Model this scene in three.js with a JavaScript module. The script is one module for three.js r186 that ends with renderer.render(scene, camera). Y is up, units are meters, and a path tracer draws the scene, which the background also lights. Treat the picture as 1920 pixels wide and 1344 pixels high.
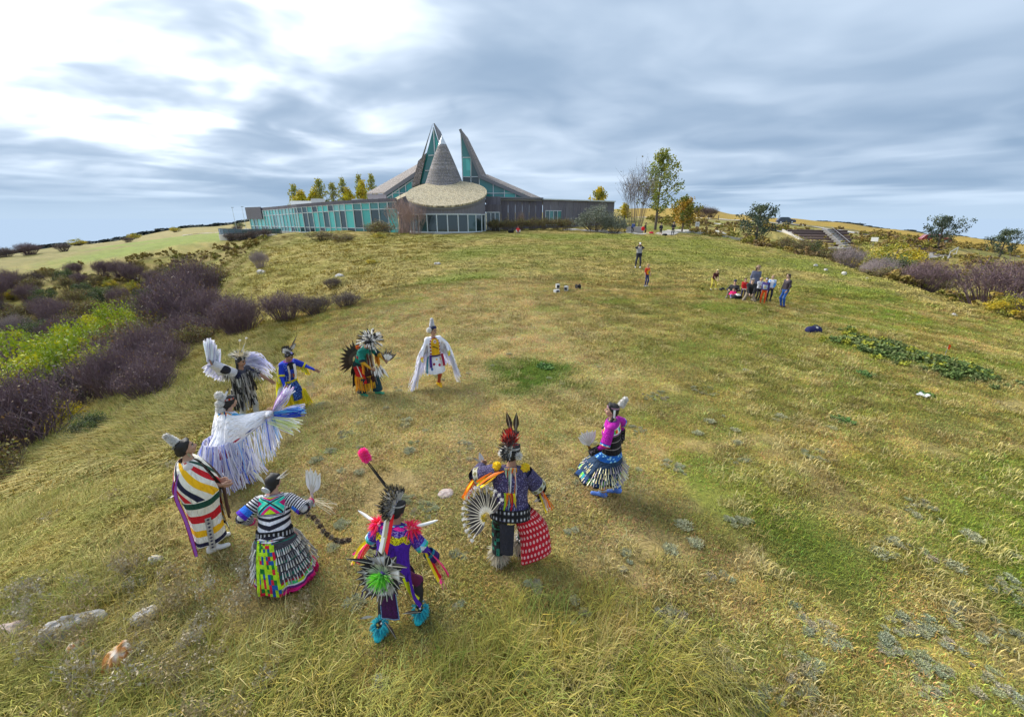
import * as THREE from 'three';
import { mergeGeometries } from 'three/addons/utils/BufferGeometryUtils.js';

// ---------------------------------------------------------------- camera
const EYE = 4.3, PITCH = THREE.MathUtils.degToRad(19.2);
const camera = new THREE.PerspectiveCamera(2 * Math.atan(672 / 750) * 180 / Math.PI, 1024 / 716, 0.1, 6000);
camera.position.set(0, EYE, 0);
camera.rotation.set(-PITCH, 0, 0);
const scene = new THREE.Scene();
const renderer = new THREE.WebGLRenderer({ antialias: true });
renderer.toneMapping = THREE.LinearToneMapping;
renderer.toneMappingExposure = 5.5;
renderer.shadowMap.enabled = true;

// ---------------------------------------------------------------- random numbers and noise
function rng(seed) { let s = seed | 0; return () => { s = (s + 0x6d2b79f5) | 0; let t = Math.imul(s ^ (s >>> 15), 1 | s); t = (t + Math.imul(t ^ (t >>> 7), 61 | t)) ^ t; return ((t ^ (t >>> 14)) >>> 0) / 4294967296; }; }
const hash2 = (x, y) => { let h = Math.imul(x, 374761393) + Math.imul(y, 668265263) | 0; h = Math.imul(h ^ (h >>> 13), 1274126177); return ((h ^ (h >>> 16)) >>> 0) / 4294967296; };
function noise(x, y) {
  const ix = Math.floor(x), iy = Math.floor(y), fx = x - ix, fy = y - iy, u = fx * fx * (3 - 2 * fx), v = fy * fy * (3 - 2 * fy);
  const a = hash2(ix, iy), b = hash2(ix + 1, iy), c = hash2(ix, iy + 1), d = hash2(ix + 1, iy + 1);
  return a + (b - a) * u + (c - a) * v + (a - b - c + d) * u * v;
}
function fbm(x, y, n = 4) { let s = 0, a = 0.5, t = 0; for (let i = 0; i < n; i++) { s += a * noise(x, y); t += a; a *= 0.5; const q = x * 1.6 - y * 1.2 + 17.3; y = x * 1.2 + y * 1.6 + 9.1; x = q; } return s / t; }
const clamp = (x, a = 0, b = 1) => Math.min(b, Math.max(a, x));
const smooth = (a, b, x) => { const t = clamp((x - a) / (b - a)); return t * t * (3 - 2 * t); };
const mix = (a, b, t) => a + (b - a) * t;
const mix3 = (a, b, t) => [mix(a[0], b[0], t), mix(a[1], b[1], t), mix(a[2], b[2], t)];
const V = (x, y, z) => new THREE.Vector3(x, y, z);

// ---------------------------------------------------------------- sky: broken grey cloud, brightest round the hidden sun
const SUN = V(-0.90, 0.80, -0.95).normalize();
{
  const W = 4096, Hh = 2048, data = new Float32Array(W * Hh * 4);
  const low = [0.37, 0.48, 0.61];
  for (let r = 0; r < Hh; r++) {
    const el = ((r + 0.5) / Hh - 0.5) * Math.PI, sy = Math.sin(el), ce = Math.cos(el);
    for (let c = 0; c < W; c++) {
      const o = (r * W + c) * 4;
      if (sy < 0) { data[o] = low[0] * 0.266; data[o + 1] = low[1] * 0.266; data[o + 2] = low[2] * 0.266; data[o + 3] = 1; continue; }
      const az = ((c + 0.5) / W - 0.5) * 2 * Math.PI, x = Math.cos(az) * ce, z = Math.sin(az) * ce;
      const k = 1 / (sy + 0.11), px = x * k, pz = z * k;
      const warp = fbm(px * 0.9 + 7, pz * 0.9 + 3, 3) - 0.5;
      const big = fbm(px * 0.36 + 8.8 + warp * 0.9, pz * 0.46 + 31.5 + warp * 0.9, 5), fine = fbm(px * 1.5 + 3 + warp, pz * 2.0 - 8 + warp, 5);
      let d = smooth(0.22, 0.80, big * 0.78 + fine * 0.22);            // 1 = thin bright cloud, 0 = thick
      const cs = x * SUN.x + sy * SUN.y + z * SUN.z;
      const glow = Math.exp(-(1 - cs) / 0.075), wide = Math.exp(-(1 - cs) / 0.40);
      const dark = [0.19, 0.28, 0.405], lite = [0.57, 0.665, 0.785];
      let col = mix3(dark, lite, d);
      const thin = smooth(0.32, 0.66, big * 0.5 + fine * 0.5);
      const g = (glow * (0.06 + 2.4 * thin * thin) + wide * 0.06 * (0.4 + thin)) * smooth(0.02, 0.15, sy);
      const hz = smooth(0.16, 0.0, sy);                                 // clear pale band low down
      const band = smooth(0.45, 0.75, fbm(az * 5.0 + 2, sy * 95, 4));
      col = mix3(col, mix3([0.22, 0.32, 0.45], [0.56, 0.67, 0.80], clamp(band * 0.8 + hz * 0.1)), hz * 0.7); col = mix3(col, low, smooth(0.055, 0.0, sy));
      for (let i = 0; i < 3; i++) data[o + i] = (col[i] + g * [1.0, 0.99, 0.95][i]) * 0.266;
      data[o + 3] = 1;
    }
  }
  const sky = new THREE.DataTexture(data, W, Hh, THREE.RGBAFormat, THREE.FloatType);
  sky.mapping = THREE.EquirectangularReflectionMapping; sky.magFilter = THREE.LinearFilter; sky.needsUpdate = true;
  scene.background = sky; scene.environment = sky;
}
const sun = new THREE.DirectionalLight(new THREE.Color(1, 0.945, 0.84), 1.0);
sun.position.copy(SUN).multiplyScalar(120); sun.castShadow = true; sun.shadow.radius = 85; sun.shadow.mapSize.set(4096, 4096);
Object.assign(sun.shadow.camera, { left: -90, right: 90, top: 90, bottom: -90, near: 1, far: 320 });
sun.target.position.set(0, 0, -30);
scene.add(sun, sun.target);

// ---------------------------------------------------------------- naming helpers
const taken = new Map();
function numbered(name) { const n = taken.get(name) ?? 0; taken.set(name, n + 1); return n ? name + '_' + String(n).padStart(3, '0') : name; }
function tag(o, label, category, group) { o.userData.label = label; o.userData.category = category; if (group) o.userData.group = group; return o; }
function shade(o) { o.traverse((m) => { if (m.isMesh) { m.castShadow = true; m.receiveShadow = true; } }); return o; }
function thing(name, label, category, x, y, z, turn = 0, group) { const g = new THREE.Group(); g.name = numbered(name); g.position.set(x, y, z); g.rotation.y = turn; scene.add(g); return tag(g, label, category, group); }
function part(name, geometry, material, parent, stuff) { const m = new THREE.Mesh(geometry, material); m.name = name; m.castShadow = m.receiveShadow = true; if (stuff) m.userData.kind = 'stuff'; parent.add(m); return m; }
function structure(name, geometry, material) { const m = part(numbered(name), geometry, material, scene); m.userData.kind = 'structure'; return m; }
const mat = (r, g, b, roughness = 0.85, more = {}) => new THREE.MeshStandardMaterial({ color: new THREE.Color().setRGB(r, g, b), roughness, ...more });
const vmat = (roughness = 0.85, more = {}) => new THREE.MeshStandardMaterial({ vertexColors: true, roughness, side: THREE.DoubleSide, ...more });
const phys = (o) => new THREE.MeshPhysicalMaterial(o);
const VC = vmat(0.85);

// a growing triangle soup with colours, kept indexed so that normals stay smooth within each strip
class Soup {
  constructor() { this.p = []; this.c = []; this.i = []; this.uv = []; }
  v(x, y, z, c, u = 0, w = 0) { this.p.push(x, y, z); this.c.push(c[0], c[1], c[2]); this.uv.push(u, w); return this.p.length / 3 - 1; }
  t(a, b, c) { this.i.push(a, b, c); }
  q(a, b, c, d) { this.i.push(a, b, c, a, c, d); }
  tri(a, b, c, col) { this.t(this.v(a.x, a.y, a.z, col), this.v(b.x, b.y, b.z, col), this.v(c.x, c.y, c.z, col)); }
  quad(a, b, c, d, col) { this.q(this.v(a.x, a.y, a.z, col), this.v(b.x, b.y, b.z, col), this.v(c.x, c.y, c.z, col), this.v(d.x, d.y, d.z, col)); }
  // a tube of n sides along points with radii; colours per point or one colour
  tube(pts, radii, col, n = 4, cap = true) {
    const ring = []; let prev = null;
    for (let k = 0; k < pts.length; k++) {
      const d = V().subVectors(pts[Math.min(k + 1, pts.length - 1)], pts[Math.max(k - 1, 0)]).normalize();
      let s = prev ? prev.clone().addScaledVector(d, -prev.dot(d)) : V(0, 0, 0);
      if (s.lengthSq() < 1e-6) s = Math.abs(d.y) > 0.9 ? V(1, 0, 0).cross(d) : V(0, 1, 0).cross(d);
      s.normalize(); prev = s; const b = V().crossVectors(d, s), r = Array.isArray(radii) ? radii[k] : radii, cc = Array.isArray(col[0]) ? col[k] : col, row = [];
      for (let j = 0; j < n; j++) { const a = j / n * Math.PI * 2, x = Math.cos(a) * r, y = Math.sin(a) * r; row.push(this.v(pts[k].x + s.x * x + b.x * y, pts[k].y + s.y * x + b.y * y, pts[k].z + s.z * x + b.z * y, cc)); }
      ring.push(row);
    }
    for (let k = 0; k + 1 < ring.length; k++) for (let j = 0; j < n; j++) { const l = (j + 1) % n; this.q(ring[k][j], ring[k][l], ring[k + 1][l], ring[k + 1][j]); }
    if (cap) for (const [row, f] of [[ring[0], 1], [ring[ring.length - 1], 0]]) for (let j = 1; j + 1 < n; j++) f ? this.t(row[0], row[j + 1], row[j]) : this.t(row[0], row[j], row[j + 1]);
  }
  // a flat ribbon along points; side gives the width direction
  ribbon(pts, w, side, col) {
    let a = -1, b = -1;
    for (let k = 0; k < pts.length; k++) {
      const ww = (Array.isArray(w) ? w[k] : w) / 2, s = Array.isArray(side) ? side[k] : side, cc = Array.isArray(col[0]) ? col[k] : col, p = pts[k];
      const c = this.v(p.x - s.x * ww, p.y - s.y * ww, p.z - s.z * ww, cc, 0, k / (pts.length - 1)), d = this.v(p.x + s.x * ww, p.y + s.y * ww, p.z + s.z * ww, cc, 1, k / (pts.length - 1));
      if (k) this.q(a, b, d, c); a = c; b = d;
    }
  }
  box(cx, cy, cz, sx, sy, sz, col, turn = 0) {
    const c = Math.cos(turn), s = Math.sin(turn), pt = (x, y, z) => V(cx + x * c + z * s, cy + y, cz - x * s + z * c), X = sx / 2, Y = sy / 2, Z = sz / 2;
    const P = [pt(-X, -Y, -Z), pt(X, -Y, -Z), pt(X, Y, -Z), pt(-X, Y, -Z), pt(-X, -Y, Z), pt(X, -Y, Z), pt(X, Y, Z), pt(-X, Y, Z)];
    for (const [a, b, d, e] of [[4, 5, 6, 7], [1, 0, 3, 2], [5, 1, 2, 6], [0, 4, 7, 3], [7, 6, 2, 3], [0, 1, 5, 4]]) this.quad(P[a], P[b], P[d], P[e], col);
  }
  geo(flat) {
    let g = new THREE.BufferGeometry();
    g.setAttribute('position', new THREE.Float32BufferAttribute(this.p, 3)); g.setAttribute('color', new THREE.Float32BufferAttribute(this.c, 3)); g.setAttribute('uv', new THREE.Float32BufferAttribute(this.uv, 2));
    g.setIndex(this.i); if (flat) g = g.toNonIndexed(); g.computeVertexNormals(); return g;
  }
}

// ---------------------------------------------------------------- terrain: hilltop, ravine to the left, hollow to the right, prairie beyond
const KNOTS = [ // x, distance ahead, height
  [-6.8, 9.3, -0.6], [-5.6, 9.4, -0.25], [-3.7, 9.5, 0], [-2, 10, 0], [-4.7, 5.8, 0], [-4.1, 4.4, -0.05], [-3, 4, -0.1], [-1.2, 3, 0], [0, 4.2, 0], [1.6, 5.5, 0], [0, -3, -0.1], [5, 0, 0], [6, 5, 0], [10, 8, -0.05], [16, 8, -0.6], [20, 3, -2],
  [9, 29.5, 0.9], [8.6, 25.9, 0.4], [14, 20.3, 0], [12.5, 20.6, 0.1], [12.3, 24.4, 0.2], [0, 18, 0.25], [0, 30, 0.95], [-6, 20, -0.1], [-12, 35, 0.3], [-21, 45, 0.9], [-10, 45, 1.5], [-15.5, 23.6, -1.9], [-9.7, 20.9, -0.7], [-9, 14, -1.0],
  [-9, 58, 2.3], [-20, 63, 2.1], [-38, 74, 1.85], [-50, 85, 1.6], [5, 68, 2.75], [20, 72, 2.8], [24, 63, 2.05], [10, 50, 2.0], [0, 75, 2.6], [-10, 90, 2.3], [-30, 95, 2], [20, 95, 3.6],
  [-60, 80, 0.2], [-70, 90, 0], [-62, 72, -1.2], [-90, 120, 0], [-60, 130, 2],
  [-16, 12, -3], [-17, 21, -2.3], [-27, 39, -1.2], [-37, 58, -0.2], [-28, 16, -8], [-32, 28, -8.5], [-38, 42, -7.5], [-48, 58, -4.5], [-22, 2, -7], [-45, 10, -9], [-60, 30, -9], [-65, 50, -6], [-81, 63, -6], [-109, 98, -4], [-14, 0, -2.8], [-8, 2, -0.7], [-7.5, 6, -0.5], [-110, 50, -10],
  [27, 21, -1.6], [31, 31, -1.0], [36, 46, -0.4], [30, 60, 1.5], [45, 30, -4.5], [48, 42, -4.5], [52, 58, -3], [60, 70, -2], [60, 90, 1.1], [67, 70, -0.75], [79, 120, 3.3], [103, 100, -0.7], [70, 45, -5], [40, 15, -4.2], [35, 100, 4], [40, 140, 5], [110, 60, -7],
  [0, -30, -2], [30, -20, -4], [-30, -20, -8]];
const TPS = (() => {
  const n = KNOTS.length, N = n + 3, A = [], U = (r2) => r2 > 0 ? r2 * Math.log(r2) : 0;
  for (let i = 0; i < N; i++) A.push(new Float64Array(N + 1));
  for (let i = 0; i < n; i++) {
    for (let j = 0; j < n; j++) A[i][j] = U(((KNOTS[i][0] - KNOTS[j][0]) ** 2 + (KNOTS[i][1] - KNOTS[j][1]) ** 2) / 100);
    A[i][i] += 0.02; A[i][n] = A[n][i] = 1; A[i][n + 1] = A[n + 1][i] = KNOTS[i][0] / 10; A[i][n + 2] = A[n + 2][i] = KNOTS[i][1] / 10; A[i][N] = KNOTS[i][2];
  }
  for (let c = 0; c < N; c++) {
    let p = c; for (let r = c; r < N; r++) if (Math.abs(A[r][c]) > Math.abs(A[p][c])) p = r;
    [A[c], A[p]] = [A[p], A[c]];
    for (let r = 0; r < N; r++) if (r !== c) { const f = A[r][c] / A[c][c]; if (f) for (let k = c; k <= N; k++) A[r][k] -= f * A[c][k]; }
  }
  const w = A.map((r, i) => r[N] / r[i]);
  return (x, d) => { let s = w[n] + w[n + 1] * x / 10 + w[n + 2] * d / 10; for (let i = 0; i < n; i++) s += w[i] * U(((x - KNOTS[i][0]) ** 2 + (d - KNOTS[i][1]) ** 2) / 100); return s; };
})();
const GN = 321, GS = 0.8, GX0 = -128, GD0 = -60, GRID = new Float32Array(GN * GN);
for (let j = 0; j < GN; j++) for (let i = 0; i < GN; i++) GRID[j * GN + i] = TPS(GX0 + i * GS, GD0 + j * GS);
function nearHeight(x, d) {
  const u = clamp((x - GX0) / GS, 0, GN - 1.001), v = clamp((d - GD0) / GS, 0, GN - 1.001), i = Math.floor(u), j = Math.floor(v), a = u - i, b = v - j, k = j * GN + i;
  return mix(mix(GRID[k], GRID[k + 1], a), mix(GRID[k + GN], GRID[k + GN + 1], a), b);
}
const RISE = [[-180, -0.03], [-90, -0.04], [-52, -0.058], [-47, -0.043], [-36, -0.016], [-28, 0.002], [-12, 0.012], [5, 0.014], [16, 0.022], [24, 0.022], [28, 0.009], [33, 0.001], [37, -0.006], [42, -0.018], [46, -0.027], [52, -0.040], [90, -0.04], [180, -0.03]];
function rise(a) { for (let i = 1; i < RISE.length; i++) if (a <= RISE[i][0]) return mix(RISE[i - 1][1], RISE[i][1], smooth(0, 1, (a - RISE[i - 1][0]) / (RISE[i][0] - RISE[i - 1][0]))); return -0.03; }
function heightAt(x, z) { // world x, z
  const d = -z, r = Math.hypot(x, d), far = smooth(85, 330, r);
  let y = 0;
  if (far < 1) y = nearHeight(x, d) + (fbm(x * 0.5 + 3, d * 0.5, 3) - 0.5) * mix(0.10, 0.7, smooth(4, 40, Math.abs(x + 2) + Math.abs(d - 8) * 0.3));
  if (far > 0) y = mix(y, EYE + r * (rise(Math.atan2(x, d) * 180 / Math.PI) * (rise(Math.atan2(x, d) * 180 / Math.PI) > 0 ? smooth(0, 700, r + 100) : 1) - 0.02 * smooth(380, 120, r)) + (fbm(x * 0.012, d * 0.012, 3) - 0.5) * 4 * smooth(60, 260, r) * smooth(1500, 300, r) - Math.max(0, r - 900) * 0.012, far);
  return y;
}
const onGround = (x, z, lift = 0) => V(x, heightAt(x, z) + lift, z);
// ---------------------------------------------------------------- ground colours (what grows where)
const STRAW = [0.53, 0.42, 0.145], PALE = [0.65, 0.53, 0.26], OLIVE = [0.30, 0.265, 0.045], GREEN = [0.22, 0.285, 0.025], DEEP = [0.115, 0.185, 0.008], BROWN = [0.25, 0.18, 0.065], GREY = [0.34, 0.32, 0.22];
const LUSH = [ // x, distance, half widths, how green, kind of green
  [0.6, 10.9, 1.6, 1.45, 1.0, DEEP], [13.2, 13.0, 1.7, 1.8, 0.75, DEEP], [-3.6, 27.5, 3.6, 1.6, 0.8, GREEN], [1.6, 18.6, 1.2, 0.7, 0.6, GREEN], [3.6, 5.6, 0.9, 1.2, 0.75, GREEN], [4.2, 4.4, 0.8, 0.9, 0.75, DEEP], [7.4, 4.3, 1.7, 1.4, 0.85, GREEN], [9.5, 6.0, 2.2, 1.0, 0.8, GREEN], [6.4, 3.4, 0.9, 0.7, 0.7, DEEP],
  [12.6, 13.4, 1.4, 1.1, 0.8, GREEN], [14.4, 12.6, 1.6, 1.2, 0.8, GREEN], [10.5, 19.4, 2.2, 1.0, 0.7, GREEN], [16, 18, 2.5, 1.6, 0.75, GREEN], [20, 21, 3.5, 2.2, 0.8, GREEN], [23, 27, 4, 3, 0.8, GREEN], [18, 13, 3, 1.6, 0.7, GREEN], [27, 36, 5, 5, 0.7, GREEN], [5.5, 20.5, 1.6, 0.9, 0.6, GREEN],
  [-4, 38, 3, 5, 0.5, GREEN], [-6, 22, 1.6, 0.8, 0.5, GREEN], [-9, 52, 6, 4, 0.5, GREEN], [8, 54, 12, 5, 0.7, GREEN], [20, 48, 8, 8, 0.65, GREEN], [0, 40, 8, 5, 0.5, GREEN], [16, 35, 7, 5, 0.55, GREEN], [5, 12.5, 2.2, 1.6, 0.4, GREEN], [9, 15, 2.5, 2, 0.45, GREEN], [36, 80, 9, 12, 0.75, GREEN], [25, 78, 6, 8, 0.75, GREEN], [60, 112, 40, 12, 0.6, GREEN], [-26, 57, 8, 3, 0.6, GREEN], [13.5, 3.0, 2.2, 1.4, 0.7, DEEP], [2.6, 8.2, 0.8, 0.6, 0.4, GREEN], [-1.6, 14.6, 1.2, 0.6, 0.4, GREEN]];
const soil = (x, d) => smooth(0.655, 0.72, fbm(x * 0.95 + 203, d * 1.15 + 11, 3)) * smooth(15, 10, d);
function gcolor(x, z) {
  const d = -z, r = Math.hypot(x, d), n1 = fbm(x * 0.42 + 11, d * 0.55 + 5, 4), n2 = fbm(x * 1.9, d * 2.3 + 40, 3), n3 = fbm(x * 0.12 + 50, d * 0.16, 3), n4 = noise(x * 6, d * 6);
  let c = mix3(OLIVE, STRAW, smooth(0.36, 0.60, n1 * 0.6 + n2 * 0.4));
  c = mix3(c, PALE, smooth(0.56, 0.72, n1 * 0.45 + n2 * 0.55) * 0.75);
  c = mix3(c, GREEN, smooth(0.46, 0.64, n3 * 0.6 + n2 * 0.4 + (x > 2 ? 0.045 : -0.01)) * 0.7);
  c = mix3(c, BROWN, smooth(0.62, 0.8, fbm(x * 1.1 + 90, d * 1.3, 3)) * 0.6);
  const mot = fbm(x * 3.1 + 14, d * 3.4 + 2, 3), mo2 = fbm(x * 1.25 + 70, d * 1.5 + 8, 3); c = mix3(c, [0.20, 0.17, 0.035], smooth(0.50, 0.68, mot) * 0.72); c = mix3(c, [0.62, 0.48, 0.17], smooth(0.48, 0.32, mot) * 0.65); c = mix3(c, [0.17, 0.165, 0.03], smooth(0.52, 0.68, mo2) * 0.65 * smooth(45, 20, r));
  const ct = smooth(7, 2, Math.hypot((x + 2.5) / 1.3, (d - 15.5) / 2.3)); c = mix3(c, PALE, ct * (0.25 + 0.6 * n2));      // worn straw ground behind the circle
  const bare = smooth(6, 2.5, Math.hypot(x + 1.2, (d - 6.5) * 1.1)); c = mix3(c, mix3(BROWN, [0.33, 0.26, 0.12], n2), bare * smooth(0.4, 0.7, n1) * 0.5);
  c = mix3(c, [0.46, 0.345, 0.19], soil(x, d) * 0.45);
  for (const [lx, ld, a, b, s, col] of LUSH) {
    const q = Math.hypot((x - lx) / a, (d - ld) / b); if (q > 1.6) continue;
    const k = smooth(1.25, 0.45, q + (n2 - 0.5) * 0.9) * s; c = mix3(c, col, k);
  }
  const hayfield = smooth(-6, -11, x + (d - 10) * 0.35) * smooth(60, 40, d);                                             // unmown straw grass
  c = mix3(c, mix3([0.53, 0.44, 0.14], [0.44, 0.38, 0.09], smooth(0.4, 0.62, n1)), hayfield * 0.75);
  if (d > 30 && x < 5) { const unmown = smooth(-4, -14, x) * smooth(28, 36, d) * smooth(62, 52, d); c = mix3(c, mix3([0.52, 0.43, 0.15], [0.40, 0.36, 0.08], smooth(0.36, 0.62, n1 * 0.5 + n2 * 0.5)), unmown * 0.85); }
  const thicket = smooth(-15, -22, x + smooth(20, 60, d) * 16) * smooth(84, 66, d); c = mix3(c, mix3([0.34, 0.27, 0.09], [0.30, 0.29, 0.06], smooth(0.4, 0.6, n1)), thicket * 0.85); // leaf litter and weeds among the shrubs
  if (r > 90) {
    const az = Math.atan2(x, d) * 180 / Math.PI, f = smooth(90, 150, r);
    const fieldN = fbm(x * 0.012, d * 0.03, 3), grassy = mix3([0.37, 0.315, 0.13], [0.24, 0.225, 0.06], smooth(0.38, 0.62, fieldN * 0.45 + n1 * 0.3 + n2 * 0.25));
    c = mix3(c, grassy, f * (az < 0 ? 0.85 : 0.6));
    const wheat = smooth(150, 165, r + (noise(az * 0.8, 3) - 0.5) * 10) * smooth(12, 17, az); c = mix3(c, mix3([0.50, 0.34, 0.035], [0.38, 0.27, 0.04], fieldN), wheat);
    c = mix3(c, [0.22, 0.17, 0.06], smooth(132, 138, r) * smooth(152, 146, r) * smooth(14, 20, az) * 0.8);
    if (r > 420) c = mix3(c, az < 0 ? [0.10, 0.12, 0.09] : [0.42, 0.30, 0.06], smooth(420, 600, r));
  }
  if (x < -45) for (const [lx, ld, a, b] of [[-72, 94, 30, 22], [-100, 124, 28, 16]]) c = mix3(c, [0.23, 0.32, 0.03], 0.9 * smooth(1.15, 0.6, Math.hypot((x - lx) / a, (d - ld) / b) + (n1 - 0.5) * 0.5));
  const j = 0.86 + 0.28 * n4; return [c[0] * j, c[1] * j, c[2] * j];
}
const canvas = (w, h) => { const c = document.createElement('canvas'); c.width = w; c.height = h; return c; };
function texture(c, rx = 1, ry = 1, srgb = true) { const t = new THREE.CanvasTexture(c); t.wrapS = t.wrapT = THREE.RepeatWrapping; t.repeat.set(rx, ry); t.magFilter = THREE.LinearFilter; if (srgb) t.colorSpace = THREE.SRGBColorSpace; return t; }
{
  const c = canvas(2048, 2048), g = c.getContext('2d'), R = rng(5); g.fillStyle = 'rgb(232,226,208)'; g.fillRect(0, 0, 2048, 2048);
  for (let k = 0; k < 3200; k++) { const v = 185 + R() * 70; g.fillStyle = `rgba(${v},${v * 0.98},${v * 0.90},0.22)`; const x = R() * 2048, y = R() * 2048, s = 12 + R() * 60; for (const ox of [0, -2048, 2048]) for (const oy of [0, -2048, 2048]) { g.beginPath(); g.ellipse(x + ox, y + oy, s, s * 0.5, R() < 2 ? k : 0, 0, 7); g.fill(); } }
  for (let k = 0; k < 60000; k++) {
    const v = 150 + R() * 105, x = R() * 2048, y = R() * 2048, a = (fbm(x / 300, y / 300, 2) - 0.5) * 9 + R() * 1.5, l = 8 + R() * 26;
    g.strokeStyle = `rgba(${v},${v * (0.94 + R() * 0.07)},${v * (0.72 + R() * 0.25)},0.75)`; g.lineWidth = 1 + R() * 2.2; g.beginPath(); g.moveTo(x, y); g.lineTo(x + Math.cos(a) * l, y + Math.sin(a) * l); g.stroke();
  }
  const map = texture(c, 1 / 5.3, 1 / 5.3);
  const rings = [], R0 = 0.7; for (let r = R0; r < 2600; r *= r < 90 ? 1.0125 : 1.03) rings.push(r);
  const A = 460, pos = [], col = [], uv = [], idx = [];
  pos.push(0, heightAt(0, 0), 0); col.push(...gcolor(0, 0)); uv.push(0, 0);
  const ang = []; for (let j = 0; j < A; j++) ang.push(j < 340 ? -1.15 + 2.3 * j / 340 : 1.15 + (2 * Math.PI - 2.3) * (j - 340) / 120);
  for (const r of rings) for (let j = 0; j < A; j++) { const x = Math.sin(ang[j]) * r, z = -Math.cos(ang[j]) * r; pos.push(x, heightAt(x, z), z); col.push(...gcolor(x, z)); uv.push(x, z); }
  for (let j = 0; j < A; j++) idx.push(0, 1 + (j + 1) % A, 1 + j);
  for (let k = 0; k + 1 < rings.length; k++) for (let j = 0; j < A; j++) { const a = 1 + k * A + j, b = 1 + k * A + (j + 1) % A; idx.push(a, b, a + A, b, b + A, a + A); }
  const geo = new THREE.BufferGeometry(); geo.setAttribute('position', new THREE.Float32BufferAttribute(pos, 3)); geo.setAttribute('color', new THREE.Float32BufferAttribute(col, 3)); geo.setAttribute('uv', new THREE.Float32BufferAttribute(uv, 2)); geo.setIndex(idx); geo.computeVertexNormals();
  structure('ground', geo, new THREE.MeshStandardMaterial({ vertexColors: true, map, bumpMap: map, bumpScale: 0.03, roughness: 1 }));
}

// ---------------------------------------------------------------- grass
function grassPatch(seed, n, radius, h0, h1, width, lean, mess) {
  const R = rng(seed), s = new Soup();
  for (let k = 0; k < n; k++) {
    const a = R() * 7, q = Math.sqrt(R()) * radius, x = Math.cos(a) * q, z = Math.sin(a) * q, h = mix(h0, h1, R()), dir = (R() - 0.5) * mess, l = lean * h * (0.5 + R() * 0.8), dx = Math.cos(dir) * l, dz = Math.sin(dir) * l, w = width * (0.6 + R() * 0.8);
    const sx = -Math.sin(dir) * w / 2, sz = Math.cos(dir) * w / 2, v = 0.62 + R() * 0.75, t = R(), col = [v, v * (0.93 + t * 0.1), v * (0.7 + t * 0.45)];
    const y1 = h * 0.6, b0 = s.v(x - sx, -0.015, z - sz, col), b1 = s.v(x + sx, -0.015, z + sz, col), m0 = s.v(x + dx * 0.35 - sx * 0.8, y1, z + dz * 0.35 - sz * 0.8, col), m1 = s.v(x + dx * 0.35 + sx * 0.8, y1, z + dz * 0.35 + sz * 0.8, col), e = s.v(x + dx, h * (1 - lean * 0.25), z + dz, col);
    s.q(b0, b1, m1, m0); s.t(m0, m1, e);
  }
  return s.geo();
}
const grassMat = vmat(0.9);
function scatterGrass(name, label, geos, spots, tint = 1) { // spots: [x, z, turn, scale, height scale, colour]
  geos.forEach((g, gi) => {
    const mine = spots.filter((_, i) => i % geos.length === gi), m = new THREE.InstancedMesh(g, grassMat, mine.length), o = new THREE.Object3D(), c = new THREE.Color();
    mine.forEach(([x, z, turn, sc, sh, col], i) => { o.position.set(x, heightAt(x, z), z); o.rotation.set(0, turn, 0); o.scale.set(sc, sc * sh, sc); o.updateMatrix(); m.setMatrixAt(i, o.matrix); m.setColorAt(i, c.setRGB(col[0] * tint, col[1] * tint, col[2] * tint)); });
    m.name = numbered(name); m.castShadow = m.receiveShadow = true; m.userData.kind = 'stuff'; tag(m, label, 'grass'); scene.add(m);
  });
}
const FEET = [[-4.16, 4.42], [-2.88, 3.92], [-1.30, 3.25], [-0.02, 4.10]];
const inView = (x, d, margin = 1) => d > 0.9 && Math.abs(x) < 1.33 * (d * 0.944 + (EYE) * 0.33) + margin;
const tallness = (x, d) => FEET.some(([a, b]) => Math.hypot(a - x, (b - d) * 0.8) < 0.62) ? 0 : Math.max(smooth(3.15, 2.35, d - 0.5 * noise(x * 1.3, 4) - (x > 2.2 ? -1.5 : 0) - (x > 0 && x < 2 ? 0.5 * noise(x * 3, 9) : 0)) * (x < 2.4 ? 1 : 0.2), smooth(-5.2, -7.5, x + (d - 6) * 0.38 + (noise(x, d) - 0.5) * 1.5) * smooth(26, 18, d));
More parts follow.
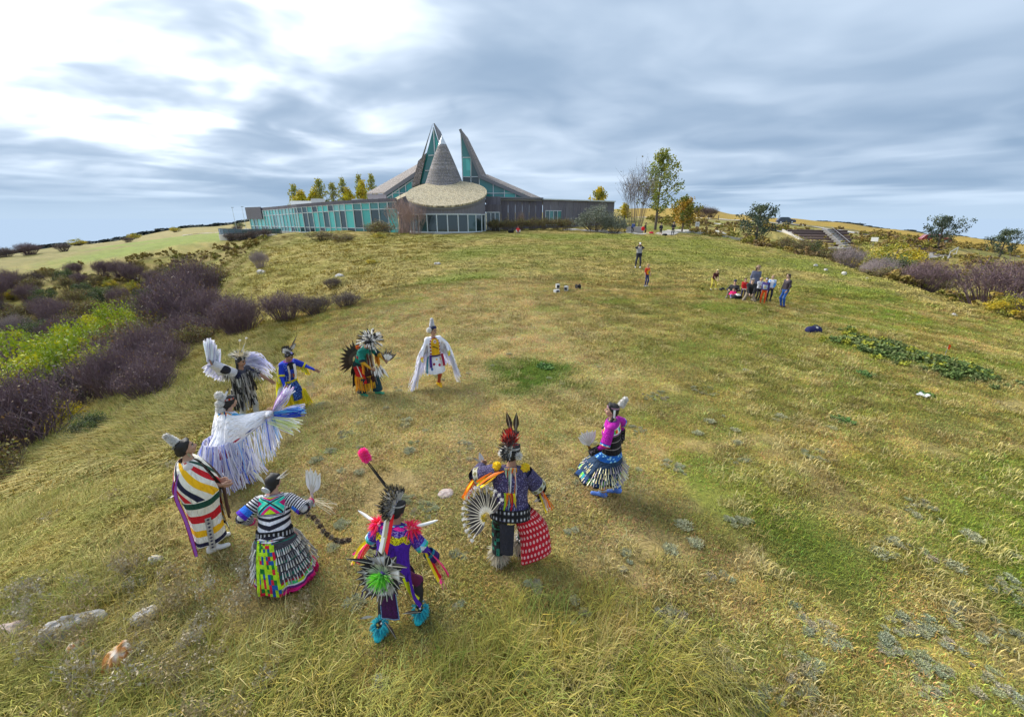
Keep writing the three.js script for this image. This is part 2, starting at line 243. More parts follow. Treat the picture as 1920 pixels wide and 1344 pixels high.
{
  const R = rng(77), short = [], mid = [], tall = [], tallFar = [], hay = [];
  for (let k = 0; k < 48000; k++) {
    const d = 1 + 26 * Math.pow(R(), 0.75), x = (R() * 2 - 1) * (1.33 * (d * 0.944 + 1.45) + 0.6);
    if (!inView(x, d, 0.6)) continue;
    const c = gcolor(x, -d).map((v) => v * (0.72 + 0.56 * R())), flow = fbm(x * 0.35 + 4, d * 0.35, 2) * 9, t = tallness(x, d);
    if (t > R()) { if (R() < 0.8) (d > 7 ? tallFar : tall).push([x, -d, flow + (R() - 0.5) * 1.4, 0.8 + R() * 0.6, 0.8 + R() * 0.6, mix3(c, R() < (d > 7 ? 0.5 : 0.22) ? [0.50, 0.41, 0.14] : R() < 0.6 ? [0.28, 0.26, 0.035] : [0.16, 0.20, 0.02], 0.65)]); }
    else if ((heightAt(x, -d) > -2.6 || x > 0) && soil(x, d) < R()) short.push([x, -d, flow + (R() - 0.5) * 2.5, 0.65 + R() * 0.5 + d * 0.025, 0.55 + R() * 0.6, c]);
  }
  for (let k = 0; k < 30000; k++) {
    const d = 24 + 50 * Math.pow(R(), 0.8), x = (R() * 2 - 1) * (1.33 * (d * 0.944 + 1.45) + 1); if (x > 40 || x < -42) continue; const y = heightAt(x, -d); if (y < -3) continue;
    const wild = (x < -5 ? smooth(-5, -12, x) : 0) * smooth(62, 55, d); const c = gcolor(x, -d);
    (R() < wild * 0.6 ? hay : mid).push([x, -d, R() * 7, 1.3 + R() * 1.3, (0.22 + R() * 0.25) * (d > 56 && x > -10 ? 0.6 : 1), c]);
  }
  const S = [1, 2, 3, 4, 5].map((i) => grassPatch(100 + i, 60, 0.26, 0.018, 0.06, 0.0065, 1.15, 6.3)), T = [1, 2, 3, 4, 5].map((i) => grassPatch(200 + i, 70, 0.2, 0.06, 0.21, 0.005, 1.15, 3.2)), M = [1, 2, 3].map((i) => grassPatch(300 + i, 40, 0.3, 0.04, 0.09, 0.02, 0.8, 6)), Hy = [1, 2, 3].map((i) => grassPatch(400 + i, 40, 0.3, 0.12, 0.3, 0.02, 0.7, 4));
  const clump = []; for (let k = 0; k < 9000; k++) { const d = 2 + 20 * Math.pow(R(), 0.8), x = (R() * 2 - 1) * (1.33 * (d * 0.944 + 1.45) + 0.4); if (x < -9 || tallness(x, d) > 0.5 || fbm(x * 0.7 + 61, d * 0.7, 3) < 0.46) continue; const q = R(); clump.push([x, -d, R() * 6.3, 0.6 + R() * 0.8 + d * 0.02, 0.6 + R() * 0.7, mix3(gcolor(x, -d), q < 0.4 ? [0.60, 0.50, 0.24] : q < 0.75 ? [0.22, 0.21, 0.03] : [0.32, 0.22, 0.09], 0.6)]); }
  scatterGrass('tuft_grass', 'scattered clumps of coarser grass on the trampled hilltop', [1, 2, 3].map((i) => grassPatch(150 + i, 40, 0.12, 0.03, 0.11, 0.007, 1.0, 6.3)), clump);
  scatterGrass('short_grass', 'short dry prairie grass trampled on the hilltop', S, short);
  scatterGrass('tall_grass', 'long bent prairie grass on the brow of the hill', T, tall);
  scatterGrass('slope_grass', 'long straw coloured grass leaning down the slope to the ravine', [1, 2, 3].map((i) => grassPatch(250 + i, 46, 0.26, 0.1, 0.32, 0.015, 1.0, 2.4)), tallFar);
  scatterGrass('lawn_grass', 'mown lawn grass between the dancers and the building', M, mid);
  scatterGrass('hay_grass', 'rough straw coloured grass on the bank below the building', Hy, hay);
}
// ---------------------------------------------------------------- building: visitor centre with a shingled cone, two glass spires and a long glazed wing
const P3 = (a) => V(a[0], a[1], a[2]);
function shingleTexture(base, seed, vary = 0.5) {
  const c = canvas(1024, 1024), g = c.getContext('2d'), R = rng(seed); g.fillStyle = `rgb(${base.map((v) => v * 0.55)})`; g.fillRect(0, 0, 1024, 1024);
  for (let r = 0; r < 32; r++) for (let x = -40; x < 1064;) { const w = 22 + R() * 34, k = 0.97 + (R() - 0.5) * vary, t = R() * 0.12; g.fillStyle = `rgb(${base[0] * k},${base[1] * k * (1 - t * 0.3)},${base[2] * k * (1 - t)})`; g.fillRect(x + 1.5, r * 32 + (R() - 0.5) * 6, w - 3, 27); x += w; }
  return texture(c, 1 / 4, 1 / 4);
}
const shGrey = shingleTexture([196, 188, 186], 3), shTan = shingleTexture([182, 172, 148], 9), shCone = shingleTexture([190, 184, 184], 13, 0.2);
const ROOF = new THREE.MeshStandardMaterial({ color: new THREE.Color().setRGB(0.55, 0.54, 0.56), map: shGrey, bumpMap: shGrey, bumpScale: 0.03, roughness: 0.9, side: THREE.DoubleSide }), ROOFTAN = new THREE.MeshStandardMaterial({ map: shTan, bumpMap: shTan, bumpScale: 0.03, roughness: 0.9, side: THREE.DoubleSide });
const FRAME = mat(0.62, 0.68, 0.70, 0.5), TRIM = mat(0.20, 0.20, 0.22, 0.7), CONCRETE = mat(0.46, 0.44, 0.41, 0.9), STEEL = mat(0.62, 0.65, 0.68, 0.35, { metalness: 0.6 });
const SIDING = [[0.175, 0.165, 0.19], [0.20, 0.19, 0.21], [0.155, 0.145, 0.175], [0.225, 0.215, 0.23], [0.165, 0.15, 0.165]].map((c, i) => {
  const cv = canvas(256, 512), g = cv.getContext('2d'), R = rng(40 + i); g.fillStyle = '#d8d6d8'; g.fillRect(0, 0, 256, 512);
  for (let k = 0; k < 900; k++) { const v = 150 + R() * 105; g.fillStyle = `rgba(${v},${v},${v * 1.02},0.35)`; g.fillRect(R() * 256, R() * 512 - 90, 1 + R() * 5, 40 + R() * 200); }
  const t = texture(cv, 0.5, 0.25); return new THREE.MeshStandardMaterial({ color: new THREE.Color().setRGB(c[0] * 1.28, c[1] * 1.3, c[2] * 1.34), map: t, bumpMap: t, bumpScale: 0.01, roughness: 0.85 });
});
const GLASS = [[0.04, 0.44, 0.39], [0.08, 0.58, 0.52], [0.03, 0.22, 0.21], [0.012, 0.035, 0.04], [0.02, 0.075, 0.08], [0.20, 0.55, 0.52]].map((c) => phys({ color: new THREE.Color().setRGB(...c), roughness: 0.12, clearcoat: 1, clearcoatRoughness: 0.03 }));  // opaque panes; bright teals have sky reflection and see-through light painted into the colour
// planar polygon with thickness along an offset vector; uv in metres along the face
function slab(pts, off, mt) {
  const p = pts.map(P3), o = P3(off), n = p.length, pos = [], uv = [];
  const e = V().subVectors(p[1], p[0]).normalize(), nn = V().crossVectors(e, V().subVectors(p[2], p[0])).normalize(), f = V().crossVectors(nn, e);
  const put = (v) => { pos.push(v.x, v.y, v.z); const q = V().subVectors(v, p[0]); uv.push(q.dot(e), q.dot(f)); };
  const q = p.map((v) => v.clone().add(o));
  for (let i = 1; i + 1 < n; i++) { [p[0], p[i], p[i + 1]].forEach(put); [q[0], q[i + 1], q[i]].forEach(put); }
  for (let i = 0; i < n; i++) { const j = (i + 1) % n; [p[i], q[i], q[j], p[i], q[j], p[j]].forEach(put); }
  const g = new THREE.BufferGeometry(); g.setAttribute('position', new THREE.Float32BufferAttribute(pos, 3)); g.setAttribute('uv', new THREE.Float32BufferAttribute(uv, 2)); g.computeVertexNormals(); return g;
}
function bar(a, b, w, t = w) { // box from a to b
  a = P3(a); b = P3(b); const d = V().subVectors(b, a), L = d.length(), g = new THREE.BoxGeometry(w, L, t), m = new THREE.Matrix4();
  const y = d.clone().normalize(); let z = V(0, 0, 1).addScaledVector(y, -y.z); if (z.lengthSq() < 1e-4) z = V(1, 0, 0); z.normalize(); const x = V().crossVectors(y, z);
  m.makeBasis(x, y, z).setPosition(a.add(b).multiplyScalar(0.5)); return g.applyMatrix4(m);
}
const BLD = thing('visitor_centre', 'low grey visitor centre with shingled cone, glass spires and long glazed wing', 'building', 0, 0, 0);
{
  const R = rng(12), lx = -9.8, lz = -65, LR = 5.72, plane = (z) => 7.78 + (-z - 65) * 0.345;
  // round lodge: wall band between windows and the tilted roof
  const N = 64, pos = [], uv = [], idx = [];
  for (let k = 0; k <= N; k++) { const a = k / N * Math.PI * 2, x = lx + Math.sin(a) * LR, z = lz + Math.cos(a) * LR; pos.push(x, 4.92, z, x, plane(z), z); uv.push(a * LR, 0, a * LR, plane(z) - 4.92); if (k) { const b = k * 2; idx.push(b - 2, b, b + 1, b - 2, b + 1, b - 1); } }
  const wg = new THREE.BufferGeometry(); wg.setAttribute('position', new THREE.Float32BufferAttribute(pos, 3)); wg.setAttribute('uv', new THREE.Float32BufferAttribute(uv, 2)); wg.setIndex(idx); wg.computeVertexNormals();
  part('lodge_wall', wg, SIDING[3], BLD);
  const sill = part('sill', new THREE.CylinderGeometry(LR + 0.12, LR + 0.2, 1.0, 64, 1), CONCRETE, BLD); sill.position.set(lx, 2.02, lz);
  const win = new THREE.Group(); win.name = 'window_band'; BLD.add(win);
  for (let k = -7; k <= 8; k++) {
    const a0 = (k - 0.5) * 0.262, a1 = (k + 0.5) * 0.262, p = (a, y, r = LR) => [lx + Math.sin(a) * r, y, lz + Math.cos(a) * r];
    part('pane', slab([p(a0, 2.52), p(a1, 2.52), p(a1, 4.92), p(a0, 4.92)], [-Math.sin(a0) * 0.05, 0, -Math.cos(a0) * 0.05]), GLASS[R() < 0.3 ? 4 : 3], win);
    part('mullion', bar(p(a0, 2.5, LR + 0.02), p(a0, 4.95, LR + 0.02), 0.13), FRAME, win);
    part('transom', bar(p(a0, 4.95, LR + 0.04), p(a1, 4.95, LR + 0.04), 0.13), FRAME, win); part('transom', bar(p(a0, 2.56, LR + 0.04), p(a1, 2.56, LR + 0.04), 0.12), FRAME, win);
  }
  // tilted disc roof with a dark eave
  const disc = (r, t, y) => { const g = new THREE.CylinderGeometry(r, r, t, 72, 1), P = g.attributes.position, U = g.attributes.uv; for (let i = 0; i < P.count; i++) { U.setXY(i, P.getX(i), P.getZ(i)); P.setXYZ(i, P.getX(i), P.getY(i) + y - P.getZ(i) * 0.345, P.getZ(i)); } g.computeVertexNormals(); return g.translate(lx, 7.9, lz); };
  part('disc_roof', disc(6.02, 0.22, 0.1), ROOFTAN, BLD); part('eave', disc(5.9, 0.28, -0.16), TRIM, BLD);
  // cone in stepped shingle courses
  const cone = new THREE.Group(); cone.name = 'cone_roof'; BLD.add(cone);
  const cr = (y) => y > 10 ? (16.95 - y) / 6.95 * 3.02 + 0.10 * Math.sin((y - 10) / 6.95 * Math.PI) : 3.02 + (10 - y) * 0.6;
  const CM = SIDING.slice(0, 0).concat([0.30, 0.26, 0.34, 0.28].map((v, i) => new THREE.MeshStandardMaterial({ color: new THREE.Color().setRGB(v * 1.98, v * 2.04, v * 2.2), map: shCone, bumpMap: shCone, bumpScale: 0.01, roughness: 0.9 })));
  for (let y = 8.2, k = 0; y < 15.5; y += 0.235, k++) { const g = new THREE.CylinderGeometry(cr(y + 0.25), cr(y) + 0.035, 0.26, 40, 1, true), U = g.attributes.uv; for (let i = 0; i < U.count; i++) U.setXY(i, U.getX(i) * 2 * Math.PI * cr(y) + k * 1.37, U.getY(i) * 0.118 + k * 0.125); const m = part('shingle_course', g, CM[Math.floor(R() * 4)], cone); m.position.set(-11.2, y + 0.13, -72); }
  const cap = part('cone_cap', new THREE.ConeGeometry(cr(15.5) + 0.05, 1.5, 24), STEEL, cone); cap.position.set(-11.2, 16.2, -72);
  // glass spires with shingled blades and the two shed roofs
  const pane = (pts, g, parent) => part('pane', slab(pts, [0, 0, -0.06]), GLASS[g], parent);
  const sr = new THREE.Group(); sr.name = 'spire'; BLD.add(sr);
  const A = [-8.38, 17.7, -74], B = [-8.25, 9.0, -74], C = [-5.59, 11.05, -74], mA = (t, a = A, c = C) => a.map((v, i) => v + (c[i] - v) * t);
  const yA = (y) => [-8.32, y, -74], yC = (y) => mA((17.7 - y) / 6.65);
  pane([yA(14.0), yC(14.0), A], 2, sr); pane([yA(11.05), mA(0.5, yA(11.05), C), yC(14.0), yA(14.0)], 0, sr); pane([mA(0.5, yA(11.05), C), C, yC(14.0)], 4, sr); pane([yA(9.2), [-5.6, 9.2, -74], C, yA(11.05)], 3, sr);
  pane([[-7.7, 12.0, -73.93], [-6.9, 12.0, -73.93], [-7.1, 13.6, -73.93], [-7.7, 13.8, -73.93]], 1, sr);
  for (const [a, b] of [[yA(9), A], [yA(14), yC(14)], [yA(11.05), C], [mA(0.5, yA(11.05), C), yC(14)], [mA(0.5, yA(9.2), [-5.6, 9.2, -74]), mA(0.5, yA(11.05), C)]]) part('mullion', bar([a[0], a[1], -73.9], [b[0], b[1], -73.9], 0.13), FRAME, sr);
  part('blade_roof', slab([[-8.5, 18.05, -73.7], [-5.45, 11.15, -73.7], [-4.65, 11.4, -80], [-7.8, 17.5, -78]], [0.16, 0.10, 0]), ROOF, sr);
  part('blade_edge', bar([-8.45, 18.1, -73.65], [-5.35, 11.0, -73.65], 0.42, 0.25), TRIM, sr);
  const E0 = [2.94, 7.62, -74];
  pane([[-5.5, 7.7, -74], [-3.2, 7.7, -74], [-3.2, 9.85, -74], [-5.5, 11.0, -74]], 2, sr);
  const slope = (x) => 11.05 + (x + 5.59) / (2.94 + 5.59) * (7.62 - 11.05);
  for (const [x0, x1, g0] of [[-3.2, -1.3, 2], [-1.3, 0.6, 0], [0.6, 2.0, 1]]) { pane([[x0, 8.5, -74], [x1, 8.5, -74], [x1, Math.max(8.52, slope(x1)), -74], [x0, slope(x0), -74]], g0, sr); pane([[x0, 7.66, -74], [x1, 7.66, -74], [x1, 8.5, -74], [x0, 8.5, -74]], g0 ? 2 : 0, sr); }
  for (const x of [-5.55, -3.2, -1.3, 0.6]) part('mullion', bar([x, 7.6, -73.9], [x, slope(x), -73.9], 0.12), FRAME, sr);
  part('mullion', bar([-4.9, 8.5, -73.9], [0.7, 8.5, -73.9], 0.1), FRAME, sr); part('mullion', bar([-5.2, 7.62, -73.88], [2.9, 7.62, -73.88], 0.16), FRAME, sr);
  part('shed_roof', slab([[-5.7, 11.25, -73.6], [3.3, 7.62, -73.6], [5.6, 8.1, -84], [-4.7, 12.2, -84]], [0, 0.2, 0]), ROOF, sr); part('eave', bar([-5.7, 11.15, -73.55], [3.2, 7.52, -73.55], 0.5, 0.2), TRIM, sr);
  part('rear_wall', slab([[-5.5, 7.3, -83.5], [5.2, 7.3, -83.5], [5.2, 8.0, -83.5], [-4.9, 12.0, -83.5]], [0, 0, -0.2]), SIDING[0], sr);
  part('rear_wall', slab([[5.3, 7.3, -74.2], [5.4, 7.3, -84], [5.4, 8.0, -84], [3.0, 7.55, -74.2]], [0.1, 0, 0]), SIDING[0], sr);
  const sl = new THREE.Group(); sl.name = 'spire'; BLD.add(sl);
  const LA = [-12.78, 18.5, -74];
  pane([[-15.9, 10, -74], [-11.2, 10, -74], [-11.4, 13.9, -74], LA], 2, sl); pane([[-12.6, 13.2, -73.93], [-11.75, 13.2, -73.93], [-12.2, 16.3, -73.93], [-12.62, 17, -73.93]], 0, sl);
  for (const [a, b] of [[[-12.8, 18.4], [-12.9, 10]], [[-13.9, 14.3], [-11.6, 14.4]], [[-14.6, 12.0], [-11.2, 12.1]]]) part('mullion', bar([...a, -73.88], [...b, -73.88], 0.16), FRAME, sl);
  part('blade_roof', slab([[-12.85, 18.9, -73.6], [-16.9, 9.6, -73.6], [-17.6, 9.6, -77], [-16.2, 14.2, -80]], [0.08, 0.15, 0]), TRIM, sl);
  part('blade_roof', slab([[-14.1, 14.6, -73.2], [-15.6, 9.9, -73.2], [-17.0, 9.4, -73.4], [-15.6, 13.4, -73.4]], [0, 0, -0.3]), ROOF, sl);
  part('blade_roof', slab([[-12.7, 18.9, -73.6], [-11.2, 13.2, -73.6], [-10.6, 13.0, -79], [-12.4, 18.4, -78]], [0.12, 0.1, 0]), TRIM, sl);
  part('shed_roof', slab([[-16.1, 12.1, -75.6], [-16.5, 14.5, -83], [-28.3, 8.9, -84], [-22.1, 8.5, -75.6]], [0, 0.22, 0]), ROOF, sl);
  part('eave', bar([-15.9, 12.05, -75.5], [-22.2, 8.4, -75.5], 0.6, 0.2), TRIM, sl);
  part('end_wall', slab([[-22.1, 7.0, -75.7], [-28.2, 7.0, -84], [-28.2, 8.85, -84], [-22.1, 8.45, -75.7]], [0.1, 0, -0.1]), SIDING[0], sl);
  for (let k = 0; k < 5; k++) { const x0 = -16.2 - k * 1.2, x1 = x0 - 1.2, f = (x) => 11.6 + (x + 16.2) * 0.585; pane([[x1, 7, -75.9], [x0, 7, -75.9], [x0, f(x0), -75.9], [x1, Math.max(7.1, f(x1)), -75.9]], k % 2 ? 0 : 2, sl); part('mullion', bar([x0, 7, -75.8], [x0, f(x0), -75.8], 0.13), FRAME, sl); }
  part('mullion', bar([-22, 7.9, -75.78], [-16, 11.5, -75.78], 0.16), FRAME, sl); part('mullion', bar([-21, 8.6, -75.77], [-16.2, 8.7, -75.77], 0.1), FRAME, sl);
  part('rear_wall', slab([[-28, 7, -83.4], [-16.5, 7, -83.4], [-16.5, 14.3, -83.4]], [0, 0, -0.2]), SIDING[0], sl);
  part('low_roof', slab([[-22.2, 6.9, -75.4], [-15.4, 9.4, -72.6], [-15.1, 8.2, -67.5], [-17.2, 7.2, -67]], [0, 0.2, 0]), ROOFTAN, BLD);
  part('gable_wall', slab([[-17.9, 2.0, -67.05], [-15.2, 2.0, -66.4], [-15.1, 8.3, -66.9], [-17.9, 7.2, -67.1]], [0, 0, -0.3]), SIDING[4], BLD);
  // panelled walls beside the lodge
  const panels = (pts, n, y0, y1, ids) => { const w = new THREE.Group(); w.name = 'panel_wall'; BLD.add(w); for (let i = 0; i + 1 < pts.length; i++) for (let k = 0; k < n[i]; k++) { const t = (q) => [mix(pts[i][0], pts[i + 1][0], q), mix(pts[i][1], pts[i + 1][1], q)], g = 0.012, [xa, za] = t((k + g) / n[i]), [xb, zb] = t((k + 1 - g) / n[i]), dz = (R() - 0.5) * 0.03; part('panel', slab([[xa, y0, za + dz], [xb, y0, zb + dz], [xb, y1, zb + dz], [xa, y1, za + dz]], [0, 0, -0.25]), SIDING[ids[Math.floor(R() * ids.length)]], w); } return w; };
  panels([[-4.2, -69.5], [2.9, -72], [5.15, -72.2]], [6, 2], 2.2, 7.5, [0, 2, 4, 0]);
  panels([[5.2, -72], [19.1, -80]], [10], 2.2, 7.35, [1, 3, 3, 1]);
  part('parapet', bar([-4.3, 7.6, -69.4], [5.2, 7.6, -72.1], 0.22, 0.4), TRIM, BLD); part('parapet', bar([5.2, 7.45, -71.9], [19.2, 7.4, -79.9], 0.18, 0.4), FRAME, BLD);
  part('flat_roof', slab([[-4.2, 7.4, -69.6], [5.2, 7.4, -72.2], [19.1, 7.3, -80], [19.1, 7.3, -92], [-4.2, 7.4, -92]], [0, -0.2, 0]), mat(0.3, 0.29, 0.28), BLD);
  part('end_wall', slab([[19.15, 2, -80], [19.15, 2, -92], [19.15, 7.3, -92], [19.15, 7.3, -80]], [-0.2, 0, 0]), SIDING[3], BLD);
  const wd = new THREE.Group(); wd.name = 'window'; BLD.add(wd);
  for (let k = 0; k < 4; k++) { const x0 = 5.7 + k * 0.72, z = (x) => -72 - (x - 5.2) * 0.5755 + 0.08; pane([[x0, 3.4, z(x0)], [x0 + 0.68, 3.4, z(x0 + 0.68)], [x0 + 0.68, 5.6, z(x0 + 0.68)], [x0, 5.6, z(x0)]], k % 2 ? 2 : 4, wd); part('mullion', bar([x0, 3.3, z(x0) + 0.05], [x0, 5.65, z(x0) + 0.05], 0.09), FRAME, wd); }
  for (const y of [3.35, 5.65]) part('mullion', bar([5.7, y, -72.2], [8.55, y, -73.84], 0.11), FRAME, wd);
  // entrance
  const en = new THREE.Group(); en.name = 'entrance'; BLD.add(en);
  part('canopy', new THREE.BoxGeometry(2.4, 1.1, 3.2).translate(-2.95, 5.9, -67.6), SIDING[4], en); part('canopy', new THREE.BoxGeometry(2.2, 1.2, 3).translate(-2.95, 7.0, -68.2), SIDING[0], en);
  for (let k = 0; k < 3; k++) { const x = -3.95 + k * 0.66; pane([[x, 2.4, -66.1], [x + 0.62, 2.4, -66.1], [x + 0.62, 5.25, -66.1], [x, 5.25, -66.1]], k === 2 ? 4 : 3, en); part('door_frame', bar([x, 2.3, -66.0], [x, 5.3, -66.0], 0.1), FRAME, en); }
  part('door_frame', bar([-1.96, 2.3, -66.0], [-1.96, 5.3, -66.0], 0.1), FRAME, en); part('door_frame', bar([-4, 5.3, -66.0], [-1.9, 5.3, -66.0], 0.12), FRAME, en); part('door_handle', bar([-3.2, 3.5, -65.92], [-3.2, 4.1, -65.92], 0.06), STEEL, en);
  part('side_wall', slab([[-1.9, 2, -66.1], [-1.9, 2, -70.2], [-1.9, 6.4, -70.2], [-1.9, 6.4, -66.1]], [-0.12, 0, 0]), SIDING[2], en);
  // long glazed wing, facet by facet
  const plan = [[-57.3, -92.5], [-51.6, -88.2], [-41.4, -80.2], [-39.6, -78.6], [-28.2, -72.0], [-18.1, -67.2]], nC = [4, 9, 2, 9, 6], cw = new THREE.Group(); cw.name = 'curtain_wall'; BLD.add(cw);
  const base = 2.05, top = (x) => mix(5.95, 6.85, smooth(-57, -18, x));
  for (let f = 0; f < 5; f++) for (let k = 0; k < nC[f]; k++) {
    const q = (t) => { const u = (k + t) / nC[f]; return [mix(plan[f][0], plan[f + 1][0], u), mix(plan[f][1], plan[f + 1][1], u)]; }, [xa, za] = q(0), [xb, zb] = q(1), ys = [base, base + 0.85, top(xa) - 1.0, top(xa)];
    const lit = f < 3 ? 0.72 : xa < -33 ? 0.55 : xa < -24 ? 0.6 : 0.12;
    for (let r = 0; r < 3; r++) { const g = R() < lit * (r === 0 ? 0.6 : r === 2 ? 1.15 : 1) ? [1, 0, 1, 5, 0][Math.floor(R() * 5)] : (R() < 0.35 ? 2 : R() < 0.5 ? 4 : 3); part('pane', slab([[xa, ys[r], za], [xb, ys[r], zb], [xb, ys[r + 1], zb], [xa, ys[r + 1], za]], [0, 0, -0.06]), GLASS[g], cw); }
    part('mullion', bar([xa, base - 0.1, za + 0.06], [xa, ys[3] + 0.05, za + 0.06], 0.15), FRAME, cw);
    for (const y of [base, base + 0.85, ys[2], ys[3]]) part('transom', bar([xa, y, za + 0.05], [xb, y, zb + 0.05], 0.11, 0.1), FRAME, cw);
    part('fascia', slab([[xa, ys[3] + 0.02, za + 0.14], [xb, top(xb) + 0.02, zb + 0.14], [xb, top(xb) + 0.55, zb + 0.14], [xa, ys[3] + 0.55, za + 0.14]], [0, 0, -0.5]), SIDING[[0, 2, 4][k % 3]], cw);
    part('plinth', slab([[xa, 0.4, za + 0.1], [xb, 0.4, zb + 0.1], [xb, base, zb + 0.1], [xa, base, za + 0.1]], [0, 0, -0.3]), CONCRETE, cw);
  }
  for (const [x, z, w] of [[-54, -90.2, 6.2]]) part('tower_band', slab([[-58, 4.3, -92.9], [-51.9, 4.3, -88.25], [-51.9, 6.7, -88.25], [-58, 6.7, -92.9]], [0, 0, 0.25]), SIDING[2], BLD);
  part('flat_roof', slab([...plan.map(([x, z]) => [x, top(x) + 0.25, z - 0.2]), [-18, 7.0, -95], [-57, 6.2, -100]], [0, -0.2, 0]), mat(0.34, 0.33, 0.32), BLD);
  part('end_wall', slab([[-57.4, 0.5, -92.6], [-57.2, 0.5, -100], [-57.2, 6.3, -100], [-57.4, 6.3, -92.6]], [0.2, 0, 0]), SIDING[2], BLD);
  for (const [x, z, w, h] of [[-28.5, -80, 2.2, 0.9], [-24.3, -80, 2.6, 1.0], [-37.5, -83, 2.0, 1.1]]) part('roof_unit', new THREE.BoxGeometry(w, h, 1.6).translate(x, 7.1 + h / 2 - 0.2, z), mat(0.62, 0.62, 0.6, 0.6), BLD);
  part('roof_unit', slab([[-44.5, 6.7, -86], [-41.2, 6.7, -86], [-40.2, 7.8, -87], [-45, 7.8, -87]], [0, 0, -0.8]), mat(0.55, 0.56, 0.56, 0.6), BLD);
  for (const x of [-62.2, -60]) { /* flag poles beyond the wing */ const fp = thing('light_mast', 'thin light mast standing beyond the end of the glazed wing', 'mast', x * 1.35, heightAt(x * 1.35, -128), -128, 0, 'light masts beyond the glazed wing'); part('pole', new THREE.CylinderGeometry(0.04, 0.07, 7, 8).translate(0, 3.5, 0), STEEL, fp); part('lamp_head', new THREE.BoxGeometry(0.6, 0.12, 0.3).translate(0.15, 7, 0), TRIM, fp); }
}
// terrace at the end of the wing
{
  const cx = -50.2, cz = -80.5, y = 1.55, t = thing('terrace', 'curved concrete terrace with railing at the end of the glazed wing', 'terrace', cx, y, cz);
  part('deck', new THREE.CylinderGeometry(4.6, 4.6, 1.0, 40).scale(1.25, 1, 0.8).translate(0, -0.5, 0), mat(0.50, 0.46, 0.42), t);
  for (let k = 0; k < 18; k++) { const a = -2.3 + k * 0.24, p = (b, h) => [Math.sin(b) * 5.6, h, Math.cos(b) * 3.55]; part('railing_post', bar(p(a, -0.05), p(a, 1.1), 0.06), TRIM, t); if (k < 17) { for (const h of [0.35, 0.7, 1.08]) part('railing', bar(p(a, h), p(a + 0.24, h), 0.045), TRIM, t); part('railing_glass', slab([p(a, 0.1), p(a + 0.24, 0.1), p(a + 0.24, 1.0), p(a, 1.0)], [0, 0, -0.02]), GLASS[4], t); } }
  for (const [x, z] of [[-2.6, 0.6], [0.2, 1.2], [2.6, 0.2]]) { const g = thing('patio_table', 'dark patio table with benches on the railed terrace', 'table', cx + x, y, cz + z, x, 'patio tables on the terrace'); part('table_top', new THREE.BoxGeometry(1.5, 0.07, 0.8).translate(0, 0.74, 0), TRIM, g); for (const s of [-1, 1]) { part('bench', new THREE.BoxGeometry(1.5, 0.06, 0.28).translate(0, 0.45, s * 0.7), TRIM, g); part('leg', new THREE.BoxGeometry(0.07, 0.74, 1.5).translate(s * 0.55, 0.37, 0), TRIM, g); } }
}
// ---------------------------------------------------------------- trees and shrubs
const BARK = [0.13, 0.105, 0.085], PURPLE = [0.185, 0.125, 0.14];
const jitter = (c, R, a = 0.3) => { const k = 1 - a / 2 + R() * a; return [c[0] * k * (0.93 + R() * 0.14), c[1] * k, c[2] * k * (0.9 + R() * 0.2)]; };
function leaf(s, p, size, R, col) {
  const a = V(R() - 0.5, R() - 0.5, R() - 0.5).normalize(), b = V(R() - 0.5, R() - 0.5, R() - 0.5).cross(a).normalize(), w = size * 0.42;
  const i0 = s.v(p.x - a.x * size / 2, p.y - a.y * size / 2, p.z - a.z * size / 2, col), i1 = s.v(p.x + b.x * w, p.y + b.y * w, p.z + b.z * w, col), i2 = s.v(p.x + a.x * size / 2, p.y + a.y * size / 2, p.z + a.z * size / 2, col), i3 = s.v(p.x - b.x * w, p.y - b.y * w, p.z - b.z * w, col);
  s.q(i0, i1, i2, i3);
}
const LEAFM = phys({ vertexColors: true, roughness: 0.8, side: THREE.DoubleSide, transmission: 0.28, thickness: 0 }), WOODM = vmat(0.95);
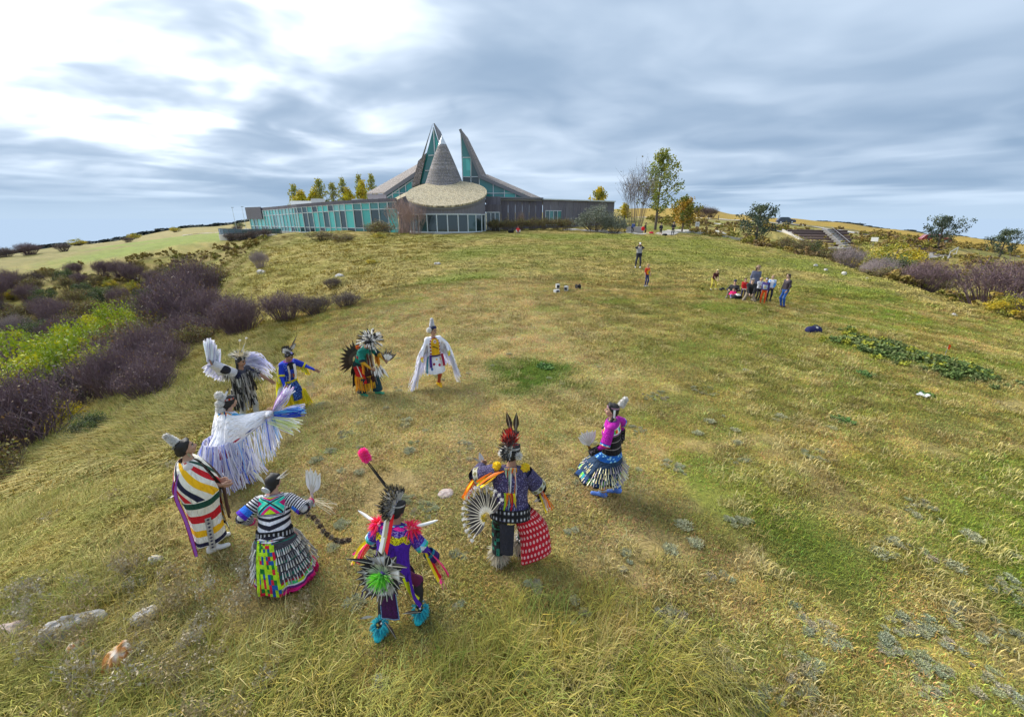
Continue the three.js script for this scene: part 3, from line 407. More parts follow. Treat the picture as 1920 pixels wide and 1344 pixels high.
// tree in unit metres: h height, crown from c0 up, crown radius r; narrow trees have r small
function treeGeo(seed, { h, c0, r, limbs, leaves, size, cols, up = 0.6, trunk = 0.16, top = 0.35, tw = 0.5 }) {
  const R = rng(seed), wood = new Soup(), fol = new Soup(), trunkPts = [], n = 6;
  for (let k = 0; k <= n; k++) trunkPts.push(V((R() - 0.5) * 0.25 * k / n, h * 0.97 * k / n, (R() - 0.5) * 0.25 * k / n));
  trunkPts[0].set(0, -0.3, 0);
  wood.tube(trunkPts, trunkPts.map((_, k) => trunk * (1.05 - 0.98 * k / n)), BARK, 7);
  for (let k = 0; k < limbs; k++) {
    const t = k / limbs, y = h * (c0 + (0.97 - c0) * t), prof = Math.sin(Math.PI * Math.pow(mix(0.12, 0.97, t), 0.75)) * (1 - t * top) + 0.1, L = r * prof * (0.75 + R() * 0.45), a = k * 2.4 + R() * 0.9, base = V(0, y * 0.93, 0);
    const tip = V(Math.cos(a) * L, y * 0.93 + L * up * (0.6 + R() * 0.6), Math.sin(a) * L), mid = base.clone().lerp(tip, 0.5).add(V(0, -L * 0.08, 0));
    wood.tube([base, mid, tip], [trunk * 0.33 * (1 - t * 0.6), trunk * 0.2 * (1 - t * 0.6), 0.012], BARK, 4);
    const nC = 4, per = Math.max(1, Math.round(leaves / limbs / nC)), tint = cols[Math.floor(R() * cols.length)];
    for (let j = 0; j < nC; j++) {
      const q = 0.35 + 0.7 * j / (nC - 1), cpt = base.clone().lerp(tip, q).add(V((R() - 0.5) * r * 0.25, (R() - 0.3) * r * 0.2, (R() - 0.5) * r * 0.25));
      if (j) wood.tube([base.clone().lerp(tip, q * 0.8), cpt], [0.02, 0.008], BARK, 3, false);
      for (let m = 0; m < per; m++) { const g = V(R() + R() - 1, R() + R() - 1, R() + R() - 1).multiplyScalar(r * tw * 0.55).add(cpt); leaf(fol, g, size * (0.7 + R() * 0.6), R, jitter(tint, R, 0.5)); }
    }
  }
  return { wood: wood.geo(), fol: fol.geo() };
}
function twigGeo(seed, { h, r, stems, col, thick = 0.022, leaves = 0, size = 0.12, cols = [], upright = 0.6 }) {
  const R = rng(seed), wood = new Soup(), fol = new Soup(); const tips = [];
  for (let k = 0; k < stems; k++) {
    const a = R() * 6.28, q = Math.sqrt(R()), bx = Math.cos(a) * q * r * 0.35, bz = Math.sin(a) * q * r * 0.35, tip = V(Math.cos(a) * q * r, h * (1 - q * q * (1 - upright)) * (0.7 + R() * 0.35), Math.sin(a) * q * r), c0 = jitter(col, R, 0.45);
    const b = V(bx, -0.2, bz), m1 = b.clone().lerp(tip, 0.45).add(V((R() - 0.5) * 0.3, 0.12 * h, (R() - 0.5) * 0.3));
    wood.tube([b, m1, tip], [thick, thick * 0.7, thick * 0.25], c0, 3, false);
    for (let j = 0; j < 5; j++) {
      const s0 = m1.clone().lerp(tip, j / 5.5), L = h * (0.16 + R() * 0.2), e = s0.clone().add(V(R() - 0.5, 0.35 + R() * 0.5, R() - 0.5).normalize().multiplyScalar(L));
      wood.tube([s0, s0.clone().lerp(e, 0.5).add(V((R() - 0.5) * 0.06, 0, (R() - 0.5) * 0.06)), e], [thick * 0.55, thick * 0.45, thick * 0.25], jitter(col, R, 0.45), 3, false); tips.push(e, s0);
      for (let i = 0; i < 2; i++) { const s1 = s0.clone().lerp(e, 0.4 + R() * 0.5), f = s1.clone().add(V(R() - 0.5, 0.2 + R() * 0.5, R() - 0.5).normalize().multiplyScalar(L * 0.6)); wood.tube([s1, f], [thick * 0.4, thick * 0.22], jitter(col, R, 0.45), 3, false); tips.push(f); }
    }
  }
  for (let k = 0; k < leaves; k++) { const t = tips[Math.floor(R() * tips.length)], p = V(R() - 0.5, R() - 0.5, R() - 0.5).multiplyScalar(h * 0.16).add(t); leaf(fol, p, size * (0.6 + R() * 0.8), R, jitter(cols[Math.floor(R() * cols.length)], R, 0.5)); }
  return { wood: wood.geo(), fol: leaves ? fol.geo() : null };
}
function bushGeo(seed, { h, r, clumps, leaves, size, cols, col = BARK }) { // dense leafy bush: clumps over a dome
  const R = rng(seed), wood = new Soup(), fol = new Soup();
  for (let k = 0; k < clumps; k++) {
    const a = R() * 6.28, q = Math.sqrt(R()), y = h * (0.25 + 0.62 * R() * Math.sqrt(Math.max(0.05, 1 - q * q))), c = V(Math.cos(a) * q * r * 0.85, y, Math.sin(a) * q * r * 0.85), tint = cols[Math.floor(R() * cols.length)];
    wood.tube([V(c.x * 0.25, -0.2, c.z * 0.25), V(c.x * 0.7, y * 0.5, c.z * 0.7), c], [0.035, 0.025, 0.01], col, 3, false);
    const cr = r * (0.16 + R() * 0.16);
    for (let m = 0; m < leaves / clumps; m++) { const d = V(R() - 0.5, R() - 0.5, R() - 0.5).normalize().multiplyScalar(cr * Math.pow(R(), 0.45)); d.y *= 0.8; leaf(fol, d.add(c), size * (0.65 + R() * 0.7), R, jitter(tint, R, 0.5)); }
  }
  return { wood: wood.geo(), fol: fol.geo() };
}
function plant(name, label, category, G, x, z, s = 1, turn = 0, group, sy = s, woodName = 'branches') {
  const t = thing(name, label, category, x, heightAt(x, z), z, turn, group); t.scale.set(s, sy, s);
  part(woodName, G.wood, WOODM, t); if (G.fol) part(woodName === 'trunk' ? 'crown' : 'foliage', G.fol, LEAFM, t); return t;
}
const LIME = [0.33, 0.40, 0.008], YELLOW = [0.60, 0.46, 0.012], GOLD = [0.48, 0.29, 0.02], DKGREEN = [0.075, 0.105, 0.04], MIDGREEN = [0.12, 0.18, 0.03], RUST = [0.20, 0.105, 0.035], SAGE = [0.155, 0.175, 0.13], OLIVEB = [0.23, 0.19, 0.05];
const G = {
  poplar: treeGeo(1, { h: 13.4, c0: 0.2, r: 3.3, limbs: 46, leaves: 3300, size: 0.30, cols: [[0.24, 0.30, 0.04], [0.34, 0.35, 0.035], [0.18, 0.22, 0.04]], up: 0.75, trunk: 0.24, top: 0.55, tw: 0.34 }),
  round: treeGeo(2, { h: 6, c0: 0.25, r: 2.2, limbs: 24, leaves: 2600, size: 0.3, cols: [[0.16, 0.20, 0.02], [0.25, 0.24, 0.02], GOLD], up: 0.5, tw: 0.6 }),
  yellow: treeGeo(3, { h: 5.5, c0: 0.2, r: 1.7, limbs: 22, leaves: 2000, size: 0.28, cols: [YELLOW, YELLOW, [0.26, 0.26, 0.02]], up: 0.6, tw: 0.6 }),
  slim: treeGeo(4, { h: 8, c0: 0.15, r: 1.1, limbs: 26, leaves: 1200, size: 0.24, cols: [[0.34, 0.37, 0.09], [0.42, 0.40, 0.07], [0.27, 0.29, 0.09]], up: 1.1, tw: 0.55 }),
  slimYellow: treeGeo(5, { h: 6.5, c0: 0.15, r: 1.5, limbs: 24, leaves: 1700, size: 0.3, cols: [[0.62, 0.54, 0.02], [0.50, 0.48, 0.03], [0.55, 0.42, 0.02]], up: 0.8, tw: 0.6 }),
  bare: twigGeo(6, { h: 9, r: 3.2, stems: 46, col: [0.17, 0.14, 0.135], thick: 0.035, leaves: 60, size: 0.25, cols: [[0.2, 0.15, 0.05]], upright: 0.75 }),
  elm: treeGeo(7, { h: 6.2, c0: 0.16, r: 3.6, limbs: 22, leaves: 3000, size: 0.26, cols: [[0.06, 0.10, 0.06], [0.08, 0.11, 0.045], [0.05, 0.08, 0.05]], up: 0.55, trunk: 0.22, top: 0.5, tw: 0.34 }),
  sage: bushGeo(8, { h: 4.2, r: 3.4, clumps: 60, leaves: 5200, size: 0.17, cols: [[0.17, 0.19, 0.14], [0.13, 0.15, 0.10], [0.20, 0.22, 0.16]] }),
  purple: [11, 12, 13].map((s) => twigGeo(s, { h: 3.0, r: 2.1, stems: 130, col: PURPLE, thick: 0.022, leaves: 700, size: 0.09, cols: [[0.22, 0.16, 0.06], [0.15, 0.09, 0.095], [0.15, 0.09, 0.095], RUST] })),
  grey: [14, 15].map((s) => twigGeo(s, { h: 2.8, r: 2.0, stems: 130, col: [0.33, 0.27, 0.27], thick: 0.018, leaves: 160, size: 0.09, cols: [[0.25, 0.22, 0.12]] })),
  thin: [25, 26].map((s) => twigGeo(s, { h: 2.8, r: 1.7, stems: 60, col: [0.34, 0.24, 0.21], thick: 0.016, leaves: 60, size: 0.08, cols: [[0.3, 0.2, 0.1]] })),
  dark: [16, 17].map((s) => twigGeo(s, { h: 2.4, r: 1.9, stems: 110, col: [0.13, 0.095, 0.10], thick: 0.02, leaves: 700, size: 0.11, cols: [[0.15, 0.115, 0.06], [0.21, 0.18, 0.04], [0.10, 0.075, 0.075]] })),
  lime: [18, 19].map((s) => bushGeo(s, { h: 3.1, r: 2.1, clumps: 44, leaves: 5600, size: 0.09, cols: [LIME, [0.47, 0.46, 0.010], [0.23, 0.31, 0.010]] })),
  gold: [20].map((s) => bushGeo(s, { h: 2.4, r: 1.7, clumps: 40, leaves: 3600, size: 0.095, cols: [YELLOW, [0.33, 0.30, 0.015], [0.26, 0.27, 0.02]] })),
  green: [21, 22].map((s) => bushGeo(s, { h: 2.8, r: 2.0, clumps: 46, leaves: 4600, size: 0.1, cols: [DKGREEN, MIDGREEN, [0.07, 0.09, 0.03]] })),
  olive: [23, 24].map((s) => twigGeo(s, { h: 2.3, r: 2.0, stems: 80, col: [0.13, 0.10, 0.07], thick: 0.016, leaves: 2200, size: 0.11, cols: [OLIVEB, [0.28, 0.235, 0.05], RUST, [0.18, 0.20, 0.04]] })),
};
// trees round the building
plant('poplar_tree', 'tall green poplar with pale trunk beside the stone path', 'tree', G.poplar, 24.2, -71, 0.95, 0.4, undefined, 0.97, 'trunk');
plant('birch_tree', 'leafless slender tree beside the tall green poplar', 'tree', G.bare, 20.2, -69, 0.9, 1.2, undefined, 1.02, 'trunk');
plant('round_tree', 'small round tree turning orange under the tall poplar', 'tree', G.round, 30.0, -74, 1.0, 0.5, undefined, 1.03, 'trunk');
plant('yellow_tree', 'bright yellow tree rising behind the flat grey wing', 'tree', G.yellow, 20.2, -100, 1.15, 0, undefined, 1.42, 'trunk');
plant('orange_tree', 'orange shrub sized tree at the corner of the grey wing', 'tree', G.slimYellow, 25.5, -96, 0.9, 2, undefined, 0.62, 'trunk');
plant('elm_tree', 'wide dark leafed tree with open crown above the retaining wall', 'tree', G.elm, 43.0, -73.5, 1.0, 0.9, undefined, 1.08, 'trunk');
for (const [x, z, s, k, sy] of [[-54.5, -108, 1.3, 'slim', 1.2], [-52, -106, 1.5, 'slimYellow', 1.15], [-50, -109, 1.4, 'slimYellow', 1.25], [-47.6, -107, 1.5, 'slim', 1.28], [-45.6, -110, 1.3, 'slim', 1.2], [-42.2, -108, 1.1, 'slim', 1.3], [-40.6, -107, 1.2, 'slimYellow', 1.2], [-39.0, -111, 1.2, 'slim', 1.42], [-37.6, -108, 1.2, 'slimYellow', 1.45], [-36.2, -112, 1.2, 'slim', 1.45]])
  plant(k === 'slim' ? 'aspen_tree' : 'golden_aspen_tree', k === 'slim' ? 'slim green aspen standing behind the roof of the glazed wing' : 'golden aspen standing behind the roof of the glazed wing', 'tree', G[k], x, z, s * 1.15, x, k === 'slim' ? 'green aspens behind the glazed wing' : 'golden aspens behind the glazed wing', sy * 1.22, 'trunk');
plant('silverberry_bush', 'big rounded grey green bush in front of the grey wing', 'bush', G.sage, 12.6, -63.5, 1.05, 0.3, undefined, 0.98);
plant('silverberry_bush', 'low grey green bush at the foot of the big rounded bush', 'bush', G.sage, 14.8, -61.2, 0.62, 2.1, undefined, 0.7);
plant('bare_shrub', 'tall leafless brown shrub in front of the glazed wing', 'bush', G.thin[0], -16.2, -61.5, 1.35, 0.3, undefined, 1.75);
plant('bare_shrub', 'leafless brown shrub before the windows of the round lodge', 'bush', G.thin[1], -13.6, -58.6, 1.1, 1.3, undefined, 1.5);
plant('brown_shrub', 'dull brown shrub at the entrance of the round lodge', 'bush', G.olive[0], -18.5, -58.5, 1.2, 0, undefined, 0.8);
[-2.6, -0.6, 1.3, 3.2, 5.0, 6.8, 8.4].forEach((x, i) => plant('hedge_shrub', ['first', 'second', 'third', 'fourth', 'fifth', 'sixth', 'seventh'][i] + ' low reddish brown hedge shrub counted from the glass entrance', 'bush', G.olive[i % 2], x, -64.6 - i * 0.05, 0.75, i, 'hedge shrubs below the panelled wall', 0.72));
plant('sapling', 'thin bare sapling against the dark panelled wall', 'tree', G.thin[1], 1.4, -68.5, 0.5, 0, undefined, 1.0, 'trunk');
[[-51.5, -76.3], [-49.3, -76.0], [-47.0, -75.8], [-44.8, -75.6]].forEach(([x, z], i) => plant('terrace_shrub', 'dark low shrub planted along the foot of the terrace', 'bush', G.dark[i % 2], x, z, 0.75, i, 'shrubs along the terrace', 0.55));
// right hand hollow
[['elm_shrub', 'dark green shrub beside the end of the retaining wall', G.green[0], 47.5, -66.5, 1.2, 1.15], ['brown_thicket', 'russet brown thicket below the retaining wall', G.olive[1], 41.5, -61.5, 1.5, 1.0], ['brown_thicket', 'russet thicket between the wall end and the grey shrubs', G.olive[0], 45.5, -58.5, 1.4, 0.95],
  ['sage_shrub', 'pale grey shrub above the white stones', G.grey[0], 36.5, -44.5, 0.85, 0.75], ['sage_shrub', 'grey shrub leaning over the stones at the lawn edge', G.grey[1], 37.5, -41.5, 0.9, 0.7], ['dark_shrub', 'rounded dark grey green shrub in front of the yellow tree', G.green[1], 44.5, -47.5, 1.35, 1.4], ['yellow_shrub', 'broad yellow green tree between the timber terraces', G.gold[0], 52.5, -57.5, 2.6, 2.1],
  ['loose_tree', 'dark green tree with ragged top near the red car', G.elm, 76, -74, 0.8, 0.85], ['loose_tree', 'small dark ragged tree standing alone on the prairie grass', G.elm, 76.5, -64.5, 0.6, 0.75], ['bare_thicket', 'large bare purple grey thicket on the slope below the lawn', G.purple[0], 38.5, -31.5, 1.55, 1.3], ['bare_thicket', 'bare dark thicket spilling down from the large thicket', G.purple[1], 41.5, -29.5, 1.4, 1.1], ['bare_thicket', 'low bare thicket with mauve twigs behind the lawn edge', G.purple[2], 36.5, -35.5, 1.0, 0.8],
  ['gold_shrub', 'small bright yellow shrub at the edge of the bare thicket', G.gold[0], 33.2, -26.2, 0.75, 0.75], ['dark_thicket', 'dark twiggy thicket beyond the small yellow shrub', G.dark[0], 34.5, -25.2, 1.0, 0.9], ['brown_thicket', 'dull brown thicket in the dip behind the round dark shrub', G.olive[1], 50, -48, 1.6, 0.8], ['brown_thicket', 'tawny low thicket beneath the mauve twigs', G.olive[0], 36, -38.5, 1.2, 0.5], ['sage_shrub', 'small silvery shrub just behind the white boulders', G.grey[0], 35.6, -40.2, 0.6, 0.5]]
  .forEach(([n, l, g, x, z, s, sy], i) => plant(n, l, 'bush', g, x, z, s, i * 1.7, undefined, sy));
// mid ground on the slope
[['bare_shrub', 'dark bare purple shrub on the slope behind the white fringed dancer', G.purple[0], -15.4, -22.0, 0.72, 0.72], ['bare_shrub', 'second bare purple shrub in the row on the grass slope', G.purple[1], -13.2, -22.8, 0.66, 0.55], ['dark_shrub', 'low dark twiggy shrub trailing up the grass slope', G.dark[0], -11.4, -22.9, 0.6, 0.42], ['dark_shrub', 'end shrub of the dark row in the grass above the circle', G.dark[1], -9.7, -23.2, 0.5, 0.34], ['small_shrub', 'small dark shrub alone on the straw bank', G.dark[1], -13.6, -30.5, 0.4, 0.3], ['small_shrub', 'leaning shrub on the bank below the glazed wing', G.grey[1], -25.0, -40.5, 0.5, 0.55], ['brown_shrub', 'low brown shrub under the glazed wing windows', G.olive[1], -21.5, -53, 0.9, 0.5], ['gold_shrub', 'small yellow shrub on the bank below the glazed wing', G.gold[0], -17.0, -53.5, 0.7, 0.4], ['gold_shrub', 'tiny yellow leafed shrub on the straw bank', G.gold[0], -12.4, -36.5, 0.4, 0.25], ['brown_shrub', 'wide dull shrub on the brow under the windows', G.olive[0], -26.5, -58, 1.2, 0.5]]
  .forEach(([n, l, g, x, z, s, sy], i) => plant(n, l, 'bush', g, x, z, s, i, undefined, sy));
// the ravine, shrub by shrub
{
  const R = rng(31), seen = [], kinds = { purple: ['bare_bush', 'bare purple twigged bush crowded into the ravine', 'purple bushes in the ravine'], grey: ['grey_bush', 'pale grey twigged bush crowded into the ravine', 'grey bushes in the ravine'], dark: ['dark_bush', 'dark brown bush along the near edge of the ravine', 'dark bushes in the ravine'], lime: ['lime_bush', 'bright lime green leafy bush in the ravine', 'lime bushes in the ravine'], gold: ['yellow_bush', 'small yellow leafed bush in the ravine', 'yellow bushes in the ravine'], green: ['green_bush', 'dark green leafy bush in the ravine', 'green bushes in the ravine'], olive: ['olive_bush', 'olive and rust leafed bush in the ravine', 'olive bushes in the ravine'] };
  for (let tries = 0; tries < 9000 && seen.length < 260; tries++) {
    const d = 5 + 62 * R(), x = -12.5 - 64 * R(), y = heightAt(x, -d);
    if (y > -2.0 - smooth(14, 22, d) * 0.3 - smooth(24, 34, d) * 1.2 || d > 62 || Math.abs(x) > 1.34 * (d * 0.944 + 1.6) + 3.5) continue;
    const gap = mix(1.8, 2.5, smooth(14, 55, d)); if (seen.some(([a, b]) => Math.hypot(a - x, b - d) < gap)) continue; seen.push([x, d]);
    const t = clamp(((x + 26) * -11 + (d - 18) * 19) / 482), dl = Math.hypot(x + 26 + 11 * t, d - 18 - 19 * t), u = R();
    let k = dl < 2.7 ? (u < 0.68 ? 'lime' : u < 0.8 ? 'gold' : u < 0.9 ? 'green' : 'purple') : x > -25 + (d - 20) * -0.4 ? (u < 0.30 ? 'purple' : u < 0.58 ? 'dark' : u < 0.80 ? 'olive' : u < 0.92 ? 'green' : 'gold') : (u < 0.36 ? 'purple' : u < 0.56 ? 'grey' : u < 0.70 ? 'olive' : u < 0.84 ? 'green' : u < 0.90 ? 'lime' : u < 0.95 ? 'gold' : 'dark');
    if (d > 44 && (k === 'lime' || k === 'grey')) k = u < 0.5 ? 'olive' : 'dark';
    const zone = dl < 2.7 ? 'among the lime green bushes' : y > -4.2 ? 'at the edge of the grass slope' : d > 40 ? 'against the far bank' : x < -38 ? 'deep in the ravine' : 'below the grass slope';
    const list = G[k], g = list[Math.floor(R() * list.length)], s = (0.7 + R() * 0.5) * smooth(88, 30, d) * (k === 'gold' ? 0.75 : 1) * (k === 'lime' ? 1.2 : x > -25 ? 0.42 + R() * 0.42 : 1) * smooth(-1.0, -3.6, y) + 0.2, [n, l, gr] = kinds[k];
    plant(n, l.replace(/ (crowded into|along the near edge of|in) the ravine$/, '') + ' in the ravine ' + zone.replace('in the ravine', 'down').replace('deep down', 'far down its bottom'), 'bush', g, x, -d, s, R() * 6.3, gr + ' ' + zone, s * (0.85 + R() * 0.4) * (k === 'lime' ? 1.2 : 1));
  }
}
// low scrub on the far banks
{
  const R = rng(44), geo = [0, 1].map((q) => bushGeo(700 + q, { h: 0.7, r: 0.7, clumps: 10, leaves: 240, size: 0.14, cols: [[1, 0.95, 0.8], [0.8, 0.75, 0.6], [1.15, 1, 0.7]] }).fol), spots = [];
  for (let k = 0; k < 5200; k++) { const left = R() < 0.6, x = left ? -30 - 110 * R() : 32 + 80 * R(), d = left ? 34 + 110 * R() : 20 + 90 * R(); if (Math.abs(x) > 1.33 * d + 6) continue; const n = fbm(x * 0.07 + 5, d * 0.1, 3); if (left && (n < 0.44 || d > 70 || (d > 76 && x > -118 && Math.abs(d - 90) < 34)) || (!left && n < 0.44)) continue; const y = heightAt(x, -d); spots.push([x, -d, R() * 6.3, 0.6 + R() * 1.3, 0.6 + R() * 0.5, R() < 0.5 ? [0.30, 0.245, 0.075] : R() < 0.5 ? [0.24, 0.18, 0.10] : [0.27, 0.27, 0.06]]); }
  scatterGrass('low_scrub', 'low dull scrub scattered over the far banks and hollow', geo, spots);
}
// far bushes and trees on the prairie
[[-173, -165, 3.2, 'gold'], [-190, -210, 3.4, 'gold'], [-178, -222, 3.0, 'gold'], [-128, -118, 2.0, 'dark'], [-136, -116, 2.4, 'purple'], [-142, -115, 2.4, 'dark'], [-150, -118, 2.4, 'purple'], [-131, -142, 1.6, 'dark'], [-98, -150, 1.6, 'dark'], [-88, -150, 1.5, 'olive'], [-122, -205, 2.6, 'gold'], [-135, -208, 2.4, 'green']]
  .forEach(([x, z, s, k], i) => plant('prairie_bush', { gold: 'bright yellow bush far out on the prairie', dark: 'dark bush on the far side of the ravine', purple: 'purple brown bush on the far side of the ravine', olive: 'dull olive bush beyond the mown lawn', green: 'dark green bush beside the far yellow bushes' }[k], 'bush', G[k][0], x, z, s * 0.62, i, k + ' bushes on the far prairie', s * 0.42));
[[85, -190, 1.3], [92, -196, 1.2], [78, -188, 0.8]].forEach(([x, z, s], i) => plant('field_bush', 'dark bush at the near edge of the yellow field', 'bush', G.dark[0], x, z, s * 1.6, i, 'bushes at the edge of the yellow field', s * 1.5));
{
  const R = rng(91), s = [], geo = bushGeo(99, { h: 8, r: 6, clumps: 26, leaves: 420, size: 1.9, cols: [[0.055, 0.075, 0.075], [0.07, 0.09, 0.085]] }).fol, spots = [];
  for (let k = 0; k < 330; k++) { const az = -1.1 + 0.62 * R(), r = 640 + R() * 120; spots.push([Math.sin(az) * r, -Math.cos(az) * r, 0.6 + R() * 0.9]); }
  for (let k = 0; k < 60; k++) { const az = 0.62 + 0.36 * R(), r = 700 + R() * 150; spots.push([Math.sin(az) * r, -Math.cos(az) * r, 0.5 + R() * 0.5]); }
  const m = new THREE.InstancedMesh(geo, VC, spots.length), o = new THREE.Object3D(); spots.forEach(([x, z, k], i) => { o.position.set(x, heightAt(x, z) - 1, z); o.rotation.y = i; o.scale.set(k * 1.6, k * 0.6, k * 1.6); o.updateMatrix(); m.setMatrixAt(i, o.matrix); });
  m.name = 'distant_woodland'; m.userData.kind = 'stuff'; tag(m, 'dark line of distant woodland along the horizon', 'woodland'); scene.add(m);
}
// ---------------------------------------------------------------- bodies: tapered limbs joined by a smooth minimum, meshed by surface nets
const cap = (a, b, ra, rb, c) => ({ a, b, ra, rb, c }), ell = (p, r, c) => ({ p, r, c });
function meshField(prims, cell, k) {
  const lo = V(1e9, 1e9, 1e9), hi = V(-1e9, -1e9, -1e9);
  for (const q of prims) for (const [p, r] of q.p ? [[q.p, Math.max(...q.r)]] : [[q.a, q.ra], [q.b, q.rb]]) { lo.min(V(p.x - r, p.y - r, p.z - r)); hi.max(V(p.x + r, p.y + r, p.z + r)); }
  lo.subScalar(cell * 2.5); hi.addScalar(cell * 2.5);
  const nx = Math.ceil((hi.x - lo.x) / cell) + 1, ny = Math.ceil((hi.y - lo.y) / cell) + 1, nz = Math.ceil((hi.z - lo.z) / cell) + 1, N = nx * ny * nz, F = new Float32Array(N).fill(1), near = new Float32Array(N).fill(9), own = new Int16Array(N);
  prims.forEach((q, qi) => {
    const m = k + cell * 2.5, R = q.p ? null : Math.max(q.ra, q.rb), l = q.p ? V(q.p.x - q.r[0], q.p.y - q.r[1], q.p.z - q.r[2]) : V().copy(q.a).min(q.b).subScalar(R), h = q.p ? V(q.p.x + q.r[0], q.p.y + q.r[1], q.p.z + q.r[2]) : V().copy(q.a).max(q.b).addScalar(R);
    const i0 = Math.max(0, Math.floor((l.x - m - lo.x) / cell)), i1 = Math.min(nx - 1, Math.ceil((h.x + m - lo.x) / cell)), j0 = Math.max(0, Math.floor((l.y - m - lo.y) / cell)), j1 = Math.min(ny - 1, Math.ceil((h.y + m - lo.y) / cell)), k0 = Math.max(0, Math.floor((l.z - m - lo.z) / cell)), k1 = Math.min(nz - 1, Math.ceil((h.z + m - lo.z) / cell));
    let ax, ay, az, bx, by, bz, bb; if (!q.p) { ax = q.a.x; ay = q.a.y; az = q.a.z; bx = q.b.x - ax; by = q.b.y - ay; bz = q.b.z - az; bb = Math.max(1e-9, bx * bx + by * by + bz * bz); }
    for (let z = k0; z <= k1; z++) for (let y = j0; y <= j1; y++) for (let x = i0; x <= i1; x++) {
      const X = lo.x + x * cell, Y = lo.y + y * cell, Z = lo.z + z * cell, at = (z * ny + y) * nx + x; let d;
      if (q.p) { const ux = (X - q.p.x) / q.r[0], uy = (Y - q.p.y) / q.r[1], uz = (Z - q.p.z) / q.r[2], s = Math.sqrt(ux * ux + uy * uy + uz * uz), g = Math.sqrt((ux / q.r[0]) ** 2 + (uy / q.r[1]) ** 2 + (uz / q.r[2]) ** 2); d = g > 1e-9 ? s * (s - 1) / g : -Math.min(...q.r); }
      else { const px = X - ax, py = Y - ay, pz = Z - az, t = clamp((px * bx + py * by + pz * bz) / bb), dx = px - bx * t, dy = py - by * t, dz = pz - bz * t; d = Math.sqrt(dx * dx + dy * dy + dz * dz) - (q.ra + (q.rb - q.ra) * t); }
      if (d < near[at]) { near[at] = d; own[at] = qi; }
      const f = F[at], e = Math.max(0, k - Math.abs(f - d)) / k; F[at] = Math.min(f, d) - e * e * k / 4;
    }
  });
  const id = new Int32Array(N).fill(-1), pos = [], col = [], idx = [], C = [0, 1, nx, nx + 1, nx * ny, nx * ny + 1, nx * ny + nx, nx * ny + nx + 1], ED = [[0, 1], [2, 3], [4, 5], [6, 7], [0, 2], [1, 3], [4, 6], [5, 7], [0, 4], [1, 5], [2, 6], [3, 7]];
  for (let z = 0; z < nz - 1; z++) for (let y = 0; y < ny - 1; y++) for (let x = 0; x < nx - 1; x++) {
    const at = (z * ny + y) * nx + x; let mask = 0; for (let c = 0; c < 8; c++) if (F[at + C[c]] < 0) mask |= 1 << c; if (mask === 0 || mask === 255) continue;
    let sx = 0, sy = 0, sz = 0, n = 0; for (const [a, b] of ED) { const fa = F[at + C[a]], fb = F[at + C[b]]; if ((fa < 0) === (fb < 0)) continue; const t = fa / (fa - fb); sx += (a & 1) + ((b & 1) - (a & 1)) * t; sy += (a >> 1 & 1) + ((b >> 1 & 1) - (a >> 1 & 1)) * t; sz += (a >> 2) + ((b >> 2) - (a >> 2)) * t; n++; }
    id[at] = pos.length / 3; pos.push(lo.x + (x + sx / n) * cell, lo.y + (y + sy / n) * cell, lo.z + (z + sz / n) * cell); col.push(...prims[own[at + (sx / n > 0.5 ? 1 : 0) + (sy / n > 0.5 ? nx : 0) + (sz / n > 0.5 ? nx * ny : 0)]].c);
  }
  for (let z = 1; z < nz - 1; z++) for (let y = 1; y < ny - 1; y++) for (let x = 1; x < nx - 1; x++) {
    const at = (z * ny + y) * nx + x, s = F[at] < 0;
    for (const [e, u, v] of [[1, nx, nx * ny], [nx, nx * ny, 1], [nx * ny, 1, nx]]) { if ((F[at + e] < 0) === s) continue; const a = id[at], b = id[at - u], c = id[at - u - v], d = id[at - v]; if (a < 0 || b < 0 || c < 0 || d < 0) continue; s ? idx.push(a, b, c, a, c, d) : idx.push(a, c, b, a, d, c); }
  }
  const g = new THREE.BufferGeometry(); g.setAttribute('position', new THREE.Float32BufferAttribute(pos, 3)); g.setAttribute('color', new THREE.Float32BufferAttribute(col, 3)); g.setIndex(idx); g.computeVertexNormals(); return g;
}
// head (centre at the origin, facing +z), colours keyed: 1 skin, 2 lips, 3 dark, 4 white of the eye
const KEY = { 1: [1, 0, 0], 2: [0, 1, 0], 3: [0, 0, 1], 4: [1, 1, 0] };
function headGeo(cell) {
  const p = [ell(V(0, 0.028, -0.008), [0.076, 0.092, 0.094], KEY[1]), ell(V(0, -0.03, 0.022), [0.060, 0.078, 0.070], KEY[1]), ell(V(0, -0.083, 0.040), [0.036, 0.028, 0.040], KEY[1]), cap(V(0, 0.012, 0.092), V(0, -0.026, 0.108), 0.008, 0.0135, KEY[1]), cap(V(-0.013, -0.031, 0.096), V(0.013, -0.031, 0.096), 0.009, 0.009, KEY[1]),
    cap(V(-0.018, -0.060, 0.086), V(0.018, -0.060, 0.086), 0.009, 0.009, KEY[2])];
  for (const s of [-1, 1]) p.push(ell(V(s * 0.078, -0.008, -0.004), [0.010, 0.030, 0.018], KEY[1]), ell(V(s * 0.029, 0.008, 0.075), [0.011, 0.006, 0.008], KEY[4]), ell(V(s * 0.029, 0.008, 0.084), [0.0065, 0.007, 0.005], KEY[3]), cap(V(s * 0.014, 0.028, 0.091), V(s * 0.044, 0.026, 0.080), 0.0035, 0.003, KEY[3]), ell(V(s * 0.036, -0.028, 0.066), [0.022, 0.020, 0.020], KEY[1]));
  return meshField(p, cell, 0.014);
}
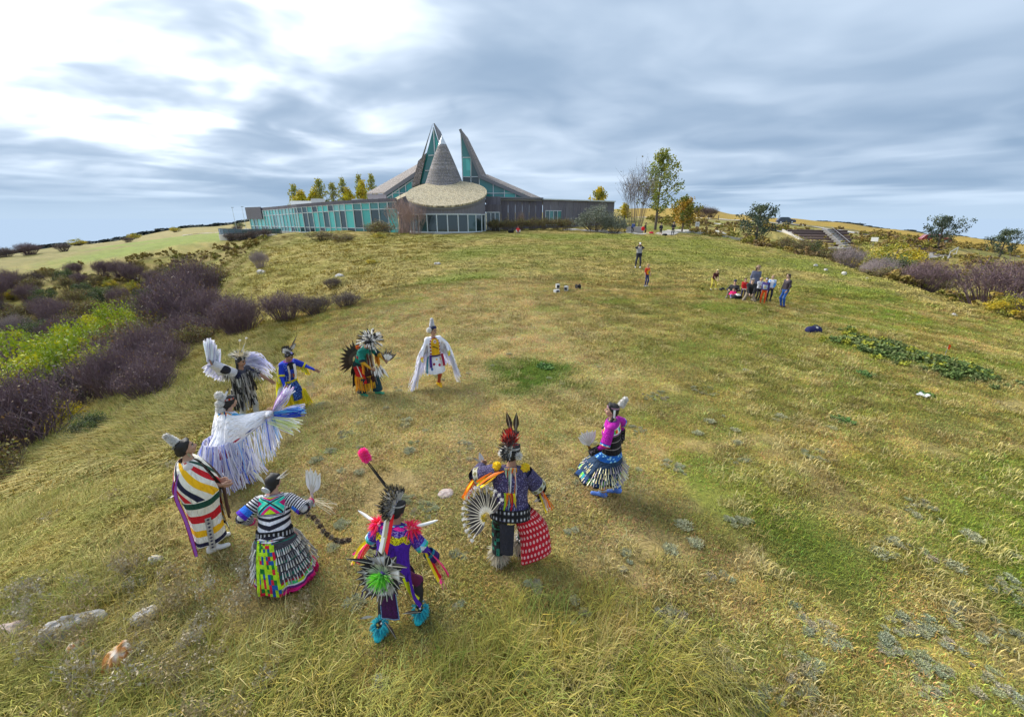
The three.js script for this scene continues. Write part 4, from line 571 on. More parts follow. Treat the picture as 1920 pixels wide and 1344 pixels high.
function handGeo(curl, cell) { // wrist at the origin, fingers along +y, palm facing +z, thumb on +x
  const p = [], c = KEY[1];
  for (const x of [-0.026, 0, 0.024]) p.push(cap(V(x * 0.7, 0, 0), V(x, 0.082, 0.004), 0.017, 0.015, c));
  [[-0.033, 0.058, 0.86], [-0.012, 0.072, 1], [0.011, 0.078, 1], [0.032, 0.070, 0.92]].forEach(([x, L, k]) => { let a = curl * 0.55, q = V(x, 0.088, 0.004); for (let j = 0; j < 3; j++) { const l = L * [0.46, 0.31, 0.25][j], e = q.clone().add(V(0, Math.cos(a) * l, Math.sin(a) * l)); p.push(cap(q, e, 0.0095 * k - j * 0.0008, 0.0088 * k - j * 0.0008, c)); q = e; a += curl; } });
  const t1 = V(0.028, 0.024, 0.006), t2 = V(0.054, 0.052, 0.018), t3 = V(0.060 - curl * 0.02, 0.084, 0.024 + curl * 0.02); p.push(cap(t1, t2, 0.013, 0.0105, c), cap(t2, t3, 0.0105, 0.009, c));
  return meshField(p, cell, 0.006);
}
const HEADS = [headGeo(0.0055), headGeo(0.011)], HANDS = { open: [handGeo(0.28, 0.0055), handGeo(0.28, 0.010)], grip: [handGeo(1.25, 0.0055), handGeo(1.25, 0.010)] };
const LIP = [0.30, 0.10, 0.085], INK = [0.02, 0.015, 0.012];
function tinted(g, skin) { const r = g.clone(), c = r.attributes.color; for (let i = 0; i < c.count; i++) { const k = c.getX(i) > 0.5 ? (c.getY(i) > 0.5 ? [0.55, 0.52, 0.48] : skin) : c.getY(i) > 0.5 ? LIP.map((v, j) => v * 0.5 + skin[j] * 0.4) : INK; c.setXYZ(i, ...k); } return r; }
function bend(a, t, l1, l2, pole) { // two bones from a towards t; returns [joint, end]
  const d = V().subVectors(t, a), L = clamp(d.length(), Math.abs(l1 - l2) + 0.01, l1 + l2 - 0.004), n = d.normalize(), x = (L * L + l1 * l1 - l2 * l2) / (2 * L), h = Math.sqrt(Math.max(0, l1 * l1 - x * x)), p = pole.clone().addScaledVector(n, -pole.dot(n)).normalize();
  return [a.clone().addScaledVector(n, x).addScaledVector(p, h), a.clone().addScaledVector(n, L)];
}
const SKIN = [0.36, 0.195, 0.125], SKIN2 = [0.46, 0.27, 0.19], HAIR = [0.012, 0.010, 0.010];
// A person in its own frame: facing +z, left hand on +x, standing on y = 0. Measures in metres for a stature of 1.76, scaled by s.
function person(label, group, x, z, turn, o) {
  const s = o.s ?? 1, g = thing('person', label, 'person', x, heightAt(x, z) + (o.lift ?? 0) + 0.012, z, turn, group), lo = o.detail === 0 ? 1 : 0, J = {};
  const sc = (v) => V(v[0], v[1], v[2]), lean = o.lean ?? 0, side = o.side ?? 0, tw = o.twist ?? 0;
  J.hip = sc(o.hip ?? [0, 0.93, 0]); J.U = V(Math.sin(side), Math.cos(lean) * Math.cos(side), Math.sin(lean)).normalize();
  J.X = V(Math.cos(tw), 0, -Math.sin(tw)); J.X.addScaledVector(J.U, -J.X.dot(J.U)).normalize(); J.Z = V().crossVectors(J.X, J.U);
  const at = (u, xx, zz) => J.hip.clone().addScaledVector(J.U, u).addScaledVector(J.X, xx).addScaledVector(J.Z, zz); J.at = at;
  J.chest = at(0.49, 0, 0); const sw = o.sw ?? 0.175; J.shL = at(0.485, sw, 0); J.shR = at(0.485, -sw, 0); J.neck = at(0.54, 0, 0.005);
  const hp = o.head ?? [0, 0, 0]; J.hq = new THREE.Quaternion().setFromEuler(new THREE.Euler(hp[0], hp[1], hp[2] ?? 0, 'YXZ')); J.head = at(0.62, 0, 0.01).add(V(0, 0.085, 0.02).applyQuaternion(J.hq)).add(V(0, 0.02, 0));
  const f = o.feet ?? [[0.11, 0.08, 0], [-0.11, 0.08, 0]], ft = o.toes ?? [0.1, -0.1];
  for (const [i, n, sg] of [[0, 'L', 1], [1, 'R', -1]]) {
    J['hp' + n] = at(-0.02, sg * 0.085, 0); [J['kn' + n], J['an' + n]] = bend(J['hp' + n], sc(f[i]), 0.43, 0.43, sc(o.knee?.[i] ?? [sg * 0.25, 0, 1]));
    const a = ft[i], ti = o.tip?.[i] ?? 0; J['toe' + n] = J['an' + n].clone().add(V(Math.sin(a) * 0.17 * Math.cos(ti), -0.045 - Math.sin(ti) * 0.15, Math.cos(a) * 0.17 * Math.cos(ti))); J['heel' + n] = J['an' + n].clone().add(V(-Math.sin(a) * 0.04, -0.04 + Math.sin(ti) * 0.02, -Math.cos(a) * 0.04));
    [J['el' + n], J['wr' + n]] = bend(J['sh' + n], sc(o.hands?.[i] ?? [sg * 0.25, 0.83, 0.08]), 0.285, 0.25, sc(o.pole?.[i] ?? [sg * 0.8, -0.3, -0.8]));
    J['hd' + n] = V().subVectors(J['wr' + n], J['el' + n]).normalize(); J['gr' + n] = J['wr' + n].clone().addScaledVector(J['hd' + n], 0.08);
  }
  const k = { skin: SKIN, top: [0.2, 0.2, 0.2], pants: [0.05, 0.06, 0.1], shoe: [0.03, 0.03, 0.03], ...o.col }, B = o.bulk ?? 1, C = { sleeve: k.top, fore: k.sleeve ?? k.top, shin: k.pants, neck: k.skin, ...k };
  const q = [cap(J.hpL, J.hpR, 0.105 * B, 0.105 * B, C.pants), cap(at(0.40, 0.10, -0.005), at(0.40, -0.10, -0.005), 0.105 * B, 0.105 * B, C.top), cap(J.shL, J.shR, 0.062 * B, 0.062 * B, C.top), cap(at(0.5, 0, 0), J.head.clone().add(V(0, -0.05, -0.015).applyQuaternion(J.hq)), 0.058, 0.052, C.neck)];
  for (const sx of [-1, 1]) q.push(cap(at(0.04, sx * 0.05, 0), at(0.36, sx * 0.075, 0.01), 0.112 * B, 0.110 * B, C.top));
  if (o.bust) for (const sx of [-1, 1]) q.push(ell(at(0.34, sx * 0.075, 0.085), [0.07, 0.075, 0.07], C.top));
  for (const n of ['L', 'R']) {
    const sB = 1 + (B - 1) * 0.8;
    q.push(cap(J['sh' + n], J['el' + n], 0.054 * sB, 0.043 * sB, C['sleeve' + n] ?? C.sleeve), cap(J['el' + n], J['wr' + n], 0.043 * sB, 0.030 * sB, C['fore' + n] ?? C.fore), cap(J['hp' + n], J['kn' + n], 0.084 * (1 + (B - 1) * 0.5), 0.057, C.pants), cap(J['kn' + n], J['an' + n], 0.056, 0.040, C.shin), cap(J['heel' + n], J['toe' + n], 0.042, 0.034, C['shoe' + n] ?? C.shoe), cap(J['an' + n], J['heel' + n], 0.044, 0.042, C.shoe));
    const calf = J['kn' + n].clone().lerp(J['an' + n], 0.3); q.push(ell(calf.add(V(0, 0, -0.015)), [0.052, 0.1, 0.052], C.shin));
  }
  const geos = [meshField(q, lo ? 0.024 : 0.0135, 0.05)], mx = new THREE.Matrix4();
  geos.push(tinted(HEADS[lo], k.skin).applyMatrix4(mx.compose(J.head, J.hq, V(1, 1, 1).multiplyScalar(o.headSize ?? 1))));
  for (const [i, n, sg] of [[0, 'L', 1], [1, 'R', -1]]) {
    const kind = o.grip?.[i] ?? 'open', y = J['hd' + n], pz = sc(o.palm?.[i] ?? [-sg, 0.2, 0.2]); pz.addScaledVector(y, -pz.dot(y)).normalize(); const px = V().crossVectors(y, pz), flip = sg < 0 ? -1 : 1;
    const gm = tinted(HANDS[kind][lo], k.hand ?? k.skin); if (flip > 0) { gm.scale(-1, 1, 1); const ix = gm.index.array; for (let a = 0; a < ix.length; a += 3) { const t = ix[a]; ix[a] = ix[a + 1]; ix[a + 1] = t; } gm.computeVertexNormals(); }
    geos.push(gm.applyMatrix4(mx.makeBasis(px, y, pz).setPosition(J['wr' + n])));
  }
  const body = part('body', mergeGeometries(geos), o.bodyMat ?? BODYM, g); g.scale.setScalar(s); J.g = g; J.body = body; J.lo = lo;
  J.hp = (v) => V(...v).applyQuaternion(J.hq).add(J.head); // point in head space
  const hc = o.hair; if (hc !== null) {
    const hs = [ell(V(0, 0.045, -0.022), [0.083, 0.086, 0.093], hc ?? HAIR), ell(V(0, -0.01, -0.05), [0.076, 0.085, 0.064], hc ?? HAIR), cap(V(-0.05, 0.085, 0.045), V(0.05, 0.085, 0.045), 0.03, 0.03, hc ?? HAIR)];
    for (const sg of [-1, 1]) hs.push(cap(V(sg * 0.068, 0.06, 0.035), V(sg * 0.078, -0.01, -0.012), 0.018, 0.016, hc ?? HAIR));
    for (const e of o.hairMore ?? []) hs.push(cap(V(...e[0]), V(...e[1]), e[2], e[3], hc ?? HAIR));
    part('hair', meshField(hs, lo ? 0.013 : 0.008, 0.02).applyMatrix4(mx.compose(J.head, J.hq, V(1, 1, 1).multiplyScalar(o.headSize ?? 1))), HAIRM, g);
  }
  return J;
}
const BODYM = vmat(0.75), HAIRM = vmat(0.65), CLOTH = vmat(0.9), FLUFF = phys({ vertexColors: true, roughness: 1, side: THREE.DoubleSide, transmission: 0.4, thickness: 0 });
// ---------------------------------------------------------------- clothing helpers
const srgb = (c) => { const k = new THREE.Color().setRGB(c[0] / 255, c[1] / 255, c[2] / 255, THREE.SRGBColorSpace); return [k.r, k.g, k.b]; };
const WRINKLE = (() => { const n = 256, d = new Uint8Array(n * n * 4); for (let j = 0; j < n; j++) for (let i = 0; i < n; i++) { const u = i / n, v = j / n, k = (a, b) => fbm(a, b, 4), q = mix(mix(k(u * 9, v * 4), k((u - 1) * 9, v * 4), u), mix(k(u * 9, (v - 1) * 4), k((u - 1) * 9, (v - 1) * 4), u), v), r = 255 * clamp(1 - Math.abs(q - 0.5) * 5); d.set([r, r, r, 255], (j * n + i) * 4); } const t = new THREE.DataTexture(d, n, n); t.magFilter = THREE.LinearFilter; t.wrapS = t.wrapT = THREE.RepeatWrapping; t.repeat.set(3, 2); t.needsUpdate = true; return t; })();
function dyed(w, h, fn, more = {}) { const d = new Uint8Array(w * h * 4); for (let j = 0; j < h; j++) for (let i = 0; i < w; i++) { const c = fn((i + 0.5) / w, (j + 0.5) / h); d.set([c[0], c[1], c[2], 255], (j * w + i) * 4); } const t = new THREE.DataTexture(d, w, h); t.colorSpace = THREE.SRGBColorSpace; t.magFilter = THREE.LinearFilter; t.wrapS = t.wrapT = THREE.RepeatWrapping; t.needsUpdate = true; return new THREE.MeshStandardMaterial({ map: t, bumpMap: WRINKLE, bumpScale: 0.022, roughness: 0.9, side: THREE.DoubleSide, ...more }); }
// closed or open sleeve of cloth through rings {c, x, z, rx, rz}; u runs round from the left side over the front
function loft(rings, { n = 48, rows = 0, ripple = 0, waves = 7, a0 = 0, a1 = Math.PI * 2, seed = 1, grow = 1 } = {}) {
  const m = rows || (rings.length - 1) * 6, pos = [], uv = [], idx = [], R = rng(seed), ph = R() * 6, ph2 = R() * 6;
  const sm = (f, t) => { const i = Math.min(rings.length - 2, Math.floor(t)), q = t - i, g = (j) => f(rings[clamp(j, 0, rings.length - 1)]); const p0 = g(i - 1), p1 = g(i), p2 = g(i + 1), p3 = g(i + 2); return p1 + 0.5 * q * (p2 - p0 + q * (2 * p0 - 5 * p1 + 4 * p2 - p3 + q * (3 * (p1 - p2) + p3 - p0))); };
  for (let j = 0; j <= m; j++) {
    const t = j / m * (rings.length - 1), c = V(sm((r) => r.c.x, t), sm((r) => r.c.y, t), sm((r) => r.c.z, t)), X = V(sm((r) => r.x.x, t), sm((r) => r.x.y, t), sm((r) => r.x.z, t)).normalize(), Z = V(sm((r) => r.z.x, t), sm((r) => r.z.y, t), sm((r) => r.z.z, t)).normalize(), rx = sm((r) => r.rx, t), rz = sm((r) => r.rz, t);
    for (let i = 0; i <= n; i++) { const u = i / n, a = mix(a0, a1, u), k = 1 + ripple * Math.pow(j / m, grow) * (Math.sin(a * waves + ph) * 0.65 + Math.sin(a * (waves * 2 - 3) + ph2 + j * 0.1) * 0.35), p = c.clone().addScaledVector(X, Math.cos(a) * rx * k).addScaledVector(Z, Math.sin(a) * rz * k); pos.push(p.x, p.y, p.z); uv.push(u, j / m); if (i && j) { const b = j * (n + 1) + i; idx.push(b - n - 2, b - n - 1, b, b - n - 2, b, b - 1); } }
  }
  const g = new THREE.BufferGeometry(); g.setAttribute('position', new THREE.Float32BufferAttribute(pos, 3)); g.setAttribute('uv', new THREE.Float32BufferAttribute(uv, 2)); g.setIndex(idx); g.computeVertexNormals(); return g;
}
const AX = V(1, 0, 0), AZ = V(0, 0, 1);
const ring = (c, rx, rz, x = AX, z = AZ) => ({ c, x, z, rx, rz });
function tunic(J, u0, u1, o = {}) { const r = (u, rx, rz) => ring(J.at(u, 0, 0.005), rx, rz, J.X, J.Z); return loft([r(0.565, 0.075, 0.072), r(0.545, 0.16, 0.095), r(0.50, 0.245, 0.115), r(0.38, 0.232, 0.145), r(0.2, 0.205, 0.15), r(u1, o.rx ?? 0.24, o.rz ?? 0.19)], { n: 56, rows: 40, ...o }); }
function skirt(J, y0, y1, r0, r1, o = {}) { const c0 = J.at(y0, 0, 0), dn = V(o.dx ?? 0, y1, o.dz ?? 0), c1 = V(c0.x + dn.x, dn.y, c0.z + dn.z); return loft([ring(c0, r0, r0 * 0.78, J.X, J.Z), ring(c0.clone().lerp(c1, 0.35), mix(r0, r1, 0.5), mix(r0, r1, 0.5) * 0.82, J.X, AZ), ring(c1, r1, r1 * (o.flat ?? 0.88), J.X, AZ)], { n: 72, rows: 30, ripple: 0.08, waves: 9, grow: 1.6, ...o }); }
function sleeve(a, b, ra, rb, o = {}) { const d = V().subVectors(b, a).normalize(); let x = V().crossVectors(d, V(0.3, 0.2, 1)).normalize(); const z = V().crossVectors(x, d); return loft([ring(a, ra, ra, x, z), ring(a.clone().lerp(b, 0.5), (ra + rb) / 2, (ra + rb) / 2, x, z), ring(b, rb, rb, x, z)], { n: 24, rows: 10, ...o }); }
// strands hanging from a line of points
function fringe(s, pts, n, len, { dir = V(0, -1, 0), drop = 0.3, sway = 0.12, w = 0.011, cols = [[0.7, 0.7, 0.72]], seed = 1, seg = 5, spread = null, lenJ = 0.3 } = {}) {
  const R = rng(seed), curve = pts.length > 2 ? new THREE.CatmullRomCurve3(pts) : new THREE.LineCurve3(pts[0], pts[1]);
  for (let k = 0; k < n; k++) {
    const t = (k + R() * 0.9) / n, p = curve.getPoint(t), L = (typeof len === 'function' ? len(t) : len) * (1 - lenJ / 2 + R() * lenJ), d = (spread ? spread(t) : dir).clone().add(V(R() - 0.5, R() - 0.5, R() - 0.5).multiplyScalar(sway * 2)).normalize(), P = [], b = V(R() - 0.5, R() - 0.5, R() - 0.5).multiplyScalar(sway * L);
    for (let i = 0; i <= seg; i++) { const q = i / seg; P.push(p.clone().addScaledVector(d, L * q).addScaledVector(b, Math.sin(q * Math.PI) * 0.8).add(V(0, -drop * L * q * q, 0))); }
    const side = V().crossVectors(d, V(R() - 0.5, R() - 0.5, R() - 0.5)).normalize(), c = cols[Math.floor(R() * cols.length)], v = 0.85 + R() * 0.25;
    s.ribbon(P, w * (0.7 + R() * 0.6), side, [c[0] * v, c[1] * v, c[2] * v]);
  }
}
function tuft(s, c, n, r0, L, cols, { seed = 1, up = V(0, 1, 0), cone = 3.2, w = 0.012, squash = 1, drop = 0 } = {}) { // soft ball, plume or fur cuff of spikes
  const R = rng(seed); n = Math.round(n * 2.4); w *= 0.55;
  for (let k = 0; k < n; k++) { let d; do { d = V(R() * 2 - 1, R() * 2 - 1, R() * 2 - 1); } while (d.lengthSq() > 1 || d.lengthSq() < 0.02); d.normalize(); if (Math.acos(clamp(d.dot(up), -1, 1)) > cone) { k--; continue; } d.y *= squash; const a = c.clone().addScaledVector(d, r0), b = a.clone().addScaledVector(d, L * (0.6 + R() * 0.5)).add(V(0, -drop * R(), 0)), sd = V().crossVectors(d, V(R() - 0.5, R() - 0.5, R() - 0.5)).normalize(), col = cols[Math.floor(R() * cols.length)]; s.ribbon([a, a.clone().lerp(b, 0.5).add(V(0, drop * 0.2, 0)), b], [w, w * 0.9, w * 0.2], sd, col); }
}
function plumeBall(s, c, L, cols, o = {}) {
  const row = []; for (let j = 0; j <= 7; j++) for (let i = 0; i < 12; i++) { const a = i / 12 * 6.2832, b = j / 7 * Math.PI, r = L * (0.66 + 0.16 * hash2(i + j * 13, (o.seed ?? 1) * 7 | 0)); row.push(s.v(c.x + Math.sin(b) * Math.cos(a) * r, c.y + Math.cos(b) * r, c.z + Math.sin(b) * Math.sin(a) * r, cols[0])); }
  for (let j = 0; j < 7; j++) for (let i = 0; i < 12; i++) s.q(row[j * 12 + i], row[j * 12 + (i + 1) % 12], row[j * 12 + 12 + (i + 1) % 12], row[j * 12 + 12 + i]);
  tuft(s, c, 110, L * 0.6, L * 0.42, cols, { w: 0.03, ...o });
}
function featherGeo(L, w, colour, curve = 0.08) { // lies along +y, broad along x
  const s = new Soup(), n = 9, prof = (t) => t < 0.1 ? 0.12 : Math.sin(Math.PI * Math.pow((t - 0.08) / 0.92, 0.62)) * (t > 0.85 ? 1 : 1) * 0.5 + 0.05 * (1 - t);
  let last = null; for (let k = 0; k <= n; k++) { const t = k / n, hw = w * Math.max(0.03, prof(Math.min(t, 0.985))), z = curve * L * t * t, c = colour(t), row = [s.v(-hw, L * t, z - hw * 0.18, c), s.v(0, L * t, z + hw * 0.12, c), s.v(hw, L * t, z - hw * 0.18, c)]; if (last) { s.q(last[0], last[1], row[1], row[0]); s.q(last[1], last[2], row[2], row[1]); } last = row; }
  s.ribbon([V(0, -L * 0.06, 0.004), V(0, L * 0.5, curve * L * 0.25 + w * 0.09), V(0, L * 0.96, curve * L * 0.92 + w * 0.09)], [0.008, 0.006, 0.003], AX, [0.6, 0.56, 0.46]); return s.geo();
}
const WHITE = [0.80, 0.79, 0.77], BLACK = [0.018, 0.016, 0.017], DARKF = [0.06, 0.042, 0.032];
const FE = {
  white: featherGeo(0.3, 0.06, () => WHITE), black: featherGeo(0.26, 0.05, (t) => t > 0.15 ? BLACK : WHITE), brown: featherGeo(0.34, 0.062, (t) => t < 0.3 ? [0.16, 0.11, 0.08] : DARKF), tip: featherGeo(0.3, 0.058, (t) => t > 0.62 ? DARKF : WHITE), tipwhite: featherGeo(0.27, 0.05, (t) => t > 0.85 ? WHITE : t > 0.2 ? [0.10, 0.09, 0.09] : WHITE), grey: featherGeo(0.28, 0.055, (t) => t > 0.7 ? [0.10, 0.09, 0.085] : [0.42, 0.38, 0.33]), lime: featherGeo(0.2, 0.04, () => [0.22, 0.60, 0.05]),
};
function feather(parent, kind, base, dir, face, size = 1, wide = 1) { const m = part('feather', FE[kind], CLOTH, parent), y = dir.clone().normalize(), z = face.clone().addScaledVector(y, -face.dot(y)).normalize(), x = V().crossVectors(y, z); m.matrixAutoUpdate = true; m.position.copy(base); m.quaternion.setFromRotationMatrix(new THREE.Matrix4().makeBasis(x, y, z)); m.scale.set(size * wide, size, size); return m; }
function featherFan(parent, kinds, c, axis, up, n, a0, a1, r0, size, cup = 0.15, wide = 1.45) { // axis: the way the fan faces
  const x = V().crossVectors(up, axis).normalize(), y = V().crossVectors(axis, x).normalize();
  for (let k = 0; k < n; k++) { const a = mix(a0, a1, n > 1 ? k / (n - 1) : 0.5), d = y.clone().multiplyScalar(Math.cos(a)).addScaledVector(x, Math.sin(a)).addScaledVector(axis, cup + (k % 2) * 0.04); feather(parent, kinds[k % kinds.length], c.clone().addScaledVector(d, r0), d, axis, size * (0.94 + 0.12 * ((k * 7) % 5) / 5), wide); }
}
function strip(parent, name, pts, w, side, col, mt = CLOTH, n = 16) { const s = new Soup(), c = new THREE.CatmullRomCurve3(pts); s.ribbon(c.getPoints(n), w, side, col); return part(name, s.geo(), mt, parent); }
function furMesh(parent, name, fn, mt = FLUFF) { const s = new Soup(); fn(s); return part(name, s.geo(), mt, parent, true); }
function lump(parent, name, prims, cell = 0.012, k = 0.02, mt = CLOTH) { return part(name, meshField(prims, cell, k), mt, parent); }
// ---------------------------------------------------------------- the ten dancers
const PINK = srgb([255, 40, 150]), MAG = srgb([175, 10, 150]), CYAN = srgb([30, 190, 205]), YEL = srgb([250, 225, 10]), ORG = srgb([250, 130, 15]), REDC = srgb([215, 15, 30]), BLUE = srgb([25, 60, 200]), SKYB = srgb([90, 180, 235]), PURP = srgb([70, 20, 150]), LAV = srgb([160, 150, 220]), LIMEC = srgb([190, 235, 20]), TEAL = srgb([0, 130, 120]), NAVY = srgb([25, 28, 60]), CREAM = srgb([225, 215, 190]), BRASS = [0.5, 0.38, 0.12], SILVER = [0.62, 0.62, 0.62], BROWNF = [0.11, 0.06, 0.04];
const DGRP = undefined;
const cloth = (c, rough = 0.9) => mat(c[0], c[1], c[2], rough, { side: THREE.DoubleSide, bumpMap: WRINKLE, bumpScale: 0.012 });
const inDisc = (u, v, cu, cv, ru, rv) => ((u - cu) / ru) ** 2 + ((v - cv) / rv) ** 2 < 1;
function beltOn(J, u, r, fn, h = 0.04) { return part('belt', loft([ring(J.at(u + h, 0, 0), r, r * 0.74, J.X, J.Z), ring(J.at(u - h, 0, 0), r * 1.02, r * 0.76, J.X, J.Z)], { n: 48, rows: 3 }), dyed(128, 8, fn), J.g); }
function cones(parent, rows, cols, seed, gapAt = -9) { return furMesh(parent, 'jingle_cones', (s) => { const R = rng(seed); for (const [c, rx, rz, n, L, tilt] of rows) for (let k = 0; k < n; k++) { const a = (k + R() * 0.4) / n * Math.PI * 2; if (Math.abs(a - gapAt) < 0.47) continue; const o = V(Math.cos(a), 0, Math.sin(a)), p = c.clone().add(V(o.x * rx, 0, o.z * rz)), e = p.clone().addScaledVector(o, L * tilt * (0.6 + R() * 0.9)).add(V((R() - 0.5) * 0.02, -L, (R() - 0.5) * 0.02)), col = cols[Math.floor(R() * cols.length)]; s.tube([p, e], [0.004, 0.011], col, 5); } }, vmat(0.3, { metalness: 0.35 })); }
function roach(J, tipc, basec, { n = 260, L = 0.16, back = 0.12, board = LAV, dirUp = 1 } = {}) { // crest of stiff hair from brow to nape
  const g = J.g; furMesh(g, 'roach', (s) => { const R = rng(n); for (let k = 0; k < n; k++) { const t = k / n, a = mix(0.35, -1.9, t), base = J.hp([(R() - 0.5) * 0.05, 0.03 + Math.cos(a) * 0.095, -0.02 + Math.sin(a) * 0.105 - (t > 0.8 ? 0 : 0)]), out = V((R() - 0.5) * 0.9, Math.cos(a) * dirUp, Math.sin(a) - 0.25).normalize().applyQuaternion(J.hq), l = L * (0.65 + 0.5 * Math.sin(t * Math.PI)) * (0.85 + R() * 0.3), sd = V().crossVectors(out, V(R() - 0.5, R() - 0.5, R() - 0.5)).normalize(); s.ribbon([base, base.clone().addScaledVector(out, l * 0.62), base.clone().addScaledVector(out, l * 0.66), base.clone().addScaledVector(out, l * 0.86), base.clone().addScaledVector(out, l)], [0.016, 0.015, 0.014, 0.012, 0.004], sd, [basec, basec, BLACK, BLACK, tipc]); } });
  const st = strip(g, 'roach_board', [J.hp([0, 0.12, 0.06]), J.hp([0, 0.15, -0.03]), J.hp([0, 0.09, -0.12]), J.hp([0, -0.02, -0.15])], 0.05, V(1, 0, 0).applyQuaternion(J.hq), board); return st;
}
function band(J, col, h = 0.07, w = 0.026, fn) { return part('headband', loft([ring(J.hp([0, h + w / 2, -0.012]), 0.088, 0.104, V(1, 0, 0).applyQuaternion(J.hq), V(0, 0, 1).applyQuaternion(J.hq)), ring(J.hp([0, h - w / 2, -0.012]), 0.089, 0.105, V(1, 0, 0).applyQuaternion(J.hq), V(0, 0, 1).applyQuaternion(J.hq))], { n: 32, rows: 2 }), fn ? dyed(64, 4, fn) : cloth(col), J.g); }
const furCuff = (J, n, cols, L = 0.11, r = 0.05, y = 0) => furMesh(J.g, 'fur_anklet', (s) => { const a = J['an' + n].clone().add(V(0, 0.05 + y, 0.02)); for (const dy of [0, 0.03, 0.06]) tuft(s, a.clone().add(V(0, dy, 0)), 120, r, L, cols, { seed: 7 + dy * 100, up: V(0, -0.5, 0.3).normalize(), cone: 1.9, w: 0.02, drop: 0.07 }); tuft(s, J['toe' + n].clone().lerp(J['an' + n], 0.4), 80, 0.03, L * 0.7, cols, { seed: 3, w: 0.018, drop: 0.04 }); });

{ // blanket
  const J = person('woman wrapped in a white blanket with yellow, red and green stripes', DGRP, -4.16, -4.42, 2.15, { s: 0.95, sw: 0.145, bust: 1, hands: [[0.05, 1.02, 0.26], [-0.07, 1.0, 0.27]], head: [-0.22, 0.12, 0], pole: [[0.25, -1, -0.4], [-0.25, -1, -0.4]], hairMore: [[[0, -0.05, -0.085], [0, -0.02, -0.09], 0.045, 0.04]], col: { top: [0.55, 0.5, 0.46], pants: WHITE, shoe: WHITE, fore: SKIN, skin: SKIN2 } });
  const r = (y, rx, rz, z = 0) => ring(V(0, y, z), rx, rz);
  part('blanket', loft([r(1.49, 0.10, 0.085, -0.02), r(1.43, 0.215, 0.14, -0.01), r(1.22, 0.29, 0.215), r(1.0, 0.30, 0.235, 0.03), r(0.7, 0.25, 0.205, 0.02), r(0.4, 0.235, 0.20, 0.01), r(0.2, 0.245, 0.215, 0)], { n: 80, rows: 60, ripple: 0.05, waves: 6, a0: 2.0, a1: 1.75 + Math.PI * 2 }), dyed(256, 512, (u0, v) => {
    const W = [238, 234, 222], Y = [250, 190, 15], Rr = [205, 20, 35], Gg = [20, 75, 60], N = [28, 30, 62], u = (2.0 + u0 * (Math.PI * 2 - 0.25)) / (Math.PI * 2) % 1;
    if (v > 0.52) { for (const [a, b, c] of [[0.53, 0.585, Gg], [0.655, 0.72, Rr], [0.79, 0.855, Y], [0.925, 0.985, N]]) if (v > a && v < b) return c; return W; }
    const q = u + 0.55 * v; for (const [a, b, c] of [[0.60, 0.675, Y], [0.485, 0.545, Rr], [0.40, 0.445, Gg], [0.74, 0.80, N], [0.84, 0.90, Rr]]) if (q > a && q < b) return c; return W; }), J.g);
  for (const [x, w, c, z] of [[-0.15, 0.045, srgb([165, 15, 75]), -0.2], [-0.10, 0.04, srgb([140, 100, 200]), -0.215], [-0.19, 0.03, srgb([160, 90, 190]), -0.19]]) strip(J.g, 'ribbon', [V(x, 1.40, z + 0.10), V(x * 1.1, 1.15, z + 0.0), V(x * 1.15, 0.7, z + 0.015), V(x * 1.2, 0.32, z + 0.015), V(x * 1.25, 0.1, z + 0.01)], w, V(0.35, 0, 0.94), c);
  for (const sg of [-1, 1]) { strip(J.g, 'hair_wrap', [V(sg * 0.06, 1.40, 0.12), V(sg * 0.07, 1.2, 0.215), V(sg * 0.06, 0.95, 0.28), V(sg * 0.05, 0.62, 0.265), V(sg * 0.05, 0.42, 0.26)], 0.06, V(0.8, 0, 0.6 * sg), BROWNF); part('earring', new THREE.CylinderGeometry(0.035, 0.035, 0.008, 16).rotateX(1.2).translate(J.head.x + sg * 0.085, J.head.y - 0.08, J.head.z + 0.03), cloth([0.7, 0.62, 0.35], 0.3), J.g); }
  part('breastplate', loft([r(1.40, 0.09, 0.12, 0.02), r(1.14, 0.13, 0.215, 0.01)], { n: 20, rows: 12, a0: 0.9, a1: 2.25 }), dyed(64, 64, (u, v) => (v * 12) % 1 < 0.3 ? [120, 95, 80] : Math.abs(u - 0.5) < 0.04 ? [70, 50, 45] : [228, 220, 205]), J.g);
  strip(J.g, 'beaded_strip', [V(-0.25, 0.66, 0.06), V(-0.265, 0.4, 0.04), V(-0.27, 0.16, 0.02)], 0.07, AZ, WHITE, dyed(32, 128, (u, v) => (Math.abs(((v * 9) % 1) - 0.5) + Math.abs(u - 0.5)) < 0.3 ? [60, 60, 95] : [232, 226, 216]));
  furMesh(J.g, 'plume', (s) => { for (let k = 0; k < 4; k++) plumeBall(s, J.hp([0.01, 0.13 + k * 0.04, -0.06 - k * 0.012]), 0.065 - k * 0.006, k > 2 ? [WHITE, [0.5, 0.42, 0.33]] : [WHITE], { seed: k }); });
  part('barrette', new THREE.BoxGeometry(0.09, 0.05, 0.02).rotateX(0.7).translate(J.head.x - 0.02, J.head.y + 0.06, J.head.z - 0.11), dyed(32, 16, (u, v) => (u * 4 + v * 3) % 1 < 0.5 ? [235, 230, 190] : [40, 40, 60]), J.g);
  feather(J.g, 'tip', V(-0.16, 1.12, -0.17), V(-0.2, -0.35, -0.9), V(0, 1, 0), 0.5);
}
